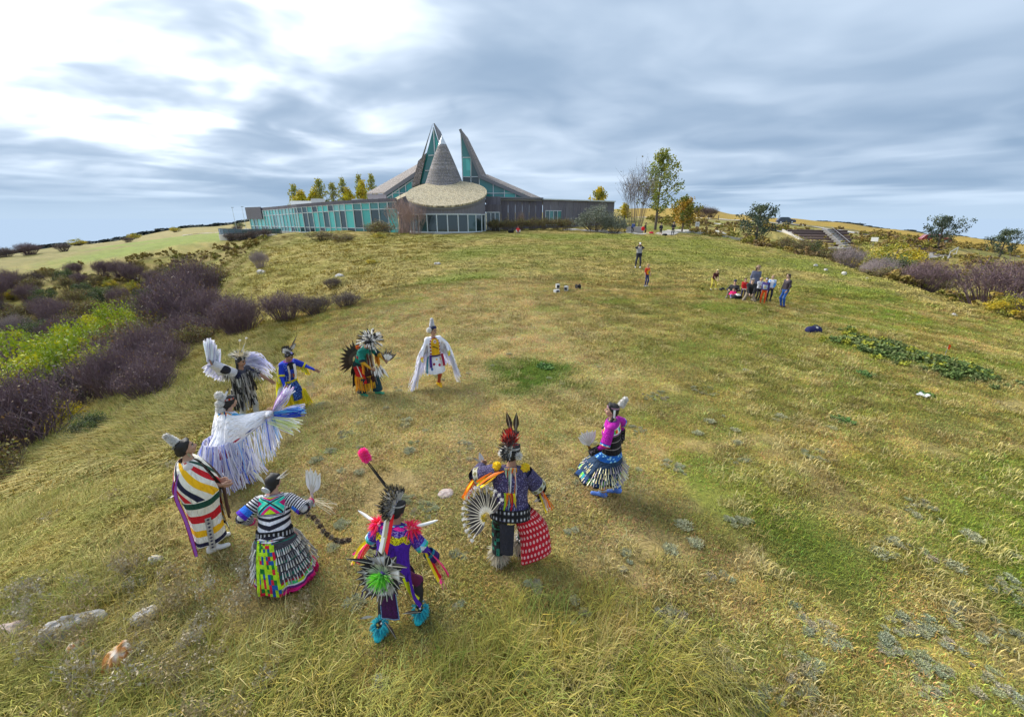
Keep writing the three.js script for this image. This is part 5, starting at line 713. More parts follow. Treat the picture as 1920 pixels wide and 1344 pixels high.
{ // striped jingle dress, back turned
  const J = person('woman in black and white striped jingle dress raising a white feather fan', DGRP, -2.88, -3.92, 3.3, { s: 0.86, bust: 1, lean: 0.40, hip: [0, 0.88, -0.06], hands: [[0.34, 1.0, 0.10], [-0.42, 1.12, 0.26]], grip: ['open', 'grip'], palm: [null, [1, 0, 0.4]].map((v) => v ?? [-1, 0.2, 0.2]), head: [0.0, -0.35, 0], feet: [[0.1, 0.08, -0.05], [-0.13, 0.08, 0.22]], hairMore: [[[0, -0.03, -0.09], [0, -0.06, -0.1], 0.055, 0.05]], col: { top: [0.5, 0.5, 0.52], pants: srgb([200, 20, 110]), shoe: [0.5, 0.42, 0.36], skin: SKIN2 } });
  const stripes = (q) => (q % 1) < 0.5 ? [24, 24, 42] : [232, 230, 236], mot = (du, dv) => { const a = Math.abs(du), b = Math.abs(dv); if (a < 0.13 && b < 0.2) { const k = b / 0.2 - a / 0.13; if (k > 0.25) return k > 0.55 ? [205, 240, 20] : [240, 30, 130]; if (k < -0.25) return k < -0.55 ? [200, 20, 110] : [40, 215, 190]; return Math.abs(k) < 0.08 ? [20, 20, 40] : k > 0 ? [40, 190, 200] : [120, 235, 190]; } return null; };
  part('dress_top', tunic(J, 0, -0.06, { rx: 0.24, rz: 0.2 }), dyed(512, 256, (u, v) => { if (v < 0.08) return [205, 130, 130]; const m = mot(u - 0.75, v - 0.48); if (m) return m; if (Math.abs(u - 0.75) < 0.15 && Math.abs(v - 0.48) < 0.24) return stripes(Math.max(Math.abs(u - 0.75) / 0.15, Math.abs(v - 0.48) / 0.24) * 12); return stripes(v * 12 + Math.abs(((u * 2) % 1) - 0.5) * 1.5); }), J.g);
  for (const n of ['L', 'R']) { part('sleeve', sleeve(J['sh' + n].clone().addScaledVector(J.U, 0.01), J['el' + n], 0.078, 0.10, { ripple: 0.04 }), dyed(64, 128, (u, v) => v > 0.55 && Math.abs(u - 0.5) < 0.28 ? (v > 0.8 ? [90, 40, 200] : [40, 120, 235]) : stripes(v * 9 + u)), J.g); part('sleeve', sleeve(J['el' + n], J['wr' + n], 0.085, 0.055), dyed(64, 64, (u, v) => v > 0.75 ? [220, 30, 120] : stripes(v * 8 + u * 2)), J.g); }
  beltOn(J, 0.03, 0.235, (u, v) => Math.abs(((u * 26) % 1) - 0.5) < 0.2 && Math.abs(v - 0.5) < 0.3 ? [220, 220, 225] : [18, 18, 24], 0.055);
  part('skirt', skirt(J, -0.02, 0.09, 0.245, 0.40, { dz: 0.03 }), dyed(512, 256, (u, v) => { const p = Math.abs(u - 0.79); if (p < 0.075) { if (p > 0.05 && u > 0.79) return [190, 240, 20]; const fl = hash2(Math.floor(u * 60), Math.floor(v * 14)); return fl > 0.8 ? [225, 20, 60] : fl > 0.62 ? [20, 90, 170] : fl > 0.45 ? [20, 130, 50] : [190, 235, 30]; } const w = v + Math.sin(u * 40) * 0.018; if (w > 0.93) return [235, 20, 130]; if (w > 0.885) return [110, 30, 120]; if (w > 0.86) return [235, 235, 240]; if (w > 0.81) return Math.sin(u * 60) > 0 ? [60, 220, 130] : [205, 240, 30]; if (w > 0.78) return [190, 30, 60]; return Math.abs(((v * 5) % 1) - 0.5) < 0.1 ? [40, 120, 110] : [70, 68, 78]; }), J.g);
  cones(J.g, [0.80, 0.68, 0.56, 0.44, 0.33].map((y, i) => [V(0, y, -0.055 + i * 0.016), 0.285 + i * 0.031, 0.245 + i * 0.030, 66, 0.08, 0.4]), [SILVER, [0.8, 0.8, 0.8], [0.3, 0.3, 0.32]], 5, 4.96);
  furMesh(J.g, 'hem_fringe', (s) => { for (const [y, r] of [[0.11, 0.40], [0.08, 0.38]]) { const P = []; for (let k = 0; k <= 24; k++) { const a = k / 24 * Math.PI * 2; P.push(V(Math.cos(a) * r, y, 0.03 + Math.sin(a) * r * 0.88)); } fringe(s, P, 220, 0.07, { cols: [srgb([240, 20, 130]), srgb([215, 15, 110])], drop: 0.05, sway: 0.3, w: 0.02, seed: 8 }); } });
  const h = J.grR.clone(); featherFan(J.g, ['white'], h.clone().add(V(0, 0.1, 0)), V(0.35, 0.25, -0.9).normalize(), V(-0.12, 1, 0.05).normalize(), 7, -0.3, 0.34, 0.03, 1.25, 0.02, 1.7);
  strip(J.g, 'fan_handle', [h.clone().add(V(0, -0.12, 0)), h, h.clone().add(V(0, 0.14, 0))], 0.035, AX, WHITE);
  furMesh(J.g, 'fan_ties', (s) => fringe(s, [h, h.clone().add(V(0.02, -0.04, 0.02))], 12, 0.3, { dir: V(-0.8, -0.4, 0.3), cols: [CREAM], sway: 0.25, drop: 0.5, w: 0.008, seg: 8 }));
  furMesh(J.g, 'otter_tail', (s) => { const C = new THREE.CatmullRomCurve3([V(-0.24, 1.06, 0.2), V(-0.42, 0.8, 0.28), V(-0.52, 0.5, 0.3), V(-0.72, 0.36, 0.24), V(-0.88, 0.40, 0.2)]); for (let k = 0; k < 14; k++) tuft(s, C.getPoint(k / 13), 60, 0.012, 0.045, k % 2 ? [BROWNF, DARKF] : [[0.45, 0.38, 0.28], BROWNF], { seed: k, w: 0.016 }); });
  part('hair_disc', new THREE.CylinderGeometry(0.062, 0.062, 0.014, 20).rotateX(Math.PI / 2 - 0.3).applyQuaternion(J.hq).translate(...J.hp([0, -0.03, -0.155]).toArray()), mat(0.68, 0.68, 0.68, 0.3, { metalness: 0.5 }), J.g);
  feather(J.g, 'white', J.hp([0.03, 0.05, -0.12]), V(0.35, 1, -0.1), V(0, 0, -1), 1.0, 0.8); for (let k = 0; k < 4; k++) feather(J.g, k % 2 ? 'white' : 'tip', J.hp([-0.08, 0.08, -0.02]), V(-1, 0.25 + k * 0.13, -0.25 + k * 0.12), V(0, 1, 0.4), 0.75);
}
{ // purple dancer with bustle, back turned
  const J = person('purple clad grass dancer with feather bustle and turquoise fur anklets', DGRP, -1.30, -3.32, 2.98, { s: 0.87, lean: 0.42, hip: [0, 0.84, -0.0], hands: [[0.40, 0.86, 0.36], [-0.46, 0.84, 0.26]], head: [0.35, -0.1, 0], feet: [[0.12, 0.09, -0.26], [-0.30, 0.10, 0.02]], tip: [0.1, 0.05], grip: ['grip', 'grip'], pole: [[0.9, 0.1, -0.9], [-0.9, 0.1, -0.9]], col: { top: PURP, pants: srgb([95, 10, 70]), shin: BLACK, shoe: CYAN, skin: SKIN } });
  part('shirt', tunic(J, 0, -0.08, { rx: 0.255, rz: 0.2, ripple: 0.04 }), dyed(512, 256, (u, v) => { for (const cu of [0.68, 0.84, 0.2, 0.35]) if (inDisc(u, v, cu, 0.28, 0.055, 0.10) || inDisc(u, v, cu + 0.02, 0.23, 0.03, 0.05)) return [255, 30, 165]; const yo = 0.47 + 0.05 * Math.abs(Math.sin(u * 25)); if (v > yo && v < yo + 0.12) return hash2(Math.floor(u * 120), Math.floor(v * 60)) > 0.7 ? [120, 90, 20] : [235, 225, 20]; if (v < yo && v > 0.33 && hash2(Math.floor(u * 90), Math.floor(v * 60)) > 0.62) return [150, 135, 200]; if (Math.abs(v - 0.15) < 0.03 && Math.sin(u * 44) > 0) return [70, 210, 220]; return [76, 22, 158]; }), J.g);
  for (const n of ['L', 'R']) { part('sleeve', sleeve(J['sh' + n], J['el' + n], 0.08, 0.085, { ripple: 0.05 }), dyed(64, 128, (u, v) => v > 0.72 ? (Math.abs(((u * 3) % 1) - 0.5) < (v - 0.72) ? [235, 240, 245] : v > 0.86 ? [60, 220, 150] : [90, 190, 235]) : hash2(Math.floor(u * 40), Math.floor(v * 70)) > 0.8 ? [150, 130, 215] : [78, 20, 160]), J.g); part('cuff', sleeve(J['el' + n].clone().lerp(J['wr' + n], 0.45), J['wr' + n], 0.07, 0.085), dyed(64, 32, (u, v) => v < 0.3 ? [20, 140, 170] : v > 0.8 ? [60, 15, 90] : [70, 25, 120]), J.g);
    const sg = n === 'L' ? 1 : -1, sh = J['sh' + n]; furMesh(J.g, 'shoulder_ribbons', (s) => { tuft(s, sh.clone().add(V(sg * 0.04, 0.05, 0)), 90, 0.03, 0.12, [srgb([255, 30, 100]), PINK, srgb([240, 40, 60])], { seed: 5, w: 0.028, up: V(sg, 0.6, 0).normalize(), cone: 1.7, drop: 0.08 }); fringe(s, [J['el' + n], J['wr' + n]], 10, 0.3, { cols: [REDC, YEL, PINK], w: 0.03, drop: 0.5, dir: V(sg * 0.7, -0.5, -0.4), sway: 0.3, seed: 9 }); }); const tube = new Soup(); tube.tube(new THREE.CatmullRomCurve3([sh.clone().add(V(0, 0.06, -0.03)), sh.clone().add(V(sg * 0.12, 0.08, 0.02)), sh.clone().add(V(sg * 0.26, 0.1, 0.08)), sh.clone().add(V(sg * 0.36, 0.14, 0.1))]).getPoints(8), [0.018, 0.02, 0.022, 0.022, 0.02, 0.02, 0.018, 0.014, 0.004], WHITE, 6); part('ermine_drop', tube.geo(), CLOTH, J.g); }
  const bc = J.at(0.05, 0, -0.20), ax = V(0, 0.45, -1).normalize();
  featherFan(J.g, ['grey', 'black', 'tip'], bc, ax, V(0, 1, 0), 24, -3.1, 3.0, 0.06, 0.92, 0.3, 2.2); featherFan(J.g, ['black', 'grey'], bc.clone().addScaledVector(ax, 0.04), ax, V(0, 1, 0), 16, -3.1, 3.0, 0.05, 0.64, 0.6, 2.2);
  furMesh(J.g, 'bustle_plume', (s) => tuft(s, bc.clone().addScaledVector(ax, 0.05), 180, 0.02, 0.17, [srgb([130, 235, 60]), srgb([90, 210, 40]), srgb([180, 245, 90])], { seed: 2, w: 0.02, up: V(-0.1, -0.2, -1).normalize(), cone: 1.2 }));
  for (const [sx, k] of [[1, 'black'], [-1, 'black']]) feather(J.g, k, bc.clone().add(V(sx * 0.06, 0.12, 0)), V(sx * 0.9, 0.45, -0.3), ax, 1.5, 0.8);
  const ap = dyed(64, 128, (u, v) => Math.min(u, 1 - u) < 0.05 || v > 0.95 ? [150, 190, 240] : Math.min(u, 1 - u) < 0.09 ? [40, 20, 90] : [84, 18, 92]);
  part('apron', loft([ring(J.at(-0.02, 0, 0), 0.25, 0.2), ring(V(-0.02, 0.6, -0.02), 0.25, 0.21), ring(V(-0.03, 0.32, -0.02), 0.26, 0.23)], { n: 20, rows: 20, a0: 4.2, a1: 5.1, ripple: 0.05 }), ap, J.g); part('apron', loft([ring(J.at(-0.02, 0, 0), 0.25, 0.2), ring(V(0, 0.55, 0.1), 0.27, 0.25), ring(V(0, 0.25, 0.12), 0.28, 0.27)], { n: 20, rows: 20, a0: 1.05, a1: 2.1 }), ap, J.g);
  for (const [sx, c] of [[0.24, PURP], [0.3, srgb([40, 20, 90])], [-0.25, PURP]]) strip(J.g, 'side_drop', [J.at(0, sx, -0.05), V(sx * 1.35, 0.62, -0.14), V(sx * 1.6, 0.46, -0.12)], 0.06, AZ, c);
  strip(J.g, 'side_drop', [J.at(0, -0.2, -0.1), V(-0.3, 0.6, -0.1), V(-0.34, 0.46, -0.05)], 0.08, AZ, srgb([215, 225, 10]));
  for (const n of ['L', 'R']) { furCuff(J, n, [CYAN, srgb([20, 170, 200]), srgb([70, 215, 220])], 0.075, 0.05); furMesh(J.g, 'bells', (s) => { const R = rng(4); for (let k = 0; k < 26; k++) { const a = R() * 6.3, y = 0.10 + R() * 0.2, c = J['an' + n].clone().lerp(J['kn' + n], y * 1.6).add(V(Math.cos(a) * 0.06, 0, Math.sin(a) * 0.06)); s.tube([c.clone().add(V(0, -0.016, 0)), c, c.clone().add(V(0, 0.016, 0))], [0.008, 0.018, 0.008], k % 3 ? BRASS : WHITE, 6); } }, vmat(0.3, { metalness: 0.5 })); }
  feather(J.g, 'grey', V(0.12, 0.46, -0.34), V(0.9, -0.1, -0.2), V(0, 0.3, -1), 0.6); feather(J.g, 'brown', V(-0.05, 0.42, -0.36), V(-0.45, -0.8, 0), V(0, 0.3, -1), 0.75); feather(J.g, 'brown', V(-0.2, 0.4, -0.2), V(-0.9, 0.1, 0.2), V(0, 0.3, -1), 0.7);
  roach(J, [0.42, 0.34, 0.14], [0.62, 0.62, 0.62], { n: 300, L: 0.25 }); band(J, WHITE, 0.07, 0.02);
  for (const dx of [0.0, 0.03]) { const s = new Soup(), a = J.hp([dx, 0.16, -0.05]), b = J.hp([0.26 + dx, 0.36, -0.02]), c = J.hp([0.5 + dx, 0.56, 0.0]); s.ribbon([a, b, c], [0.05, 0.035, 0.018], V(0.6, -0.8, 0.2).normalize(), BLACK); part('roach_spreader', s.geo(), CLOTH, J.g); if (!dx) furMesh(J.g, 'plume', (q) => { for (const [ox, oy] of [[0, 0.02], [0.02, 0.06], [0.035, 0.10]]) plumeBall(q, c.clone().add(V(ox, oy, 0)), 0.07, [PINK, srgb([255, 70, 180])], { seed: 6 }); }); }
  for (const [dx, c] of [[0.03, [0.4, 0.34, 0.2]], [-0.02, REDC], [0.055, WHITE]]) strip(J.g, 'hair_drop', [J.hp([dx, 0.0, -0.15]), J.at(0.44, dx + 0.02, -0.16), J.at(0.2, dx + 0.03, -0.21)], 0.045, AX, c);
}
{ // dark shirted dancer with polka dot cloth
  const J = person('dancer in dark speckled shirt with red crested roach and white fur boots', DGRP, -0.02, -4.10, 3.05, { s: 1.0, lean: 0.30, hip: [0, 0.88, -0.04], hands: [[0.42, 1.22, 0.36], [-0.34, 0.92, 0.30]], head: [0.25, -0.25, 0], feet: [[0.15, 0.09, -0.02], [-0.12, 0.13, 0.14]], grip: ['grip', 'grip'], pole: [[1, -0.3, -0.6], [-1, -0.1, -0.8]], col: { top: NAVY, pants: [0.015, 0.02, 0.02], shin: srgb([15, 60, 50]), shoe: BLACK, skin: SKIN } });
  const speck = (u, v) => { const q = hash2(Math.floor(u * 150), Math.floor(v * 90)); return q > 0.86 ? [150, 145, 180] : q > 0.7 ? [92, 84, 128] : [58, 50, 88]; };
  part('shirt', tunic(J, 0, -0.06, { rx: 0.25, rz: 0.19, ripple: 0.04 }), dyed(512, 256, (u, v) => speck(u, v)), J.g); for (const n of ['L', 'R']) { part('sleeve', sleeve(J['sh' + n], J['el' + n], 0.10, 0.105, { ripple: 0.05 }), dyed(96, 96, speck), J.g); part('sleeve', sleeve(J['el' + n], J['wr' + n], 0.10, 0.065, { ripple: 0.05 }), dyed(96, 96, speck), J.g); const m = J['sh' + n].clone().lerp(J['el' + n], 0.78), e = J['sh' + n].clone().lerp(J['el' + n], 1.0); part('armband', sleeve(m, e, 0.108, 0.11), dyed(64, 16, (u, v) => Math.abs(((u * 8) % 1) - 0.5) + Math.abs(v - 0.5) < 0.4 ? [150, 140, 90] : [232, 228, 205]), J.g);
    furMesh(J.g, 'pompom', (s) => plumeBall(s, J['sh' + n].clone().add(V(0, 0.09, -0.02)), 0.062, [YEL, srgb([240, 205, 0])], { seed: 3 })); furCuff(J, n, [[0.72, 0.67, 0.55], [0.6, 0.54, 0.42]], 0.12, 0.05, 0.0); furMesh(J.g, 'bells', (s) => { for (let k = 0; k < 9; k++) { const a = k * 0.7, c = J['an' + n].clone().lerp(J['kn' + n], 0.33).add(V(Math.cos(a) * 0.062, 0, Math.sin(a) * 0.062)); s.tube([c.clone().add(V(0, -0.022, 0)), c, c.clone().add(V(0, 0.022, 0))], [0.01, 0.023, 0.01], SILVER, 6); } }, vmat(0.3, { metalness: 0.5 }));
    furMesh(J.g, 'arm_ribbons', (s) => fringe(s, [m, J['el' + n]], 14, 0.26, { cols: [ORG, WHITE, ORG, REDC, YEL], w: 0.022, drop: 0.3, dir: V(n === 'L' ? 0.5 : -0.6, -0.7, -0.3), sway: 0.22, seed: 4 })); }
  furMesh(J.g, 'back_ribbons', (s) => { fringe(s, [J.at(0.56, 0.07, -0.1), J.at(0.57, -0.07, -0.1)], 34, 0.42, { cols: [ORG, WHITE, CREAM, ORG, YEL, srgb([170, 230, 200])], w: 0.026, drop: 0.2, dir: V(0.05, -1, -0.35), sway: 0.16, seed: 11 }); fringe(s, [J.at(0.28, 0.06, -0.16), J.at(0.28, -0.06, -0.16)], 14, 0.22, { cols: [REDC, YEL, ORG, LIMEC], w: 0.022, drop: 0.2, dir: V(0, -1, -0.2), sway: 0.2, seed: 12 }); fringe(s, [J.at(0.5, 0.18, -0.06), J.at(0.53, 0.06, -0.1)], 10, 0.3, { cols: [ORG, YEL, BLACK], w: 0.03, drop: 0.1, dir: V(0.8, -0.4, -0.3), sway: 0.2, seed: 13 }); });
  beltOn(J, 0.0, 0.25, (u, v) => (Math.abs(((u * 30) % 1) - 0.5) < 0.18 && Math.abs(((v * 2) % 1) - 0.5) < 0.25) ? [225, 225, 230] : [20, 20, 26], 0.075);
  const hc = J.at(-0.02, 0.26, -0.16), ax = V(0.55, 0.35, -0.75).normalize(); featherFan(J.g, ['tipwhite', 'black'], hc, ax, V(0.6, 0.2, 0.3).normalize(), 19, -1.5, 1.9, 0.07, 1.05, 0.1); furMesh(J.g, 'fan_rosette', (s) => tuft(s, hc.clone().addScaledVector(ax, 0.05), 70, 0.01, 0.05, [YEL, [0.4, 0.34, 0.05]], { seed: 3, w: 0.016, up: ax, cone: 1.4 })); furMesh(J.g, 'feather_tips', (s) => { const x = V().crossVectors(V(0.6, 0.2, 0.3).normalize(), ax).normalize(), y = V().crossVectors(ax, x); for (let k = 0; k < 19; k++) { const a = mix(-1.5, 1.9, k / 18), d = y.clone().multiplyScalar(Math.cos(a)).addScaledVector(x, Math.sin(a)).addScaledVector(ax, 0.14); tuft(s, hc.clone().addScaledVector(d, 0.36), 16, 0.006, 0.028, [WHITE], { seed: k, w: 0.014 }); } });
  part('polka_dot_cloth', loft([ring(J.at(0.0, -0.16, 0.0), 0.14, 0.05, V(0.8, 0, -0.6), V(0.6, 0, 0.8)), ring(V(-0.30, 0.52, 0.04), 0.22, 0.07, V(0.8, 0, -0.6), V(0.6, 0, 0.8)), ring(V(-0.34, 0.13, 0.04), 0.24, 0.09, V(0.8, 0, -0.6), V(0.6, 0, 0.8))], { n: 50, rows: 26, ripple: 0.16, waves: 4, a0: 2.2, a1: 6.9 }), dyed(512, 256, (u, v) => { const r = v * 9, q = u * 20 + (Math.floor(r) % 2) * 0.5; return Math.hypot((q % 1) - 0.5, ((r % 1) - 0.5) * 1.0) < 0.29 ? [250, 190, 190] : [205, 10, 40]; }), J.g);
  part('leg_panel', loft([ring(J.at(-0.06, 0.09, 0), 0.115, 0.12), ring(J.knL.clone(), 0.10, 0.1), ring(J.anL.clone().add(V(0, 0.12, 0)), 0.085, 0.085)], { n: 30, rows: 20, ripple: 0.06 }), dyed(128, 128, (u, v) => hash2(Math.floor(u * 14), Math.floor(v * 18)) > 0.68 ? [25, 110, 90] : [14, 22, 24]), J.g); part('breechcloth', loft([ring(J.at(-0.04, 0, 0), 0.24, 0.19), ring(V(0, 0.45, -0.1), 0.2, 0.22)], { n: 16, rows: 12, a0: 4.4, a1: 5.2 }), cloth([0.03, 0.03, 0.045]), J.g);
  roach(J, BLACK, WHITE, { n: 300, L: 0.22, board: WHITE }); furMesh(J.g, 'roach_plume', (s) => { tuft(s, J.hp([0, 0.13, -0.10]), 130, 0.03, 0.21, [srgb([225, 50, 15]), srgb([200, 30, 10])], { seed: 5, w: 0.018, up: V(0, 1, -0.7).normalize(), cone: 0.6 }); for (const sx of [-1, 1]) tuft(s, J.hp([sx * 0.11, 0.0, -0.08]), 60, 0.01, 0.05, [WHITE], { seed: 6, w: 0.02 }); });
  for (const [sx, a] of [[0.03, 0.14], [-0.03, -0.06]]) feather(J.g, 'brown', J.hp([sx, 0.29, -0.05]), V(a, 1, -0.25), V(0, 0.1, -1), 0.95, 1.15); band(J, WHITE, 0.07, 0.024);
  feather(J.g, 'black', J.at(0.06, -0.3, 0.2), V(-1, 0.5, 0.1), V(0, 0.4, -1), 0.9, 1.6); feather(J.g, 'white', J.grL.clone(), V(0.25, 1, 0.1), V(0, 0.2, -1), 0.6, 1.8); feather(J.g, 'grey', J.grL.clone(), V(0.8, 0.5, 0.1), V(0, 0.2, -1), 0.6);
}
{ // magenta jingle dress
  const J = person('woman in magenta jingle dress holding a white fan with a white hair plume', DGRP, 1.56, -5.45, -1.98, { s: 0.93, bust: 1, lean: 0.05, hands: [[0.24, 0.98, 0.24], [-0.38, 1.02, -0.10]], head: [-0.12, 0.2, 0], feet: [[0.06, 0.08, 0.08], [-0.08, 0.14, -0.14]], tip: [0, 0.5], grip: ['grip', 'open'], pole: [[0.9, -0.2, -0.9], [-1, -0.2, -0.5]], hairMore: [[[0.03, -0.06, -0.06], [0.07, -0.16, -0.02], 0.03, 0.022], [[0.07, -0.16, -0.02], [0.11, -0.30, 0.10], 0.022, 0.014]], col: { top: MAG, pants: srgb([20, 90, 170]), shin: srgb([40, 120, 200]), shoe: srgb([90, 130, 215]), hand: BLACK, skin: SKIN2 } });
  part('dress_top', tunic(J, 0, 0.0, { rx: 0.215, rz: 0.175 }), dyed(512, 256, (u, v) => { if (v < 0.06) return [165, 120, 215]; if (v < 0.085) return [35, 15, 80]; if (v > 0.63 && Math.abs(((v * 8) % 1)) < 0.12) return [150, 140, 140]; if (v > 0.62) return [16, 14, 24]; if (v > 0.44 && v < 0.60) { if (v < 0.47 || v > 0.575) return [235, 238, 235]; return [[250, 140, 20], [240, 60, 40], [70, 200, 60], [40, 170, 200], [245, 245, 240]][Math.floor(u * 42) % 5]; } return [185, 12, 165]; }), J.g);
  for (const n of ['L', 'R']) { part('sleeve', sleeve(J['sh' + n], J['el' + n].clone().addScaledVector(V().subVectors(J['el' + n], J['sh' + n]), 0.06), 0.078, 0.085, { ripple: 0.03 }), dyed(32, 64, (u, v) => v > 0.94 ? [235, 90, 50] : v > 0.84 ? (Math.floor(u * 12) % 2 ? [40, 150, 220] : [240, 240, 245]) : v > 0.8 ? [40, 40, 190] : [190, 12, 175]), J.g); part('beaded_cuff', sleeve(J['el' + n].clone().lerp(J['wr' + n], 0.5), J['grR'] && J['gr' + n], 0.058, 0.06), dyed(32, 32, (u, v) => hash2(Math.floor(u * 16), Math.floor(v * 10)) > 0.8 ? [110, 100, 120] : [16, 14, 20]), J.g); }
  part('skirt', skirt(J, 0.02, 0.40, 0.205, 0.42, { dz: 0.2, ripple: 0.10 }), dyed(256, 128, (u, v) => { if (v > 0.94) return [12, 12, 18]; if (v > 0.8) return [[30, 150, 160], [110, 200, 60], [20, 60, 110], [20, 60, 110]][Math.floor(u * 40) % 4]; if (v < 0.35) return hash2(Math.floor(u * 40), Math.floor(v * 20)) > 0.85 ? [150, 210, 240] : [20, 100, 190]; return [34, 60, 90]; }), J.g);
  cones(J.g, [[V(0, 0.76, 0.05), 0.29, 0.25, 44, 0.085, 0.9], [V(0, 0.68, 0.07), 0.32, 0.28, 50, 0.09, 0.9], [V(0, 0.60, 0.09), 0.35, 0.31, 54, 0.09, 0.9], [V(0, 0.52, 0.12), 0.38, 0.33, 58, 0.085, 0.9]], [[0.72, 0.64, 0.36], [0.8, 0.76, 0.55], [0.55, 0.48, 0.25], [0.35, 0.3, 0.36]], 15);
  const h = J.grL.clone(); featherFan(J.g, ['white'], h.clone().add(V(0, 0.14, 0.04)), V(0.8, 0.1, -0.5).normalize(), V(0, 1, 0.35).normalize(), 8, -0.6, 0.6, 0.0, 0.95, 0.02, 1.8); strip(J.g, 'fan_handle', [h.clone().add(V(0, -0.06, -0.02)), h, h.clone().add(V(0, 0.22, 0.08))], 0.05, V(0.5, 0, 0.8).normalize(), srgb([130, 85, 30]));
  band(J, PINK, 0.07, 0.03, (u, v) => [[245, 245, 250], [220, 60, 130], [245, 245, 250], [130, 60, 140]][Math.floor(v * 4)]); strip(J.g, 'hair_tie', [J.hp([0.085, 0.06, -0.03]), J.hp([0.098, -0.02, -0.04]), J.hp([0.09, -0.09, -0.05])], 0.035, V(0, 0.1, 1).applyQuaternion(J.hq), WHITE); furMesh(J.g, 'plume', (s) => { for (const k of [0, 1, 2]) plumeBall(s, J.hp([-0.03, 0.12 + k * 0.05, -0.13 - k * 0.02]), 0.07 - k * 0.008, [WHITE, WHITE, [0.6, 0.55, 0.5]], { seed: k }); });
  for (const n of ['L', 'R']) part('legging', loft([ring(J['kn' + n], 0.085, 0.085), ring(J['an' + n].clone().add(V(0, 0.05, 0)), 0.075, 0.075)], { n: 24, rows: 10 }), dyed(64, 64, (u, v) => hash2(Math.floor(u * 10), Math.floor(v * 12)) > 0.6 ? [225, 235, 245] : n === 'L' && v > 0.5 ? [235, 160, 50] : [30, 110, 200]), J.g);
}
function sheet(parent, name, top, drop, m, more = {}) { // cloth hung from a line of points; drop(t) gives the fall vector at t
  const c = new THREE.CatmullRomCurve3(top), nu = 40, nv = 16, pos = [], uv = [], idx = [], R = rng(more.seed ?? 3), ph = R() * 6;
  for (let j = 0; j <= nv; j++) for (let i = 0; i <= nu; i++) { const t = i / nu, v = j / nv, p = c.getPoint(t), d = drop(t), w = Math.sin(t * (more.waves ?? 26) + ph + v * 1.5) * (more.fold ?? 0.025) * v, out = more.out ? more.out(t) : AZ; p.addScaledVector(d, v).addScaledVector(out, w + (more.belly ?? 0) * Math.sin(v * Math.PI)); pos.push(p.x, p.y, p.z); uv.push(t, v); if (i && j) { const b = j * (nu + 1) + i; idx.push(b - nu - 2, b - nu - 1, b, b - nu - 2, b, b - 1); } }
  const g = new THREE.BufferGeometry(); g.setAttribute('position', new THREE.Float32BufferAttribute(pos, 3)); g.setAttribute('uv', new THREE.Float32BufferAttribute(uv, 2)); g.setIndex(idx); g.computeVertexNormals(); part(name, g, m, parent);
  const edge = []; for (let i = 0; i <= nu; i += 2) { const t = i / nu; edge.push(c.getPoint(t).add(drop(t))); } return edge;
}
const SHAWL = srgb([240, 240, 250]), FRW = [srgb([238, 238, 250]), srgb([215, 215, 240]), srgb([250, 250, 255])];
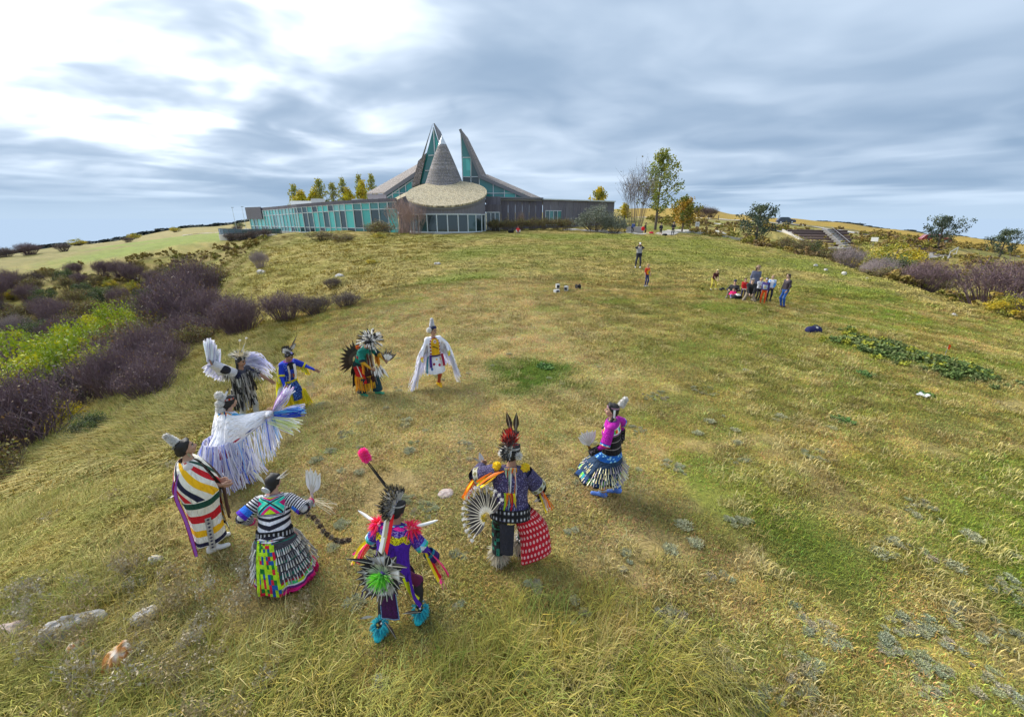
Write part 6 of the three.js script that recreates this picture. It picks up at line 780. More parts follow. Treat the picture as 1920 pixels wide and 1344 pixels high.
{ // shawl dancer
  const J = person('shawl dancer whirling a white shawl with long white and blue fringe', DGRP, -4.72, -5.82, 2.7, { s: 0.94, bust: 1, lean: 0.34, hip: [0, 0.88, -0.05], hands: [[0.36, 1.05, 0.34], [-0.62, 1.40, 0.40]], head: [0.05, 0.1, 0], feet: [[0.1, 0.1, 0.12], [-0.12, 0.08, -0.06]], grip: ['grip', 'grip'], pole: [[0.5, -1, -0.2], [-0.5, -1, -0.2]], col: { top: srgb([40, 140, 190]), pants: srgb([190, 12, 40]), shin: srgb([190, 12, 40]), shoe: srgb([110, 25, 25]), skin: SKIN2 }, hairMore: [[[0, -0.04, -0.09], [0, -0.1, -0.08], 0.05, 0.03]] });
  const m = dyed(256, 256, (u, v) => { if (v < 0.22 && Math.abs(u - 0.5) < 0.07) return [[40, 130, 190], [250, 210, 20], [235, 90, 30], [20, 90, 150]][Math.floor(u * 40 + v * 22) % 4]; const q = (u * 11) % 1; if (v > 0.80 && v < 0.90 && Math.abs(q - 0.5) + Math.abs(v - 0.85) * 9 < 0.35) return Math.floor(u * 11) % 3 ? [60, 80, 165] : [180, 30, 70]; if (v > 0.955) return [205, 208, 232]; return [243, 242, 250]; });
  const top = [J.grR.clone().add(V(-0.05, 0.02, 0.0)), J.wrR.clone().add(V(-0.02, 0.05, -0.03)), J.shR.clone().add(V(-0.07, 0.08, -0.06)), J.at(0.57, -0.02, -0.10), J.shL.clone().add(V(0.08, 0.08, -0.05)), J.wrL.clone().add(V(0.02, 0.05, 0)), J.grL.clone().add(V(0.05, 0.02, 0.06))];
  const dv = (t) => V((t - 0.5) * 0.3 + 0.12 * smooth(0.5, 0, t), -0.10 - 0.66 * smooth(0.05, 0.5, t) * smooth(1.05, 0.75, t), -0.02 - 0.14 * Math.sin(t * Math.PI)), edge = sheet(J.g, 'shawl', top, dv, m, { fold: 0.07, waves: 40, belly: 0.05, seed: 5, out: (t) => V((t - 0.5) * 1.2, 0.1, -0.8).normalize() });
  furMesh(J.g, 'shawl_fringe', (s) => { fringe(s, edge, 330, (t) => 0.40 + 0.16 * Math.sin(t * 9), { cols: [...FRW, ...FRW, ...FRW, srgb([90, 120, 225]), srgb([150, 190, 240])], drop: 0.1, sway: 0.16, w: 0.014, spread: (t) => V((t - 0.5) * 0.9, -1, -0.25 + t * 0.2), seed: 2, seg: 6 }); const a = edge[0], b = top[0];
    fringe(s, [b, b.clone().lerp(a, 0.35)], 90, 0.44, { cols: [...FRW, srgb([200, 140, 220])], drop: -0.15, sway: 0.2, w: 0.014, dir: V(-0.7, 0.8, 0.45), seed: 4, seg: 6 }); fringe(s, [b.clone().lerp(a, 0.2), a], 110, 0.48, { cols: [BLUE, srgb([40, 90, 230]), SKYB, srgb([120, 200, 245]), FRW[0]], drop: 0.0, sway: 0.16, w: 0.014, dir: V(-0.9, 0.12, 0.5), seed: 6, seg: 6 }); fringe(s, [a, edge[3]], 80, 0.42, { cols: [srgb([225, 240, 170]), srgb([240, 245, 190]), FRW[0]], drop: 0.2, sway: 0.18, w: 0.014, dir: V(-0.9, -0.25, 0.5), seed: 7, seg: 6 }); fringe(s, edge.slice(-4), 60, 0.45, { cols: [BLUE, srgb([30, 60, 215])], drop: 0.2, sway: 0.2, w: 0.014, dir: V(0.4, -1, -0.3), seed: 8 }); });
  part('shawl_yoke', tunic(J, 0, -0.05, { rx: 0.27, rz: 0.22, ripple: 0.05 }), dyed(256, 128, (u, v) => v < 0.42 && v > 0.12 && Math.abs(u - 0.62) < 0.06 ? [[40, 130, 190], [250, 210, 20], [235, 90, 30], [20, 90, 150], [240, 240, 250]][Math.floor(u * 38 + v * 14) % 5] : [243, 242, 250]), J.g);
  furMesh(J.g, 'shawl_fringe', (s) => { for (const [y, r, L] of [[0.98, 0.27, 0.5], [0.74, 0.33, 0.5]]) { const P = []; for (let i = 0; i <= 16; i++) { const a = 2.4 + i / 16 * 4.0; P.push(V(Math.cos(a) * r, y, -0.08 + Math.sin(a) * r)); } fringe(s, P, 240, L, { cols: [...FRW, ...FRW, ...FRW, srgb([90, 120, 225])], drop: 0.1, sway: 0.14, w: 0.018, spread: (t) => V(Math.cos(2.4 + t * 4) * 0.3, -1, Math.sin(2.4 + t * 4) * 0.3), seed: 31 + y * 10, seg: 6 }); } });
  part('skirt', skirt(J, -0.02, 0.42, 0.2, 0.29, { dz: 0.02 }), cloth(srgb([190, 14, 45])), J.g); band(J, REDC, 0.075, 0.032, (u, v) => Math.floor(u * 20) % 2 ? [235, 80, 30] : [235, 220, 225]); for (const n of ['L', 'R']) part('boot', loft([ring(J['an' + n].clone().lerp(J['kn' + n], 0.5), 0.07, 0.07), ring(J['an' + n].clone().add(V(0, 0.0, 0)), 0.066, 0.07)], { n: 20, rows: 8 }), dyed(32, 32, (u, v) => Math.floor(u * 8 + v * 6) % 3 ? [130, 25, 30] : [90, 15, 25]), J.g);
  furMesh(J.g, 'plume', (s) => { for (const [a, b, c] of [[0.02, 0.1, -0.1], [0.03, 0.17, -0.14], [0.02, 0.02, -0.16], [0.03, -0.08, -0.17]]) plumeBall(s, J.hp([a, b, c]), 0.08, [WHITE, [0.6, 0.58, 0.55]], { seed: b * 100 }); }); feather(J.g, 'tip', J.hp([0.03, 0.1, -0.08]), V(0.1, 0.7, 0.8), V(1, 0, 0), 0.7);
}
{ // white caped dancer
  const J = person('woman in white fringed cape and yellow beaded bib with tall white plume', DGRP, -2.08, -10.1, 0.5, { s: 0.94, bust: 1, lean: 0.02, hands: [[0.38, 1.02, 0.18], [-0.40, 0.92, 0.14]], head: [0.02, 0.5, 0], feet: [[0.07, 0.09, 0.05], [-0.08, 0.42, -0.34]], tip: [0.2, 0.9], grip: ['grip', 'grip'], pole: [[1, -0.2, -0.6], [-1, -0.2, -0.6]], col: { top: SHAWL, pants: srgb([240, 240, 245]), shin: srgb([170, 70, 30]), shoe: srgb([235, 185, 10]), hand: srgb([235, 215, 20]), skin: SKIN2 } });
  part('skirt', skirt(J, 0.0, 0.44, 0.2, 0.29, { ripple: 0.05 }), dyed(256, 128, (u, v) => { for (const [a, b, c] of [[0.2, 0.62, [190, 50, 80]], [0.3, 0.55, [160, 40, 60]], [0.34, 0.75, [90, 120, 180]], [0.15, 0.3, [240, 200, 40]], [0.24, 0.28, [240, 170, 30]]]) if (inDisc(u, v, a, b, 0.022, 0.06)) return c; if (u > 0.42 && u < 0.47) return [30, 150, 170]; return [244, 243, 250]; }), J.g);
  part('bib', loft([ring(J.at(0.54, 0, 0.0), 0.08, 0.09, J.X, J.Z), ring(J.at(0.42, 0, 0), 0.2, 0.165, J.X, J.Z), ring(J.at(0.2, 0, 0), 0.2, 0.19, J.X, J.Z), ring(J.at(0.02, 0, 0), 0.22, 0.2, J.X, J.Z)], { n: 30, rows: 24, a0: 0.75, a1: 2.4 }), dyed(128, 128, (u, v) => { const e = Math.min(u, 1 - u); if (e < 0.14) return Math.floor(v * 14) % 2 ? [165, 20, 50] : [240, 235, 240]; if (v < 0.1) return [170, 20, 50]; if (inDisc(u, v, 0.5, 0.28, 0.07, 0.05)) return [190, 60, 20]; if (inDisc(u, v, 0.5, 0.28, 0.13, 0.1)) return [245, 240, 235]; if (Math.abs(v - 0.56 - Math.sin(u * 7) * 0.05) < 0.018 && e > 0.25) return [40, 25, 20]; if (v > 0.9) return [60, 40, 120]; return [248, 192, 18]; }), J.g);
  for (const [c, x] of [[srgb([70, 30, 120]), -0.16], [srgb([150, 25, 60]), 0.17]]) strip(J.g, 'side_panel', [J.at(0.08, x, 0.19), J.at(-0.08, x * 1.1, 0.22), V(x * 1.15, 0.66, 0.26)], 0.07, AX, c);
  for (const [n, sg] of [['R', -1], ['L', 1]]) {
    const top = [J.at(0.54, sg * 0.05, -0.06), J['sh' + n].clone().add(V(0, 0.06, 0)), J['el' + n].clone().add(V(sg * 0.03, 0.06, -0.02)), J['gr' + n].clone().add(V(sg * 0.03, 0.02, 0))], edge = sheet(J.g, 'cape', top, (t) => V(sg * 0.10 * t, -0.42 - 0.14 * (1 - t), -0.12 + 0.1 * t), dyed(128, 128, (u, v) => { for (const [a, b, c] of [[0.55, 0.35, [110, 60, 160]], [0.62, 0.5, [240, 200, 30]], [0.5, 0.55, [235, 90, 40]], [0.72, 0.3, [60, 60, 150]], [0.4, 0.3, [190, 40, 80]]]) if (sg < 0 && inDisc(u, v, a, b, 0.05, 0.06)) return c; return [243, 242, 250]; }), { fold: 0.03, waves: 24, out: () => V(sg * 0.8, 0, 0.6), belly: 0.05 });
    furMesh(J.g, 'cape_fringe', (s) => { fringe(s, edge, 170, sg < 0 ? 0.52 : 0.34, { cols: FRW, drop: 0.1, sway: 0.16, w: 0.016, spread: (t) => V(sg * (0.15 + 0.4 * t), -1, -0.05), seed: 5 + sg, seg: 6 }); fringe(s, [top[2], top[3], edge[edge.length - 1]], 60, 0.4, { cols: FRW, drop: 0.5, sway: 0.2, w: 0.016, dir: V(sg * 0.4, -1, -0.2), seed: 9 }); });
    furMesh(J.g, 'cuff', (s) => tuft(s, J['wr' + n], 60, 0.02, 0.04, sg < 0 ? [ORG, YEL] : [YEL, srgb([220, 240, 30])], { seed: 4, w: 0.02 }));
  }
  furMesh(J.g, 'plume', (s) => { for (let k = 0; k < 5; k++) plumeBall(s, J.hp([-0.0, 0.15 + k * 0.04, -0.04]), 0.08 - k * 0.008, [WHITE, FRW[0]], { seed: k }); plumeBall(s, J.hp([-0.13, 0.04, -0.03]), 0.085, [WHITE], { seed: 9 }); }); band(J, srgb([50, 60, 130]), 0.105, 0.035);
  furMesh(J.g, 'shoe_fur', (s) => tuft(s, J.toeL.clone().lerp(J.anL, 0.5), 60, 0.03, 0.04, [YEL, srgb([230, 180, 10])], { seed: 3, w: 0.018 }));
}
{ // green shirted dancer with brown bustle
  const J = person('stooping dancer in green shirt with black and white feather headdress', DGRP, -3.76, -9.55, 1.15, { s: 0.97, lean: 0.5, hip: [0, 0.86, -0.12], hands: [[0.16, 0.98, 0.62], [-0.20, 0.88, 0.40]], head: [0.55, 0.2, 0], feet: [[0.12, 0.1, 0.24], [-0.12, 0.08, -0.06]], grip: ['grip', 'grip'], col: { top: TEAL, fore: srgb([205, 150, 20]), pants: srgb([20, 60, 70]), shin: srgb([16, 55, 62]), shoe: srgb([70, 170, 130]), skin: SKIN } });
  part('shirt', tunic(J, 0, 0.0, { rx: 0.24, rz: 0.17, ripple: 0.04 }), dyed(256, 128, (u, v) => v > 0.86 ? [25, 60, 60] : Math.abs(v - 0.7) < 0.04 && Math.abs(u - 0.5) < 0.08 ? [190, 30, 60] : [8, 132, 116]), J.g); for (const n of ['L', 'R']) { part('sleeve', sleeve(J['sh' + n], J['el' + n], 0.078, 0.08, { ripple: 0.04 }), dyed(64, 64, (u, v) => v > 0.75 ? [20, 50, 60] : [8, 132, 116]), J.g); furMesh(J.g, 'sleeve_fringe', (s) => fringe(s, [J['sh' + n].clone().lerp(J['el' + n], 0.5), J['el' + n]], 50, 0.26, { cols: [srgb([245, 175, 20]), srgb([230, 140, 20])], w: 0.018, drop: 0.2, seed: 3 })); }
  const bc = J.at(0.03, 0, -0.19), ax = V(0, 0.15, -1).normalize(); featherFan(J.g, ['brown'], bc, ax, V(0, 1, 0), 19, -2.3, 2.3, 0.10, 1.18, 0.12); featherFan(J.g, ['brown', 'grey'], bc.clone().addScaledVector(ax, 0.05), ax, V(0, 1, 0), 12, -2.4, 2.4, 0.04, 0.7, 0.3); for (const sx of [-0.1, 0.1]) { feather(J.g, 'grey', bc.clone().add(V(sx, -0.1, 0)), V(sx, -1, -0.2), ax, 1.2); feather(J.g, 'black', bc.clone().add(V(sx * 1.6, -0.16, 0)), V(sx, -1, -0.1), ax, 1.3); }
  part('apron', loft([ring(J.at(0.02, 0, 0), 0.23, 0.17), ring(V(0, 0.6, 0.0), 0.26, 0.24), ring(V(0, 0.42, 0.02), 0.27, 0.26)], { n: 26, rows: 14, a0: 1.3, a1: 3.6, ripple: 0.05 }), dyed(128, 64, (u, v) => Math.abs(u - 0.62) < 0.03 ? [240, 235, 220] : u > 0.45 ? [205, 20, 20] : [70, 30, 30]), J.g); part('breechcloth', loft([ring(J.at(0.0, 0, 0), 0.24, 0.18), ring(V(0, 0.2, -0.16), 0.26, 0.24)], { n: 16, rows: 12, a0: 3.7, a1: 5.3 }), cloth([0.03, 0.025, 0.025]), J.g);
  furMesh(J.g, 'yellow_fringe', (s) => { const P = []; for (let k = 0; k <= 20; k++) { const a = k / 20 * 6.28; P.push(V(Math.cos(a) * 0.27, 0.60, Math.sin(a) * 0.24)); } fringe(s, P, 190, 0.34, { cols: [srgb([245, 190, 20]), srgb([225, 150, 15]), srgb([250, 205, 40])], w: 0.022, drop: 0.1, sway: 0.14, seed: 6 }); });
  for (const n of ['L', 'R']) part('legging', loft([ring(J['kn' + n].clone().add(V(0, 0.08, 0)), 0.115, 0.115), ring(J['an' + n].clone().add(V(0, 0.03, 0)), 0.135, 0.13)], { n: 26, rows: 10, ripple: 0.05 }), cloth(srgb([14, 58, 66])), J.g);
  furMesh(J.g, 'feather_headdress', (s) => { const R = rng(8), c = J.hp([0, 0.08, 0.0]); for (let k = 0; k < 170; k++) { const d = V(R() * 2 - 1, R() * 1.5 - 0.45, R() * 2 - 1).normalize().applyQuaternion(J.hq), b = c.clone().addScaledVector(d, 0.06), L = 0.24 + R() * 0.08, sd = V().crossVectors(d, V(R() - 0.5, R() - 0.5, R() - 0.5)).normalize(), w = R() < 0.5; s.ribbon([b, b.clone().addScaledVector(d, L * 0.45), b.clone().addScaledVector(d, L * 0.5), b.clone().addScaledVector(d, L * 0.85).add(V(0, -0.015, 0)), b.clone().addScaledVector(d, L).add(V(0, -0.035, 0))], [0.016, 0.026, 0.027, 0.026, 0.008], sd, w ? [BLACK, BLACK, WHITE, WHITE, BLACK] : [WHITE, WHITE, BLACK, BLACK, BLACK]); } });
  const h = J.grL.clone(); featherFan(J.g, ['brown', 'tip'], h, V(-0.3, 0.3, 1).normalize(), V(0.3, 1, 0.1).normalize(), 7, -0.7, 0.8, 0.03, 0.95, 0.1); for (let k = 0; k < 12; k++) { const a = k * 0.52; feather(J.g, ['grey', 'tip', 'brown', 'white'][k % 4], V(-0.12 + k * 0.028, 0.88 - (k % 3) * 0.05, 0.36 + (k % 2) * 0.06), V(-0.25 + k * 0.05, -1, 0.12 + (k % 3) * 0.08), AZ, 0.85 + (k % 3) * 0.15); } strip(J.g, 'staff', [J.grR.clone().add(V(-0.1, -0.05, -0.1)), J.grR, J.grL, J.grL.clone().add(V(0.25, 0.1, 0.15))], 0.02, AX, srgb([190, 160, 90])); furMesh(J.g, 'chest_drops', (s) => fringe(s, [J.at(0.5, 0.1, 0.1), J.at(0.5, -0.1, 0.1)], 26, 0.42, { cols: [WHITE, BROWNF, CREAM, srgb([140, 60, 30])], w: 0.022, drop: 0.2, seed: 5 })); furMesh(J.g, 'shoulder_rosette', (s) => tuft(s, J.at(0.52, -0.16, -0.12), 60, 0.02, 0.06, [ORG, srgb([120, 30, 20])], { seed: 3, w: 0.02 }));
}
{ // yellow and blue grass dancer
  const J = person('grass dancer in blue shirt with bright yellow yarn fringe, head bowed', DGRP, -5.52, -9.15, 1.15, { s: 0.95, lean: 0.34, hip: [0, 0.86, -0.08], hands: [[0.52, 1.0, 0.42], [-0.32, 0.84, 0.26]], head: [0.5, 0.1, 0], feet: [[0.12, 0.1, 0.2], [-0.12, 0.08, -0.04]], col: { top: BLUE, pants: srgb([225, 210, 20]), shin: YEL, shoe: srgb([170, 180, 60]), skin: SKIN } });
  part('shirt', tunic(J, 0, -0.06, { rx: 0.23, rz: 0.17 }), dyed(256, 128, (u, v) => { if (v < 0.1) return [150, 60, 170]; if (Math.abs(u - 0.25) < 0.07 && v < 0.6) return [20, 24, 40]; return hash2(Math.floor(u * 60), Math.floor(v * 40)) > 0.84 ? [120, 160, 250] : [28, 60, 200]; }), J.g); for (const n of ['L', 'R']) { part('sleeve', sleeve(J['sh' + n], J['el' + n], 0.078, 0.075), dyed(32, 64, (u, v) => v > 0.8 ? [240, 230, 30] : [28, 60, 200]), J.g); const sg = n === 'L' ? 1 : -1; furMesh(J.g, 'yarn_fringe', (s) => { fringe(s, [J.at(0.53, sg * 0.06, -0.05), J['sh' + n].clone().add(V(sg * 0.05, 0.04, 0)), J['el' + n]], 230, 0.27, { cols: [YEL, srgb([235, 240, 30]), srgb([250, 245, 160])], w: 0.024, drop: 0.1, sway: 0.15, dir: V(sg * 0.3, -1, 0.1), seed: 3 }); if (sg < 0) fringe(s, [J.elR, J.wrR], 80, 0.5, { cols: FRW, w: 0.016, drop: 0.1, dir: V(-0.25, -1, -0.15), seed: 6 }); const k = J['kn' + n], P = []; for (let i = 0; i <= 14; i++) { const a = i / 14 * 6.28; P.push(k.clone().add(V(Math.cos(a) * 0.1, 0.02, Math.sin(a) * 0.1))); } fringe(s, P, 110, 0.36, { cols: [YEL, srgb([245, 235, 20]), srgb([220, 210, 10])], w: 0.02, drop: 0.1, sway: 0.14, spread: (t) => V(Math.cos(t * 6.28) * 0.22, -1, Math.sin(t * 6.28) * 0.22), seed: 8 }); }); }
  furMesh(J.g, 'waist_fringe', (s) => { const P = []; for (let i = 0; i <= 18; i++) { const a = i / 18 * 6.28; P.push(V(Math.cos(a) * 0.24, 0.86, -0.06 + Math.sin(a) * 0.2)); } fringe(s, P, 260, 0.42, { cols: [YEL, srgb([235, 240, 30])], w: 0.026, drop: 0.1, sway: 0.14, seed: 9 }); });
  part('apron', loft([ring(J.at(0.0, 0, 0), 0.24, 0.19), ring(V(0, 0.6, 0.06), 0.25, 0.23), ring(V(0, 0.36, 0.08), 0.26, 0.24)], { n: 22, rows: 14, a0: 0.95, a1: 2.2 }), dyed(64, 64, (u, v) => hash2(Math.floor(u * 24), Math.floor(v * 24)) > 0.7 ? [90, 140, 220] : [16, 50, 130]), J.g); strip(J.g, 'harness', [J.at(0.5, 0.09, 0.12), J.at(0.3, 0.09, 0.19), J.at(0.08, 0.1, 0.21)], 0.07, AX, WHITE); strip(J.g, 'harness', [J.at(0.5, -0.09, 0.12), J.at(0.3, -0.08, 0.19), J.at(0.08, -0.08, 0.21)], 0.05, AX, [0.55, 0.5, 0.5]); part('medallion', new THREE.CylinderGeometry(0.055, 0.055, 0.015, 20).rotateX(Math.PI / 2).translate(...J.at(0.22, 0.0, 0.21).toArray()), dyed(32, 32, (u, v) => v > 0.5 ? [200, 90, 40] : [60, 90, 150]), J.g);
  roach(J, BLACK, WHITE, { n: 200, L: 0.12 }); band(J, WHITE, 0.078, 0.028, (u, v) => Math.floor(u * 16) % 2 ? [230, 228, 235] : [20, 20, 30]); feather(J.g, 'grey', J.hp([0.05, 0.14, -0.06]), V(0.9, 0.35, -0.3), V(0, 0.5, 1), 1.0, 1.7); feather(J.g, 'brown', J.hp([0.03, 0.16, -0.04]), V(0.8, 0.9, -0.1), V(0, 0.5, 1), 1.25, 0.5); furMesh(J.g, 'fur_anklet', (s) => { for (const n of ['L', 'R']) tuft(s, J['an' + n], 50, 0.03, 0.05, [YEL, LIMEC], { seed: 3, w: 0.018 }); });
  furMesh(J.g, 'white_tuft', (s) => tuft(s, V(-0.42, 0.4, 0.1), 100, 0.02, 0.09, [WHITE], { seed: 3, w: 0.024 }));
}
{ // black and white dancer with raised wing arm
  const J = person('dancer in black and white fur strips raising an arm of long white fringe', DGRP, -6.35, -8.65, 1.3, { s: 1.0, lean: 0.15, hands: [[0.42, 1.02, 0.44], [-0.55, 1.72, 0.02]], head: [0.22, 0.15, 0], feet: [[0.12, 0.08, 0.1], [-0.12, 0.08, -0.1]], pole: [[1, -0.3, -0.6], [-1, 0, -0.4]], col: { top: [0.05, 0.05, 0.07], sleeveL: NAVY, foreL: SKIN, sleeveR: [0.5, 0.5, 0.52], foreR: [0.6, 0.6, 0.62], pants: [0.4, 0.4, 0.4], shin: [0.5, 0.5, 0.5], shoe: BLACK, skin: SKIN }, hairMore: [[[0.06, -0.05, -0.04], [0.08, -0.2, -0.02], 0.03, 0.02], [[-0.06, -0.05, -0.04], [-0.08, -0.2, -0.02], 0.03, 0.02]] });
  furMesh(J.g, 'fur_strips', (s) => { for (const [u, rx, n, L] of [[0.47, 0.2, 90, 0.30], [0.34, 0.21, 100, 0.32], [0.2, 0.21, 100, 0.34], [0.05, 0.23, 110, 0.40]]) { const P = []; for (let i = 0; i <= 18; i++) { const a = i / 18 * 6.28; P.push(J.at(u, Math.cos(a) * rx, Math.sin(a) * rx * 0.72)); } fringe(s, P, n, L, { cols: [WHITE, WHITE, [0.55, 0.52, 0.5], BLACK, BLACK], w: 0.032, drop: 0.1, sway: 0.12, seed: u * 100 }); } for (const q of [J.shR.clone().lerp(J.elR, 0.35), J.shL.clone().lerp(J.elL, 0.7)]) tuft(s, q, 130, 0.05, 0.11, [WHITE, BLACK, [0.4, 0.38, 0.36]], { seed: 6, w: 0.024, drop: 0.1 }); });
  part('wing_sleeve', sleeve(J.shR.clone(), J.grR.clone(), 0.11, 0.09, { ripple: 0.06 }), dyed(64, 128, (u, v) => inDisc(u, v, 0.35, 0.45, 0.2, 0.16) || inDisc(u, v, 0.75, 0.5, 0.12, 0.2) ? [38, 38, 55] : [222, 222, 232]), J.g);
  furMesh(J.g, 'wing_fringe', (s) => { fringe(s, [J.elR, J.wrR, J.grR.clone().add(V(-0.06, 0.06, 0))], 120, 0.42, { cols: [...FRW, srgb([225, 235, 240])], w: 0.03, drop: -0.1, sway: 0.14, dir: V(0.22, 1, 0.0), seed: 3, seg: 6 }); fringe(s, [J.elR.clone().lerp(J.shR, 0.4), J.grR], 90, 0.2, { cols: FRW, w: 0.026, drop: 0.3, sway: 0.3, dir: V(-0.2, -0.4, -0.5), seed: 4 }); });
  furMesh(J.g, 'back_fringe', (s) => { const a = J.at(0.6, 0.22, -0.12); for (let k = 0; k < 3; k++) fringe(s, [J.at(0.5, 0.12, -0.14), a.clone().add(V(k * 0.12, 0.06 - k * 0.03, 0))], 70, 0.45, { cols: FRW, w: 0.03, drop: 0.5 + k * 0.25, sway: 0.25, dir: V(0.85, 0.75 - k * 0.3, 0.25), seed: 20 + k, seg: 6 }); tuft(s, J.hp([0.14, 0.04, -0.08]), 130, 0.03, 0.12, [WHITE, [0.6, 0.58, 0.55]], { seed: 9, w: 0.03 }); });
  strip(J.g, 'bandolier', [J.at(0.53, 0.1, 0.02), J.at(0.4, 0.06, 0.17), J.at(0.15, 0.14, 0.22), J.at(-0.05, 0.2, 0.2)], 0.07, V(0.7, 0.5, 0), BLACK); part('shoulder_patch', new THREE.SphereGeometry(0.1, 16, 10).scale(0.8, 1, 0.7).translate(...J.at(0.42, -0.12, 0.07).toArray()), cloth(NAVY), J.g);
  band(J, WHITE, 0.078, 0.034, (u, v) => Math.floor(u * 14) % 3 ? [235, 235, 240] : [30, 30, 45]); furMesh(J.g, 'fur_crest', (s) => { const R = rng(6); for (let k = 0; k < 260; k++) { const a = R() * 6.28, d = V(Math.cos(a), 0.25 + R() * 0.7, Math.sin(a)).normalize().applyQuaternion(J.hq), b = J.hp([0, 0.1, -0.02]).addScaledVector(d, 0.04), L = 0.14 + R() * 0.08, sd = V().crossVectors(d, V(R() - 0.5, R() - 0.5, R() - 0.5)).normalize(); s.ribbon([b, b.clone().addScaledVector(d, L * 0.4), b.clone().addScaledVector(d, L * 0.45), b.clone().addScaledVector(d, L).add(V(0, -0.02, 0))], [0.014, 0.012, 0.012, 0.003], sd, R() < 0.35 ? [CREAM, CREAM, BLACK, BLACK] : [CREAM, CREAM, [0.62, 0.56, 0.42], WHITE]); } });
  for (const [dx, k] of [[-0.02, 0.12], [0.04, 0.45]]) { const a = J.hp([dx, 0.16, 0]), e = a.clone().add(V(k * 0.35, 0.34, 0.05)), s = new Soup(); s.tube([a, a.clone().lerp(e, 0.5).add(V(0.01, 0.01, 0)), e], 0.008, [0.62, 0.5, 0.2], 5); part('roach_stick', s.geo(), CLOTH, J.g); furMesh(J.g, 'stick_tuft', (q) => tuft(q, e, 30, 0.006, 0.025, [WHITE], { seed: 2, w: 0.016 })); } feather(J.g, 'white', J.hp([0.05, 0.16, 0]), V(0.4, 1, 0.1), AZ, 0.9, 0.7);
}
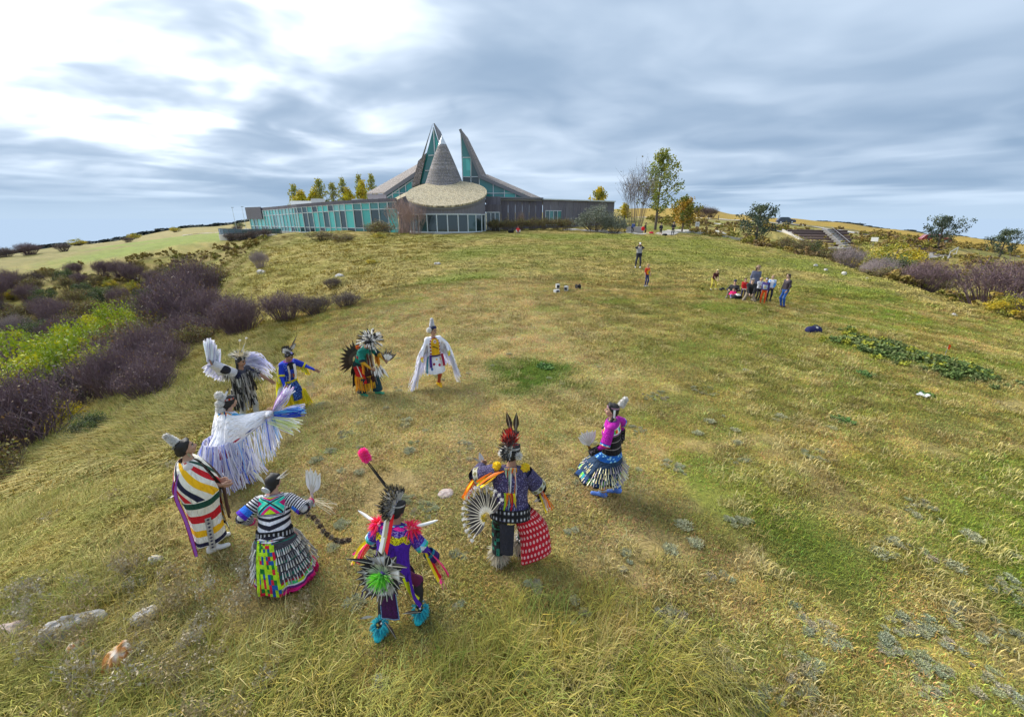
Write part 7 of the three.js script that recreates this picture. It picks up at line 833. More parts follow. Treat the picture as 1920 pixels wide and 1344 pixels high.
// ---------------------------------------------------------------- onlookers
const FACECAM = (x, z) => Math.atan2(-x, -z) ; // turn that faces the camera's place
const BLOND = [0.42, 0.28, 0.10], BRUNET = [0.06, 0.035, 0.02], FAIR = [0.55, 0.35, 0.26];
function cap3(J, col, brim = col, bob = false) { const q = [ell(J.hp([0, 0.075, -0.01]), [0.088, 0.07, 0.1], col)]; if (!bob) q.push(cap(J.hp([-0.03, 0.06, 0.09]), J.hp([0.03, 0.055, 0.14]), 0.02, 0.018, brim)); else q.push(ell(J.hp([0, 0.15, -0.01]), [0.03, 0.03, 0.03], brim)); return lump(J.g, 'cap', q, 0.013, 0.02); }
function onlooker(label, x, z, turn, o) { return person(label, undefined, x, z, turn, { detail: 0, col: { skin: FAIR, ...o.col }, ...Object.fromEntries(Object.entries(o).filter(([k]) => k !== 'col')) }); }
{
  let J = onlooker('photographer in navy jacket and white cap holding a camera to the face', 9.3, -30.1, -0.3, { s: 1.0, bulk: 1.15, hands: [[0.08, 1.60, 0.24], [-0.08, 1.60, 0.24]], palm: [[0, 0, -1], [0, 0, -1]], pole: [[0.9, -0.8, 0], [-0.9, -0.8, 0]], grip: ['grip', 'grip'], feet: [[0.15, 0.08, 0], [-0.17, 0.08, 0]], col: { top: [0.36, 0.36, 0.38], sleeve: [0.012, 0.014, 0.03], pants: [0.022, 0.026, 0.06], shoe: WHITE }, hair: BRUNET });
  cap3(J, WHITE); part('waist_bag', loft([ring(J.at(0.14, 0, 0), 0.205, 0.19, J.X, J.Z), ring(J.at(-0.04, 0, 0), 0.215, 0.2, J.X, J.Z)], { n: 24, rows: 4 }), cloth([0.012, 0.014, 0.025]), J.g);
  const c = thing('camera', 'black camera held to the eye of the photographer in a white cap', 'camera', J.g.position.x - 0.05, J.g.position.y + 1.60, J.g.position.z + 0.24, -0.3); part('camera_body', new THREE.BoxGeometry(0.13, 0.09, 0.06), cloth([0.015, 0.015, 0.017], 0.5), c); part('lens', new THREE.CylinderGeometry(0.035, 0.04, 0.1, 16).rotateX(Math.PI / 2).translate(0, 0, 0.08), cloth([0.01, 0.01, 0.012], 0.3), c);
  J = onlooker('fair haired child in a bright red and orange shirt standing alone', 8.3, -24.9, 0.5, { s: 0.77, headSize: 1.15, hands: [[0.2, 0.95, 0.16], [-0.24, 0.86, 0.05]], col: { top: srgb([225, 70, 20]), sleeve: srgb([205, 45, 25]), fore: FAIR, pants: srgb([35, 45, 100]), shoe: [0.3, 0.3, 0.3] }, hair: BLOND }); part('shirt_print', loft([ring(J.at(0.42, 0, 0.01), 0.2, 0.145, J.X, J.Z), ring(J.at(0.04, 0, 0.01), 0.19, 0.15, J.X, J.Z)], { n: 30, rows: 12 }), dyed(64, 64, (u, v) => inDisc(u, v, 0.17, 0.55, 0.09, 0.28) ? [40, 165, 95] : inDisc(u, v, 0.22, 0.5, 0.18, 0.5) ? [245, 160, 20] : [220, 50, 25]), J.g);
  J = onlooker('child in maroon shirt, yellow trousers and pale yellow hat bending over', 12.5, -24.9, 0.1, { s: 0.74, headSize: 1.15, lean: 0.45, hip: [0, 0.9, -0.1], hands: [[0.08, 0.72, 0.4], [-0.04, 0.72, 0.4]], feet: [[0.22, 0.08, 0], [-0.2, 0.08, 0]], head: [0.35, 0, 0], col: { top: srgb([75, 22, 28]), fore: FAIR, pants: srgb([205, 190, 70]), shoe: [0.5, 0.48, 0.4] }, hair: BLOND }); cap3(J, srgb([238, 235, 170]), srgb([238, 235, 170]), true);
  J = onlooker('seated adult in black coat and dark flat cap with a child in the lap', 12.62, -22.75, -0.75, { s: 0.98, hip: [0, 0.13, 0], bulk: 1.15, feet: [[0.14, 0.07, 0.80], [-0.12, 0.07, 0.74]], knee: [[0.3, 1, 0], [-0.3, 1, 0]], hands: [[0.22, 0.4, 0.34], [-0.2, 0.4, 0.32]], head: [0.1, 0.25, 0], col: { top: [0.012, 0.012, 0.018], pants: [0.10, 0.08, 0.055], shoe: [0.2, 0.17, 0.12] }, hair: BRUNET }); cap3(J, srgb([50, 52, 70]));
  J = onlooker('small child in a hot pink jacket seated in front of the black coat', 12.36, -22.3, -0.45, { s: 0.56, headSize: 1.35, hip: [0, 0.17, 0], bulk: 1.25, feet: [[0.16, 0.07, 0.62], [-0.14, 0.07, 0.6]], knee: [[0.3, 1, 0], [-0.3, 1, 0]], hands: [[0.18, 0.45, 0.26], [-0.16, 0.45, 0.26]], col: { top: srgb([240, 20, 120]), pants: srgb([110, 120, 170]), shoe: [0.4, 0.2, 0.3] }, hair: BRUNET });
  J = onlooker('small child in red shirt and navy trousers beside the white bag', 12.75, -22.0, -0.3, { s: 0.66, headSize: 1.2, hands: [[0.12, 0.95, 0.2], [-0.12, 0.95, 0.2]], col: { top: srgb([195, 20, 25]), pants: srgb([30, 36, 75]), shoe: [0.05, 0.05, 0.05] }, hair: BRUNET }); part('shirt_tail', loft([ring(J.at(0.03, 0, 0), 0.17, 0.15, J.X, J.Z), ring(J.at(-0.07, 0, 0), 0.175, 0.155, J.X, J.Z)], { n: 24, rows: 3 }), cloth(WHITE), J.g);
  J = onlooker('tall woman in grey coat and brimmed felt hat behind the kneeling man', 13.55, -22.5, -0.2, { s: 0.99, bulk: 1.1, side: 0.06, hands: [[0.2, 0.9, 0.12], [-0.2, 0.92, 0.1]], head: [0.1, 0.5, 0], col: { top: srgb([95, 100, 122]), pants: srgb([60, 60, 78]), shoe: BLACK }, hair: BRUNET, hairMore: [[[0.05, -0.05, -0.05], [0.06, -0.22, -0.04], 0.05, 0.03], [[-0.05, -0.05, -0.05], [-0.06, -0.22, -0.04], 0.05, 0.03]] });
  part('coat', loft([ring(J.at(0.2, 0, 0), 0.2, 0.16, J.X, J.Z), ring(J.at(-0.1, 0, 0), 0.235, 0.19), ring(V(0, 0.55, 0), 0.25, 0.2)], { n: 30, rows: 10, ripple: 0.05 }), cloth(srgb([98, 103, 125])), J.g); { const g = new THREE.LatheGeometry([[0.001, 0.16], [0.07, 0.155], [0.095, 0.10], [0.10, 0.055], [0.155, 0.045], [0.16, 0.04], [0.10, 0.045]].map(([a, b]) => new THREE.Vector2(a, b)), 24).applyQuaternion(J.hq).translate(J.head.x, J.head.y, J.head.z); part('hat', g, cloth(srgb([150, 125, 105])), J.g); }
  J = onlooker('man in black jacket kneeling among the children', 12.75, -21.35, -0.45, { s: 1.0, bulk: 1.2, hip: [0, 0.46, -0.05], lean: 0.32, feet: [[0.16, 0.08, -0.34], [-0.16, 0.08, -0.34]], knee: [[0.4, -0.3, 1], [-0.4, -0.3, 1]], hands: [[0.08, 0.42, 0.42], [-0.06, 0.42, 0.42]], head: [0.3, 0, 0], col: { top: [0.010, 0.010, 0.014], pants: [0.25, 0.21, 0.15], shoe: [0.05, 0.04, 0.03] }, hair: [0.22, 0.2, 0.2] });
  J = onlooker('fair haired child in white shirt and dark trousers touching the boy in the cap', 13.55, -21.95, 0.2, { s: 0.72, headSize: 1.15, hands: [[0.34, 1.0, 0.22], [0.1, 0.98, 0.25]], head: [0.3, 0.4, 0], col: { top: srgb([205, 208, 218]), fore: FAIR, pants: srgb([18, 20, 34]), shoe: BLACK }, hair: BLOND });
  J = onlooker('child in orange trousers, purple shirt and white peaked cap', 13.35, -21.1, -0.75, { s: 0.78, headSize: 1.15, hands: [[0.2, 0.9, 0.16], [-0.16, 0.88, 0.2]], col: { top: srgb([52, 40, 110]), pants: srgb([232, 90, 25]), shin: srgb([232, 90, 25]), shoe: srgb([200, 150, 60]) }, hair: BRUNET }); cap3(J, srgb([195, 205, 230])); part('shirt_print', loft([ring(J.at(0.38, 0, 0.01), 0.2, 0.15, J.X, J.Z), ring(J.at(0.08, 0, 0.01), 0.19, 0.152, J.X, J.Z)], { n: 20, rows: 10, a0: 0.7, a1: 2.4 }), dyed(64, 64, (u, v) => inDisc(u, v, 0.5, 0.5, 0.22, 0.3) ? [215, 200, 160] : [190, 205, 235]), J.g);
  J = onlooker('child in open bright blue jacket over a white shirt', 14.15, -21.9, -0.5, { s: 0.80, headSize: 1.12, bulk: 1.1, hands: [[0.12, 0.98, 0.22], [-0.12, 0.96, 0.22]], head: [-0.1, -0.2, 0], col: { top: srgb([225, 228, 238]), sleeve: srgb([20, 130, 215]), pants: srgb([26, 32, 58]), shoe: BLACK }, hair: BLOND }); part('jacket', loft([ring(J.at(0.52, 0, 0), 0.11, 0.09, J.X, J.Z), ring(J.at(0.47, 0, 0), 0.21, 0.13, J.X, J.Z), ring(J.at(0.25, 0, 0), 0.21, 0.165, J.X, J.Z), ring(J.at(0.02, 0, 0), 0.225, 0.175, J.X, J.Z)], { n: 30, rows: 14, a0: 2.05, a1: 7.3 }), cloth(srgb([22, 132, 218])), J.g);
  J = onlooker('woman in dark jacket and blue jeans standing at the end of the group', 14.15, -20.65, -1.5, { s: 0.97, hands: [[0.22, 0.92, 0.1], [-0.22, 0.92, 0.1]], head: [-0.05, 0.0, 0], col: { top: [0.028, 0.02, 0.032], pants: srgb([30, 85, 160]), shin: srgb([30, 80, 155]), shoe: srgb([70, 35, 35]) }, hair: BRUNET, hairMore: [[[0, -0.04, -0.08], [0, -0.16, -0.08], 0.05, 0.03]] });
  // people on the stone path and at the hedge
  J = onlooker('child in yellow jacket crouching on the stone path by the bush', 16.6, -61.9, 0.5, { s: 0.7, headSize: 1.2, hip: [0, 0.4, 0], lean: 0.4, bulk: 1.15, feet: [[0.12, 0.08, 0.1], [-0.12, 0.08, 0.1]], col: { top: srgb([240, 205, 20]), pants: [0.06, 0.05, 0.05] }, hair: srgb([240, 200, 20]) });
  J = onlooker('person in hooded blue jacket stooping on the stone path', 17.6, -61.5, 0.4, { s: 0.95, lean: 0.5, hip: [0, 0.86, 0], bulk: 1.15, head: [0.5, 0, 0], hands: [[0.15, 0.7, 0.4], [-0.15, 0.7, 0.4]], col: { top: srgb([75, 100, 165]), pants: [0.02, 0.022, 0.04] }, hair: BLACK });
  J = onlooker('person in brown coat and wide dark hat carrying a red bag', 19.6, -61.8, 0.9, { s: 0.98, bulk: 1.1, head: [0.3, 0, 0], col: { top: [0.06, 0.05, 0.035], pants: [0.02, 0.02, 0.025] }, hair: BLACK }); part('hat', new THREE.LatheGeometry([[0.001, 0.15], [0.08, 0.14], [0.1, 0.06], [0.2, 0.05], [0.1, 0.045]].map(([a, b]) => new THREE.Vector2(a, b)), 20).applyQuaternion(J.hq).translate(J.head.x, J.head.y, J.head.z), cloth(BLACK), J.g); const sh = J.g.position; { const b = thing('red_bag', 'round red bag hanging at the side of the hatted person', 'bag', sh.x - 0.34, sh.y + 0.62, sh.z + 0.1); lump(b, 'bag_body', [ell(V(0, 0.28, 0), [0.26, 0.3, 0.16], srgb([220, 30, 35]))], 0.03); const s = new Soup(); s.tube([V(0.1, 0.5, 0), V(0.2, 0.8, -0.05), V(0.3, 0.86, -0.1)], 0.02, srgb([150, 20, 25]), 5); part('strap', s.geo(), CLOTH, b); }
  J = onlooker('person in dark hooded top and shorts on the stone path', 21.7, -61.2, 0.2, { s: 0.97, bulk: 1.15, hands: [[0.2, 1.0, 0.15], [-0.2, 1.0, 0.15]], col: { top: [0.02, 0.022, 0.035], pants: [0.02, 0.02, 0.03], shin: FAIR }, hair: BLACK });
  J = onlooker('man in black with grey cap stepping off the stone path', 23.8, -62.0, -0.2, { s: 1.02, hands: [[0.14, 1.05, 0.22], [-0.12, 1.05, 0.22]], feet: [[0.1, 0.12, -0.1], [-0.18, 0.04, 0.2]], col: { top: [0.02, 0.022, 0.03], pants: [0.016, 0.018, 0.026] }, hair: BLACK }); cap3(J, srgb([120, 135, 160]));
  J = onlooker('person in red jacket sitting on the lawn below the panelled wall', 0.85, -59.3, 0.1, { s: 0.9, hip: [0, 0.15, 0], bulk: 1.2, feet: [[0.2, 0.08, 0.5], [-0.2, 0.08, 0.5]], knee: [[0.6, 1, 0], [-0.6, 1, 0]], hands: [[0.12, 0.4, 0.35], [-0.12, 0.4, 0.35]], head: [0.3, 0, 0], col: { top: srgb([205, 25, 30]), pants: [0.6, 0.58, 0.56] }, hair: srgb([150, 40, 35]) });
}
// ---------------------------------------------------------------- bags and small things
function bag(name, label, x, z, turn, w, h, d, col, more) { const y = heightAt(x, z) + 0.01, t = thing(name, label, 'bag', x, y, z, turn); lump(t, 'bag_body', [cap(V(-w * 0.3, h * 0.45, 0), V(w * 0.3, h * 0.45, 0), h * 0.5, h * 0.5, col), ell(V(0, h * 0.4, 0), [w * 0.5, h * 0.45, d * 0.5], col), cap(V(-w * 0.35, h * 0.3, d * 0.2), V(w * 0.35, h * 0.3, d * 0.2), h * 0.32, h * 0.32, col)], 0.02, 0.05); const s = new Soup(); s.tube(new THREE.CatmullRomCurve3([V(-w * 0.2, h * 0.85, 0.02), V(-w * 0.1, h * 1.15, 0.06), V(w * 0.15, h * 1.12, 0.06), V(w * 0.22, h * 0.85, 0.02)]).getPoints(8), 0.014, more ?? [0.02, 0.02, 0.03], 5); part('strap', s.geo(), CLOTH, t); return t; }
{ const t = bag('duffel_bag', 'navy sports bag lying alone on the grass', 12.0, -15.4, 0.1, 0.62, 0.26, 0.34, srgb([26, 28, 78]), srgb([40, 44, 110])); part('badge', new THREE.CylinderGeometry(0.045, 0.045, 0.012, 14).rotateX(Math.PI / 2 - 0.9).translate(0.05, 0.225, 0.1), cloth(WHITE), t); }
{ const t = bag('backpack', 'white and black backpack on the ground before the red shirted child', 12.45, -22.0, 0.4, 0.5, 0.3, 0.3, srgb([22, 22, 28])); part('flap', new THREE.SphereGeometry(0.2, 18, 10, 0, 6.3, 0, 1.2).scale(1.1, 0.8, 0.8).translate(0, 0.17, 0.03), cloth(WHITE), t); }
bag('day_bag', 'black bag beside the person sitting in red', -0.15, -59.4, 0, 0.6, 0.5, 0.4, [0.012, 0.012, 0.014]); bag('pink_bag', 'crimson bag on the stone path at the feet of the hatted person', 20.2, -60.7, 0, 0.5, 0.34, 0.4, srgb([205, 25, 60])); bag('instrument_case', 'low black case beside the person in shorts', 22.4, -61.3, 0.2, 0.8, 0.3, 0.4, [0.012, 0.012, 0.014]);
bag('folded_coat', 'dark folded coat dropped behind the bending child', 12.85, -24.5, 0.5, 0.4, 0.16, 0.25, [0.02, 0.02, 0.022]);
[[2.66, -23.35, 0.2, 'small white loudspeaker standing behind the other two on the grass'], [2.5, -22.4, 0.6, 'small white loudspeaker lying flat on the grass'], [3.08, -22.75, -0.4, 'small white loudspeaker nearest the black cable reel']].forEach(([x, z, a, l], i) => { const t = thing('loudspeaker', l, 'loudspeaker', x, heightAt(x, z) + 0.01, z, a), h = i === 1 ? 0.15 : 0.26; part('cabinet', new THREE.BoxGeometry(i === 1 ? 0.30 : 0.2, h, 0.2).translate(0, h / 2, 0), cloth([0.7, 0.7, 0.7], 0.5), t); part('grille', new THREE.BoxGeometry(0.15, h * 0.55, 0.02).translate(0, h * 0.48, 0.105), cloth([0.04, 0.04, 0.05]), t); part('handle', new THREE.TorusGeometry(0.07, 0.012, 6, 14, Math.PI).translate(0, h, 0), cloth([0.08, 0.08, 0.08]), t); });
{ const t = thing('cable_reel', 'black cable reel on the grass beside the white loudspeakers', 'cable reel', 3.85, heightAt(3.85, -23.4), -23.4, 0.5); part('drum', new THREE.CylinderGeometry(0.09, 0.09, 0.22, 16).rotateZ(Math.PI / 2).translate(0, 0.14, 0), cloth(BLACK), t); for (const s of [-1, 1]) part('flange', new THREE.CylinderGeometry(0.14, 0.14, 0.015, 20).rotateZ(Math.PI / 2).translate(s * 0.115, 0.14, 0), cloth([0.03, 0.03, 0.03]), t); }
{ const t = thing('marker_flag', 'small orange marker flag on a wire among the weeds', 'flag', 15.1, heightAt(15.1, -13.2), -13.2); part('wire', new THREE.CylinderGeometry(0.006, 0.006, 0.5, 5).translate(0, 0.25, 0), STEEL, t); const s = new Soup(); s.ribbon([V(0, 0.49, 0), V(0.05, 0.46, 0.02), V(0.09, 0.42, 0.0)], 0.16, V(0, 1, 0.1).normalize(), srgb([255, 90, 20])); part('flag', s.geo(), CLOTH, t); }
{ const t = thing('paper_sheet', 'crumpled white sheet of paper lying on the grass', 'paper', 10.7, heightAt(10.7, -9.5) + 0.06, -9.5, 0.5); const g = new THREE.PlaneGeometry(0.3, 0.22, 8, 6).rotateX(-Math.PI / 2), P = g.attributes.position; for (let i = 0; i < P.count; i++) P.setY(i, 0.03 * noise(P.getX(i) * 20, P.getZ(i) * 20)); g.computeVertexNormals(); part('sheet', g, cloth([0.75, 0.75, 0.75]), t); }
// ---------------------------------------------------------------- rocks
function rockGeo(seed, sx, sy, sz, cols) { const g = new THREE.IcosahedronGeometry(1, 5), P = g.attributes.position, c = [], R = rng(seed), o = R() * 50; for (let i = 0; i < P.count; i++) { const p = V().fromBufferAttribute(P, i), n = fbm(p.x * 1.3 + o, p.y * 1.3 + p.z * 1.1 + o, 4) - 0.5, q = fbm(p.x * 5 + o, p.z * 5 + p.y * 4 - o, 4), f = fbm(p.x * 14 + o, p.z * 14 + p.y * 9, 3), k = 1 + n * 0.95 + (q - 0.5) * 0.22 + (f - 0.5) * 0.09; P.setXYZ(i, p.x * k * sx, Math.max(-0.5, p.y) * k * sy, p.z * k * sz); c.push(...mix3(mix3(cols[0], cols[1], smooth(0.5, 0.6, q)), cols[2], smooth(0.6, 0.7, f) * 0.8)); } g.setAttribute('color', new THREE.Float32BufferAttribute(c, 3)); g.computeVertexNormals(); return g; }
const PALEROCK = [[0.46, 0.44, 0.42], [0.32, 0.30, 0.29], [0.58, 0.56, 0.54]], RUSTROCK = [[0.58, 0.52, 0.44], [0.42, 0.17, 0.04], [0.5, 0.24, 0.06]], PINKROCK = [[0.46, 0.37, 0.34], [0.36, 0.27, 0.25], [0.5, 0.45, 0.42]];
[[-5.05, -3.32, 0.46, 0.26, 0.22, 0.55, PALEROCK, 'long pale grey boulder with dark speckles in the tall grass'], [-4.12, -2.92, 0.22, 0.28, 0.26, 0.3, RUSTROCK, 'boulder splashed with orange lichen in the tall grass'], [-4.72, -3.08, 0.24, 0.16, 0.16, 0.2, RUSTROCK, 'low pinkish stone with orange lichen between two boulders'], [-4.28, -3.42, 0.24, 0.16, 0.18, 0.9, PALEROCK, 'whitish stone half sunk in grass above the lichen boulder'], [-5.75, -3.3, 0.26, 0.2, 0.2, 0, PINKROCK, 'pinkish stone at the brow beside the long pale boulder'], [-4.82, -4.2, 0.17, 0.13, 0.10, 0.7, [[0.62, 0.6, 0.58], [0.5, 0.48, 0.46], [0.68, 0.66, 0.64]], 'small white stone in the grass near the blanket wrapped woman'], [-4.9, -3.9, 0.15, 0.1, 0.09, 0.5, PALEROCK, 'flat grey stone just below the small white stone'], [-1.1, -5.5, 0.24, 0.07, 0.17, 0.2, PINKROCK, 'flat stone almost buried inside the dance circle'],
  [27.5, -36.9, 0.5, 0.4, 0.35, 0, PALEROCK, 'pale boulder first in the row under the grey shrubs'], [27.4, -35.5, 0.45, 0.35, 0.35, 1, PALEROCK, 'pale boulder second in the row under the grey shrubs'], [28.5, -34.8, 0.5, 0.55, 0.4, 2, [[0.62, 0.6, 0.57], [0.5, 0.48, 0.45], [0.66, 0.64, 0.6]], 'whitest boulder in the row at the lawn edge'], [27.2, -24.1, 0.6, 0.3, 0.4, 0.4, PALEROCK, 'flat pale boulder alone at the lawn edge above the yellow shrub'], [29.4, -33.4, 0.4, 0.35, 0.35, 0.2, PALEROCK, 'pale boulder last in the row at the lawn edge'], [-23.5, -38.0, 0.9, 0.4, 0.5, -0.6, PALEROCK, 'pale boulder lying beside the leaning shrub on the bank'], [-14.3, -33.5, 0.8, 0.3, 0.4, -0.4, PALEROCK, 'long pale boulder in the straw grass on the bank'], [-6.1, -33.5, 0.5, 0.25, 0.3, -0.4, PALEROCK, 'small pale boulder above the mown strip']]
  .forEach(([x, z, a, b, c, t, cols, l], i) => { const m = new THREE.Mesh(rockGeo(60 + i, a * (x > 20 ? 0.4 : 0.56), b * (x > 20 ? 0.4 : 0.6), c * (x > 20 ? 0.4 : 0.6), cols), vmat(0.95)); m.name = numbered('boulder'); m.position.set(x, heightAt(x, z) + b * 0.1, z); m.rotation.y = t; m.castShadow = m.receiveShadow = true; tag(m, l, 'boulder'); scene.add(m); });
// ---------------------------------------------------------------- paths, road, wall, terraces
function strand(name, pts, w, mt, lift = 0.03, kind = 'structure') { // strip of paving draped on the ground
  const C = new THREE.CatmullRomCurve3(pts.map(([x, z]) => V(x, 0, z))), n = pts.length * 14, pos = [], uv = [], idx = [];
  for (let k = 0; k <= n; k++) { const p = C.getPoint(k / n), d = C.getTangent(k / n), s = V(-d.z, 0, d.x).normalize(), ww = typeof w === 'function' ? w(k / n) : w; for (let j = 0; j <= 4; j++) { const q = (j / 4 - 0.5) * ww, x = p.x + s.x * q, z = p.z + s.z * q; pos.push(x, heightAt(x, z) + lift, z); uv.push(q, k * 0.5); if (k && j) { const b = k * 5 + j; idx.push(b - 6, b - 5, b, b - 6, b, b - 1); } } }
  const g = new THREE.BufferGeometry(); g.setAttribute('position', new THREE.Float32BufferAttribute(pos, 3)); g.setAttribute('uv', new THREE.Float32BufferAttribute(uv, 2)); g.setIndex(idx); g.computeVertexNormals(); return structure(name, g, mt);
}
const PAVE = mat(0.50, 0.47, 0.43, 0.95, { side: THREE.DoubleSide }), ROAD = mat(0.42, 0.40, 0.37, 0.95, { side: THREE.DoubleSide });
strand('path', [[8, -66.5], [13, -62.8], [17.5, -61.5], [21, -61.8], [24.2, -65], [29, -74], [38, -83], [43.5, -85]], 2.6, PAVE, 0.06);
strand('road', [[10, -210], [40, -175], [62, -150], [69, -124], [76, -112], [80, -96], [80, -86], [87, -82], [100, -76], [130, -62]].map(([x, z]) => [x, z]), 3.4, ROAD, 0.14); strand('track', [[-110, -140], [-84, -150], [-60, -160], [-20, -170]], 4, ROAD, 0.2);
strand('footpath', [[44, -104], [56, -100], [62, -92.5], [66, -90]], 1.6, PAVE, 0.08);
{ const t = thing('retaining_wall', 'low curved concrete retaining wall beside the stone path', 'wall', 0, 0, 0), P = [[25.5, -66.5], [29.5, -72], [34, -76.5], [38.5, -78.5], [42.5, -76.5], [44.5, -72.5]], C = new THREE.CatmullRomCurve3(P.map(([x, z]) => V(x, 0, z))).getPoints(9); for (let k = 0; k < 9; k++) { const a = C[k], b = C[k + 1], h = (p) => heightAt(p.x, p.z), y0 = mix(0.25, 0.6, k / 8), dn = V(b.z - a.z, 0, a.x - b.x).normalize().multiplyScalar(0.28); const A = a.clone().lerp(b, 0.012), B = a.clone().lerp(b, 0.988); part('concrete_block', slab([[A.x, h(a) - 0.5, A.z], [B.x, h(b) - 0.5, B.z], [B.x, h(b) + y0, B.z], [A.x, h(a) + y0, A.z]], [dn.x, 0, dn.z]), CONCRETE, t); } }
{ const t = thing('stone_seat', 'long grey concrete seat wall on the stone path', 'bench', 18.6, heightAt(18.6, -63.6), -63.6, 0.1); part('seat_block', new THREE.BoxGeometry(2.6, 0.8, 0.5).translate(0, 0.35, 0), CONCRETE, t); part('seat_cap', new THREE.BoxGeometry(2.7, 0.08, 0.6).translate(0, 0.79, 0), mat(0.55, 0.52, 0.48), t); }
{ const t = thing('trail_sign', 'small white information sign on the lawn behind the path', 'sign', 37.4, heightAt(37.4, -85), -85, -0.3); part('panel', new THREE.BoxGeometry(0.75, 0.95, 0.06).translate(0, 1.0, 0), cloth([0.7, 0.7, 0.7]), t); part('print', new THREE.BoxGeometry(0.4, 0.16, 0.02).translate(0.02, 1.05, 0.045), cloth([0.3, 0.3, 0.32]), t); part('post', new THREE.BoxGeometry(0.1, 0.7, 0.08).translate(0, 0.3, 0), cloth([0.35, 0.3, 0.26]), t); }
{ const t = thing('marker_post', 'pale yellow wooden post at the end of the retaining wall', 'post', 44.6, heightAt(44.6, -84), -84); part('post', new THREE.CylinderGeometry(0.12, 0.14, 1.5, 10).translate(0, 0.7, 0), cloth(srgb([235, 205, 130])), t); part('post_cap', new THREE.ConeGeometry(0.16, 0.12, 10).translate(0, 1.5, 0), cloth(srgb([210, 175, 100])), t); }
[[43.8, -109], [47, -111.5], [50.4, -114], [54, -116.5], [58, -119]].forEach(([x, z]) => { const t = thing('fence_post', 'dark fence post standing along the lawn before the road', 'post', x, heightAt(x, z), z, 0, 'fence posts along the lawn before the road'); part('post', new THREE.CylinderGeometry(0.09, 0.1, 1.5, 8).translate(0, 0.7, 0), cloth([0.07, 0.06, 0.05]), t); part('post_cap', new THREE.CylinderGeometry(0.11, 0.11, 0.06, 8).translate(0, 1.48, 0), cloth([0.12, 0.1, 0.08]), t); });
{ // stepped timber terraces
  const R = rng(8), tim = [[0.105, 0.075, 0.072], [0.085, 0.06, 0.06], [0.13, 0.09, 0.085]].map((c) => mat(...c, 0.9)), pale = mat(0.30, 0.285, 0.27, 0.9);
  const t = thing('timber_terraces', 'dark timber seating terraces split by pale steps', 'terrace', 0, 0, 0);
  for (let k = 0; k < 6; k++) { const q = k / 5, a = [mix(61.2, 58.8, q), -mix(93, 79.5, q)], b = [mix(70.5, 62.5, q), -mix(88, 75.5, q)], y = mix(1.75, -0.55, q); part('terrace_step', slab([[a[0], y - 0.9, a[1]], [b[0], y - 0.9, b[1]], [b[0], y + 0.35, b[1]], [a[0], y + 0.35, a[1]]], [0.9, 0, -1.9]), tim[k % 3], t); }
  for (let k = 0; k < 9; k++) { const q = k / 8, x = mix(67.2, 60.6, q), z = -mix(89.5, 75.5, q), y = mix(1.9, -0.55, q); part('stair_tread', new THREE.BoxGeometry(1.9, 0.3, 1.1).rotateY(0.45).translate(x, y + 0.3, z), pale, t); }
  for (const s of [-0.9, 0.9]) part('handrail', bar([67.2 + s, 2.7, -89.5], [60.6 + s, 0.3, -75.5], 0.06), TRIM, t); part('landing', new THREE.BoxGeometry(4.6, 0.3, 2.2).rotateY(0.45).translate(58.9, -0.55, -73.8), pale, t); part('end_wall', slab([[60.4, 0.5, -93.4], [58.2, -0.6, -82.5], [58.2, 0.3, -82.5], [60.4, 2.2, -93.4]], [-0.3, 0, 0]), CONCRETE, t);
  const u = thing('timber_terraces', 'dark timber seating terraces ending in a pale ramp near the ragged tree', 'terrace', 0, 0, 0);
  for (let k = 0; k < 4; k++) { const q = k / 3, y = mix(-0.35, -1.5, q); part('terrace_step', slab([[mix(66.5, 65, q), y - 0.7, -mix(74, 70, q)], [mix(73.5, 68.5, q), y - 0.7, -mix(70.5, 65.8, q)], [mix(73.5, 68.5, q), y + 0.3, -mix(70.5, 65.8, q)], [mix(66.5, 65, q), y + 0.3, -mix(74, 70, q)]], [0.5, 0, -1]), tim[k % 3], u); }
  part('ramp', slab([[66.0, -1.5, -65.4], [68.6, -1.5, -64.6], [72.4, -0.95, -67.2], [69.4, -0.85, -68.4]], [0, -0.25, 0]), pale, u); part('handrail', bar([68.7, -0.5, -64.6], [72.5, 0.0, -67.2], 0.07), STEEL, u); part('handrail_post', bar([68.7, -1.5, -64.6], [68.7, -0.5, -64.6], 0.07), STEEL, u); part('handrail_post', bar([72.5, -1.1, -67.2], [72.5, 0, -67.2], 0.07), STEEL, u);
  const sg = thing('notice_board', 'pale notice board between the terraces and the yellow tree', 'sign', 66.2, heightAt(66.2, -76), -76, -0.6); part('panel', new THREE.BoxGeometry(1.0, 0.8, 0.06).rotateX(-0.5).translate(0, 1.2, 0), mat(0.68, 0.66, 0.6), sg); part('post', new THREE.BoxGeometry(0.1, 1.1, 0.1).translate(0, 0.5, 0), TRIM, sg);
}
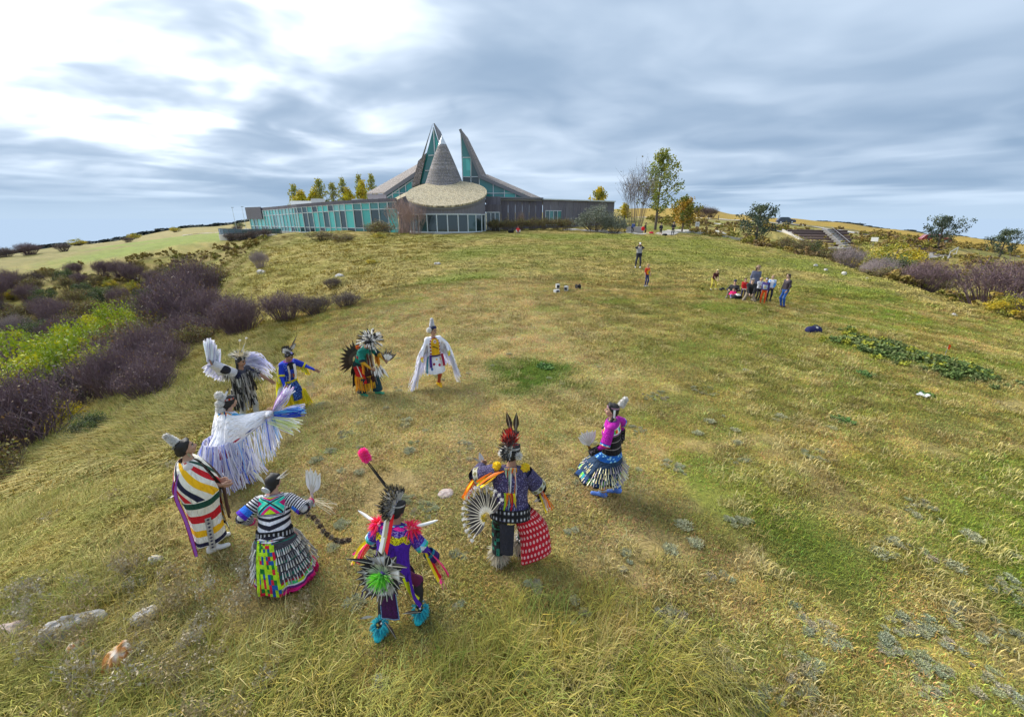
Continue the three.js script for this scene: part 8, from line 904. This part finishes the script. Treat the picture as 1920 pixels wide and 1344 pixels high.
// ---------------------------------------------------------------- cars on the road
function car(label, x, z, turn, paint) {
  const t = thing('car', label, 'car', x, heightAt(x, z) + 0.16, z, turn), sh = new THREE.Shape();
  [[-2.2, 0.35], [-2.25, 0.75], [-2.1, 0.95], [-1.75, 1.42], [-1.3, 1.58], [0.2, 1.58], [0.55, 1.45], [1.05, 1.02], [1.95, 0.9], [2.2, 0.72], [2.22, 0.38], [1.75, 0.3], [-1.75, 0.3]].forEach(([a, b], i) => i ? sh.lineTo(a, b) : sh.moveTo(a, b));
  part('body', new THREE.ExtrudeGeometry(sh, { depth: 1.6, bevelEnabled: true, bevelSize: 0.07, bevelThickness: 0.09, bevelSegments: 3 }).translate(0, 0, -0.8), phys({ color: new THREE.Color().setRGB(...paint), roughness: 0.35, clearcoat: 1, clearcoatRoughness: 0.08 }), t);
  for (const s of [-1, 1]) { for (const [x0, x1, x2, x3] of [[-1.62, -0.62, -0.62, -1.28], [-0.52, 0.78, 0.4, -0.52]]) part('side_window', slab([[x0, 1.0, s * 0.9], [x1, 1.0, s * 0.9], [x2, 1.48, s * 0.9], [x3, 1.48, s * 0.9]], [0, 0, s * 0.012]), GLASS[3], t); for (const wx of [-1.35, 1.35]) { const w = part('wheel', new THREE.CylinderGeometry(0.36, 0.36, 0.24, 24).rotateX(Math.PI / 2).translate(wx, 0.34, s * 0.82), cloth([0.02, 0.02, 0.02]), t); part('rim', new THREE.CylinderGeometry(0.22, 0.22, 0.03, 18).rotateX(Math.PI / 2).translate(wx, 0.34, s * 0.95), STEEL, w); } part('headlight', new THREE.BoxGeometry(0.12, 0.14, 0.3).translate(2.2, 0.72, s * 0.6), mat(0.7, 0.7, 0.7, 0.2), t); part('taillight', new THREE.BoxGeometry(0.1, 0.2, 0.22).translate(-2.24, 0.82, s * 0.66), mat(0.4, 0.02, 0.02, 0.3), t); }
  part('windscreen', slab([[1.02, 1.05, -0.72], [1.02, 1.05, 0.72], [0.6, 1.46, 0.66], [0.6, 1.46, -0.66]], [0.05, 0.04, 0]), GLASS[3], t); return t;
}
car('dark blue car driving on the road before the yellow field', 76.6, -118.2, -0.35, [0.02, 0.03, 0.07]); car('dark red car on the road beside the ragged tree', 84.0, -82.7, -0.5, [0.26, 0.02, 0.02]);
// ---------------------------------------------------------------- sage mats and weeds
{
  const R = rng(321), geo = [1, 2].map((q) => twigGeo(800 + q, { h: 0.34, r: 0.16, stems: 9, col: [0.95, 0.9, 0.8], thick: 0.004, leaves: 60, size: 0.028, cols: [[1, 0.97, 0.85], [0.8, 0.78, 0.66]], upright: 0.8 })), spots = [];
  for (let k = 0; k < 130; k++) { const near = R() < 0.7, x = near ? -6.4 + 4.0 * R() : -9 + 8 * R(), d = near ? 1.9 + 2.2 * R() : 3 + 9 * R(); if (!near && x > -5.4) continue; spots.push([x, -d, R() * 6.3, 0.5 + R() * 0.6, 0.7 + R() * 0.6, R() < 0.5 ? [0.46, 0.42, 0.34] : [0.40, 0.33, 0.2]]); }
  for (let k = 0; k < 40; k++) spots.push([0.3 + 2.6 * R(), -2.1 - 0.9 * R(), R() * 6.3, 0.35 + R() * 0.35, 0.6, [0.42, 0.36, 0.22]]);
  geo.forEach((g) => { g.wood.deleteAttribute('uv'); g.fol.deleteAttribute('uv'); });
  scatterGrass('dry_weeds', 'dry greyish weed stalks standing in the long grass', geo.map((g) => mergeGeometries([g.wood, g.fol])), spots);
}
{
  const sageGeo = [1, 2, 3].map((q) => { const R = rng(500 + q), s = new Soup(); for (let k = 0; k < 46; k++) { const a = R() * 6.3, r = Math.sqrt(R()) * 0.13, x = Math.cos(a) * r, z = Math.sin(a) * r, h = 0.03 + R() * 0.06, c = jitter([0.36, 0.365, 0.23], R, 0.7); for (let j = 0; j < 5; j++) { const b = j * 1.26 + R(), l = 0.022 + R() * 0.018; const i0 = s.v(x, h * 0.5, z, c), i1 = s.v(x + Math.cos(b) * l - Math.sin(b) * 0.007, h, z + Math.sin(b) * l + Math.cos(b) * 0.007, c), i2 = s.v(x + Math.cos(b) * l * 1.7, h + 0.012, z + Math.sin(b) * l * 1.7, c), i3 = s.v(x + Math.cos(b) * l + Math.sin(b) * 0.007, h, z + Math.sin(b) * l - Math.cos(b) * 0.007, c); s.q(i0, i1, i2, i3); } } return s.geo(); });
  const R = rng(55), spots = [];
  const mats = [[2.9, 6.2, 0.3], [2.6, 3.9, 0.17], [0.2, 3.7, 0.17], [-0.8, 4.2, 0.2], [2.0, 2.62, 0.32], [2.3, 2.45, 0.22], [4.5, 3.2, 0.3], [4.0, 3.1, 0.26], [4.55, 2.8, 0.32], [4.0, 2.75, 0.28], [4.25, 2.95, 0.2], [1.0, 4.6, 0.22], [3.2, 3.4, 0.2], [5.4, 4.3, 0.28], [-1.35, 5.1, 0.22], [-1.8, 5.35, 0.2], [1.8, 3.6, 0.15], [1.8, 3.3, 0.14], [5.3, 3.25, 0.34], [3.4, 3.1, 0.2], [-2.6, 4.75, 0.2], [1.3, 5.9, 0.26], [0.9, 6.3, 0.24], [4.2, 6.5, 0.3], [-1.0, 6.9, 0.26], [-0.3, 5.6, 0.2], [-2.0, 7.2, 0.22], [5.9, 6.6, 0.3], [2.6, 7.6, 0.26], [-0.6, 3.55, 0.15], [0.8, 3.3, 0.14], [1.4, 4.1, 0.16], [3.4, 4.9, 0.2], [6.4, 5.1, 0.3], [6.2, 3.7, 0.3], [3.6, 9.2, 0.35], [-3.5, 7.4, 0.2], [-4.4, 3.6, 0.22], [-3.9, 4.9, 0.16], [5.0, 9.5, 0.35], [2.7, 2.55, 0.16], [3.0, 2.75, 0.14], [4.9, 2.6, 0.25]];
  for (const [x, d, r] of mats) for (let k = 0; k < 19 * r / 0.2; k++) { const a = R() * 6.3, q = Math.sqrt(R()) * r * 0.85, px = x + Math.cos(a) * q * 1.2, pd = d - Math.sin(a) * q; if (fbm(px * 5 + 9, pd * 5, 2) < 0.47) continue; spots.push([px, -pd, R() * 6.3, 0.2 + R() * 0.25, 0.8 + R() * 0.6, [0.95 + R() * 0.2, 0.95 + R() * 0.2, 0.92 + R() * 0.25]]); }
  for (let k = 0; k < 240; k++) { const d = 2.4 + 11 * R(), x = (R() * 2 - 1) * 7; if (fbm(x * 0.9 + 33, d * 0.9, 3) > 0.56 && x > -5) spots.push([x, -d, R() * 6.3, 0.4 + R() * 0.5, 0.8, [1, 1, 0.95]]); }
  scatterGrass('sage_mat', 'silvery grey sage mats dotted over the trampled grass', sageGeo, spots);
  const weedGeo = [1, 2].map((q) => { const R2 = rng(600 + q), s = new Soup(); for (let k = 0; k < 60; k++) { const a = R2() * 6.3, r = Math.sqrt(R2()) * 0.22, p = V(Math.cos(a) * r, 0.05 + R2() * 0.22, Math.sin(a) * r); leaf(s, p, 0.10 + R2() * 0.06, R2, jitter([1, 1, 1], R2, 0.5)); } return s.geo(); }), ws = [];
  for (let k = 0; k < 330; k++) { const t = R(), a = R() * 6.3, q = Math.pow(R(), 0.8), cx = mix(12.7, 14.0, t), cd = mix(14.2, 11.7, t), w = mix(2.2, 1.5, t), x = cx + Math.cos(a) * q * w * 0.75, d = cd + Math.sin(a) * q * w * 1.1, y = R() < (t < 0.35 && d > cd ? 0.6 : 0.15); if (Math.hypot(x - 12, d - 15.4) > 1.0) ws.push([x, -d, R() * 6.3, 0.35 + R() * 0.4, 0.7 + R() * 0.5, y ? [0.30, 0.31, 0.03] : R() < 0.5 ? [0.10, 0.155, 0.035] : [0.15, 0.19, 0.06]]); }
  for (const [x, d, n, r] of [[1.0, 11.3, 10, 0.18], [10.35, 10.9, 14, 0.2], [10.9, 9.6, 8, 0.14], [7.4, 8.0, 8, 0.14], [-3.2, 2.35, 16, 0.2], [-2.95, 2.5, 10, 0.14]]) for (let k = 0; k < n; k++) ws.push([x + (R() - 0.5) * 2 * r, -d + (R() - 0.5) * 2 * r, R() * 6.3, 0.3 + R() * 0.25, 0.6, [0.08, 0.17, 0.035]]);
  scatterGrass('leafy_weeds', 'patch of green and yellow broad leafed weeds on the lawn', weedGeo, ws);
}
renderer.render(scene, camera);
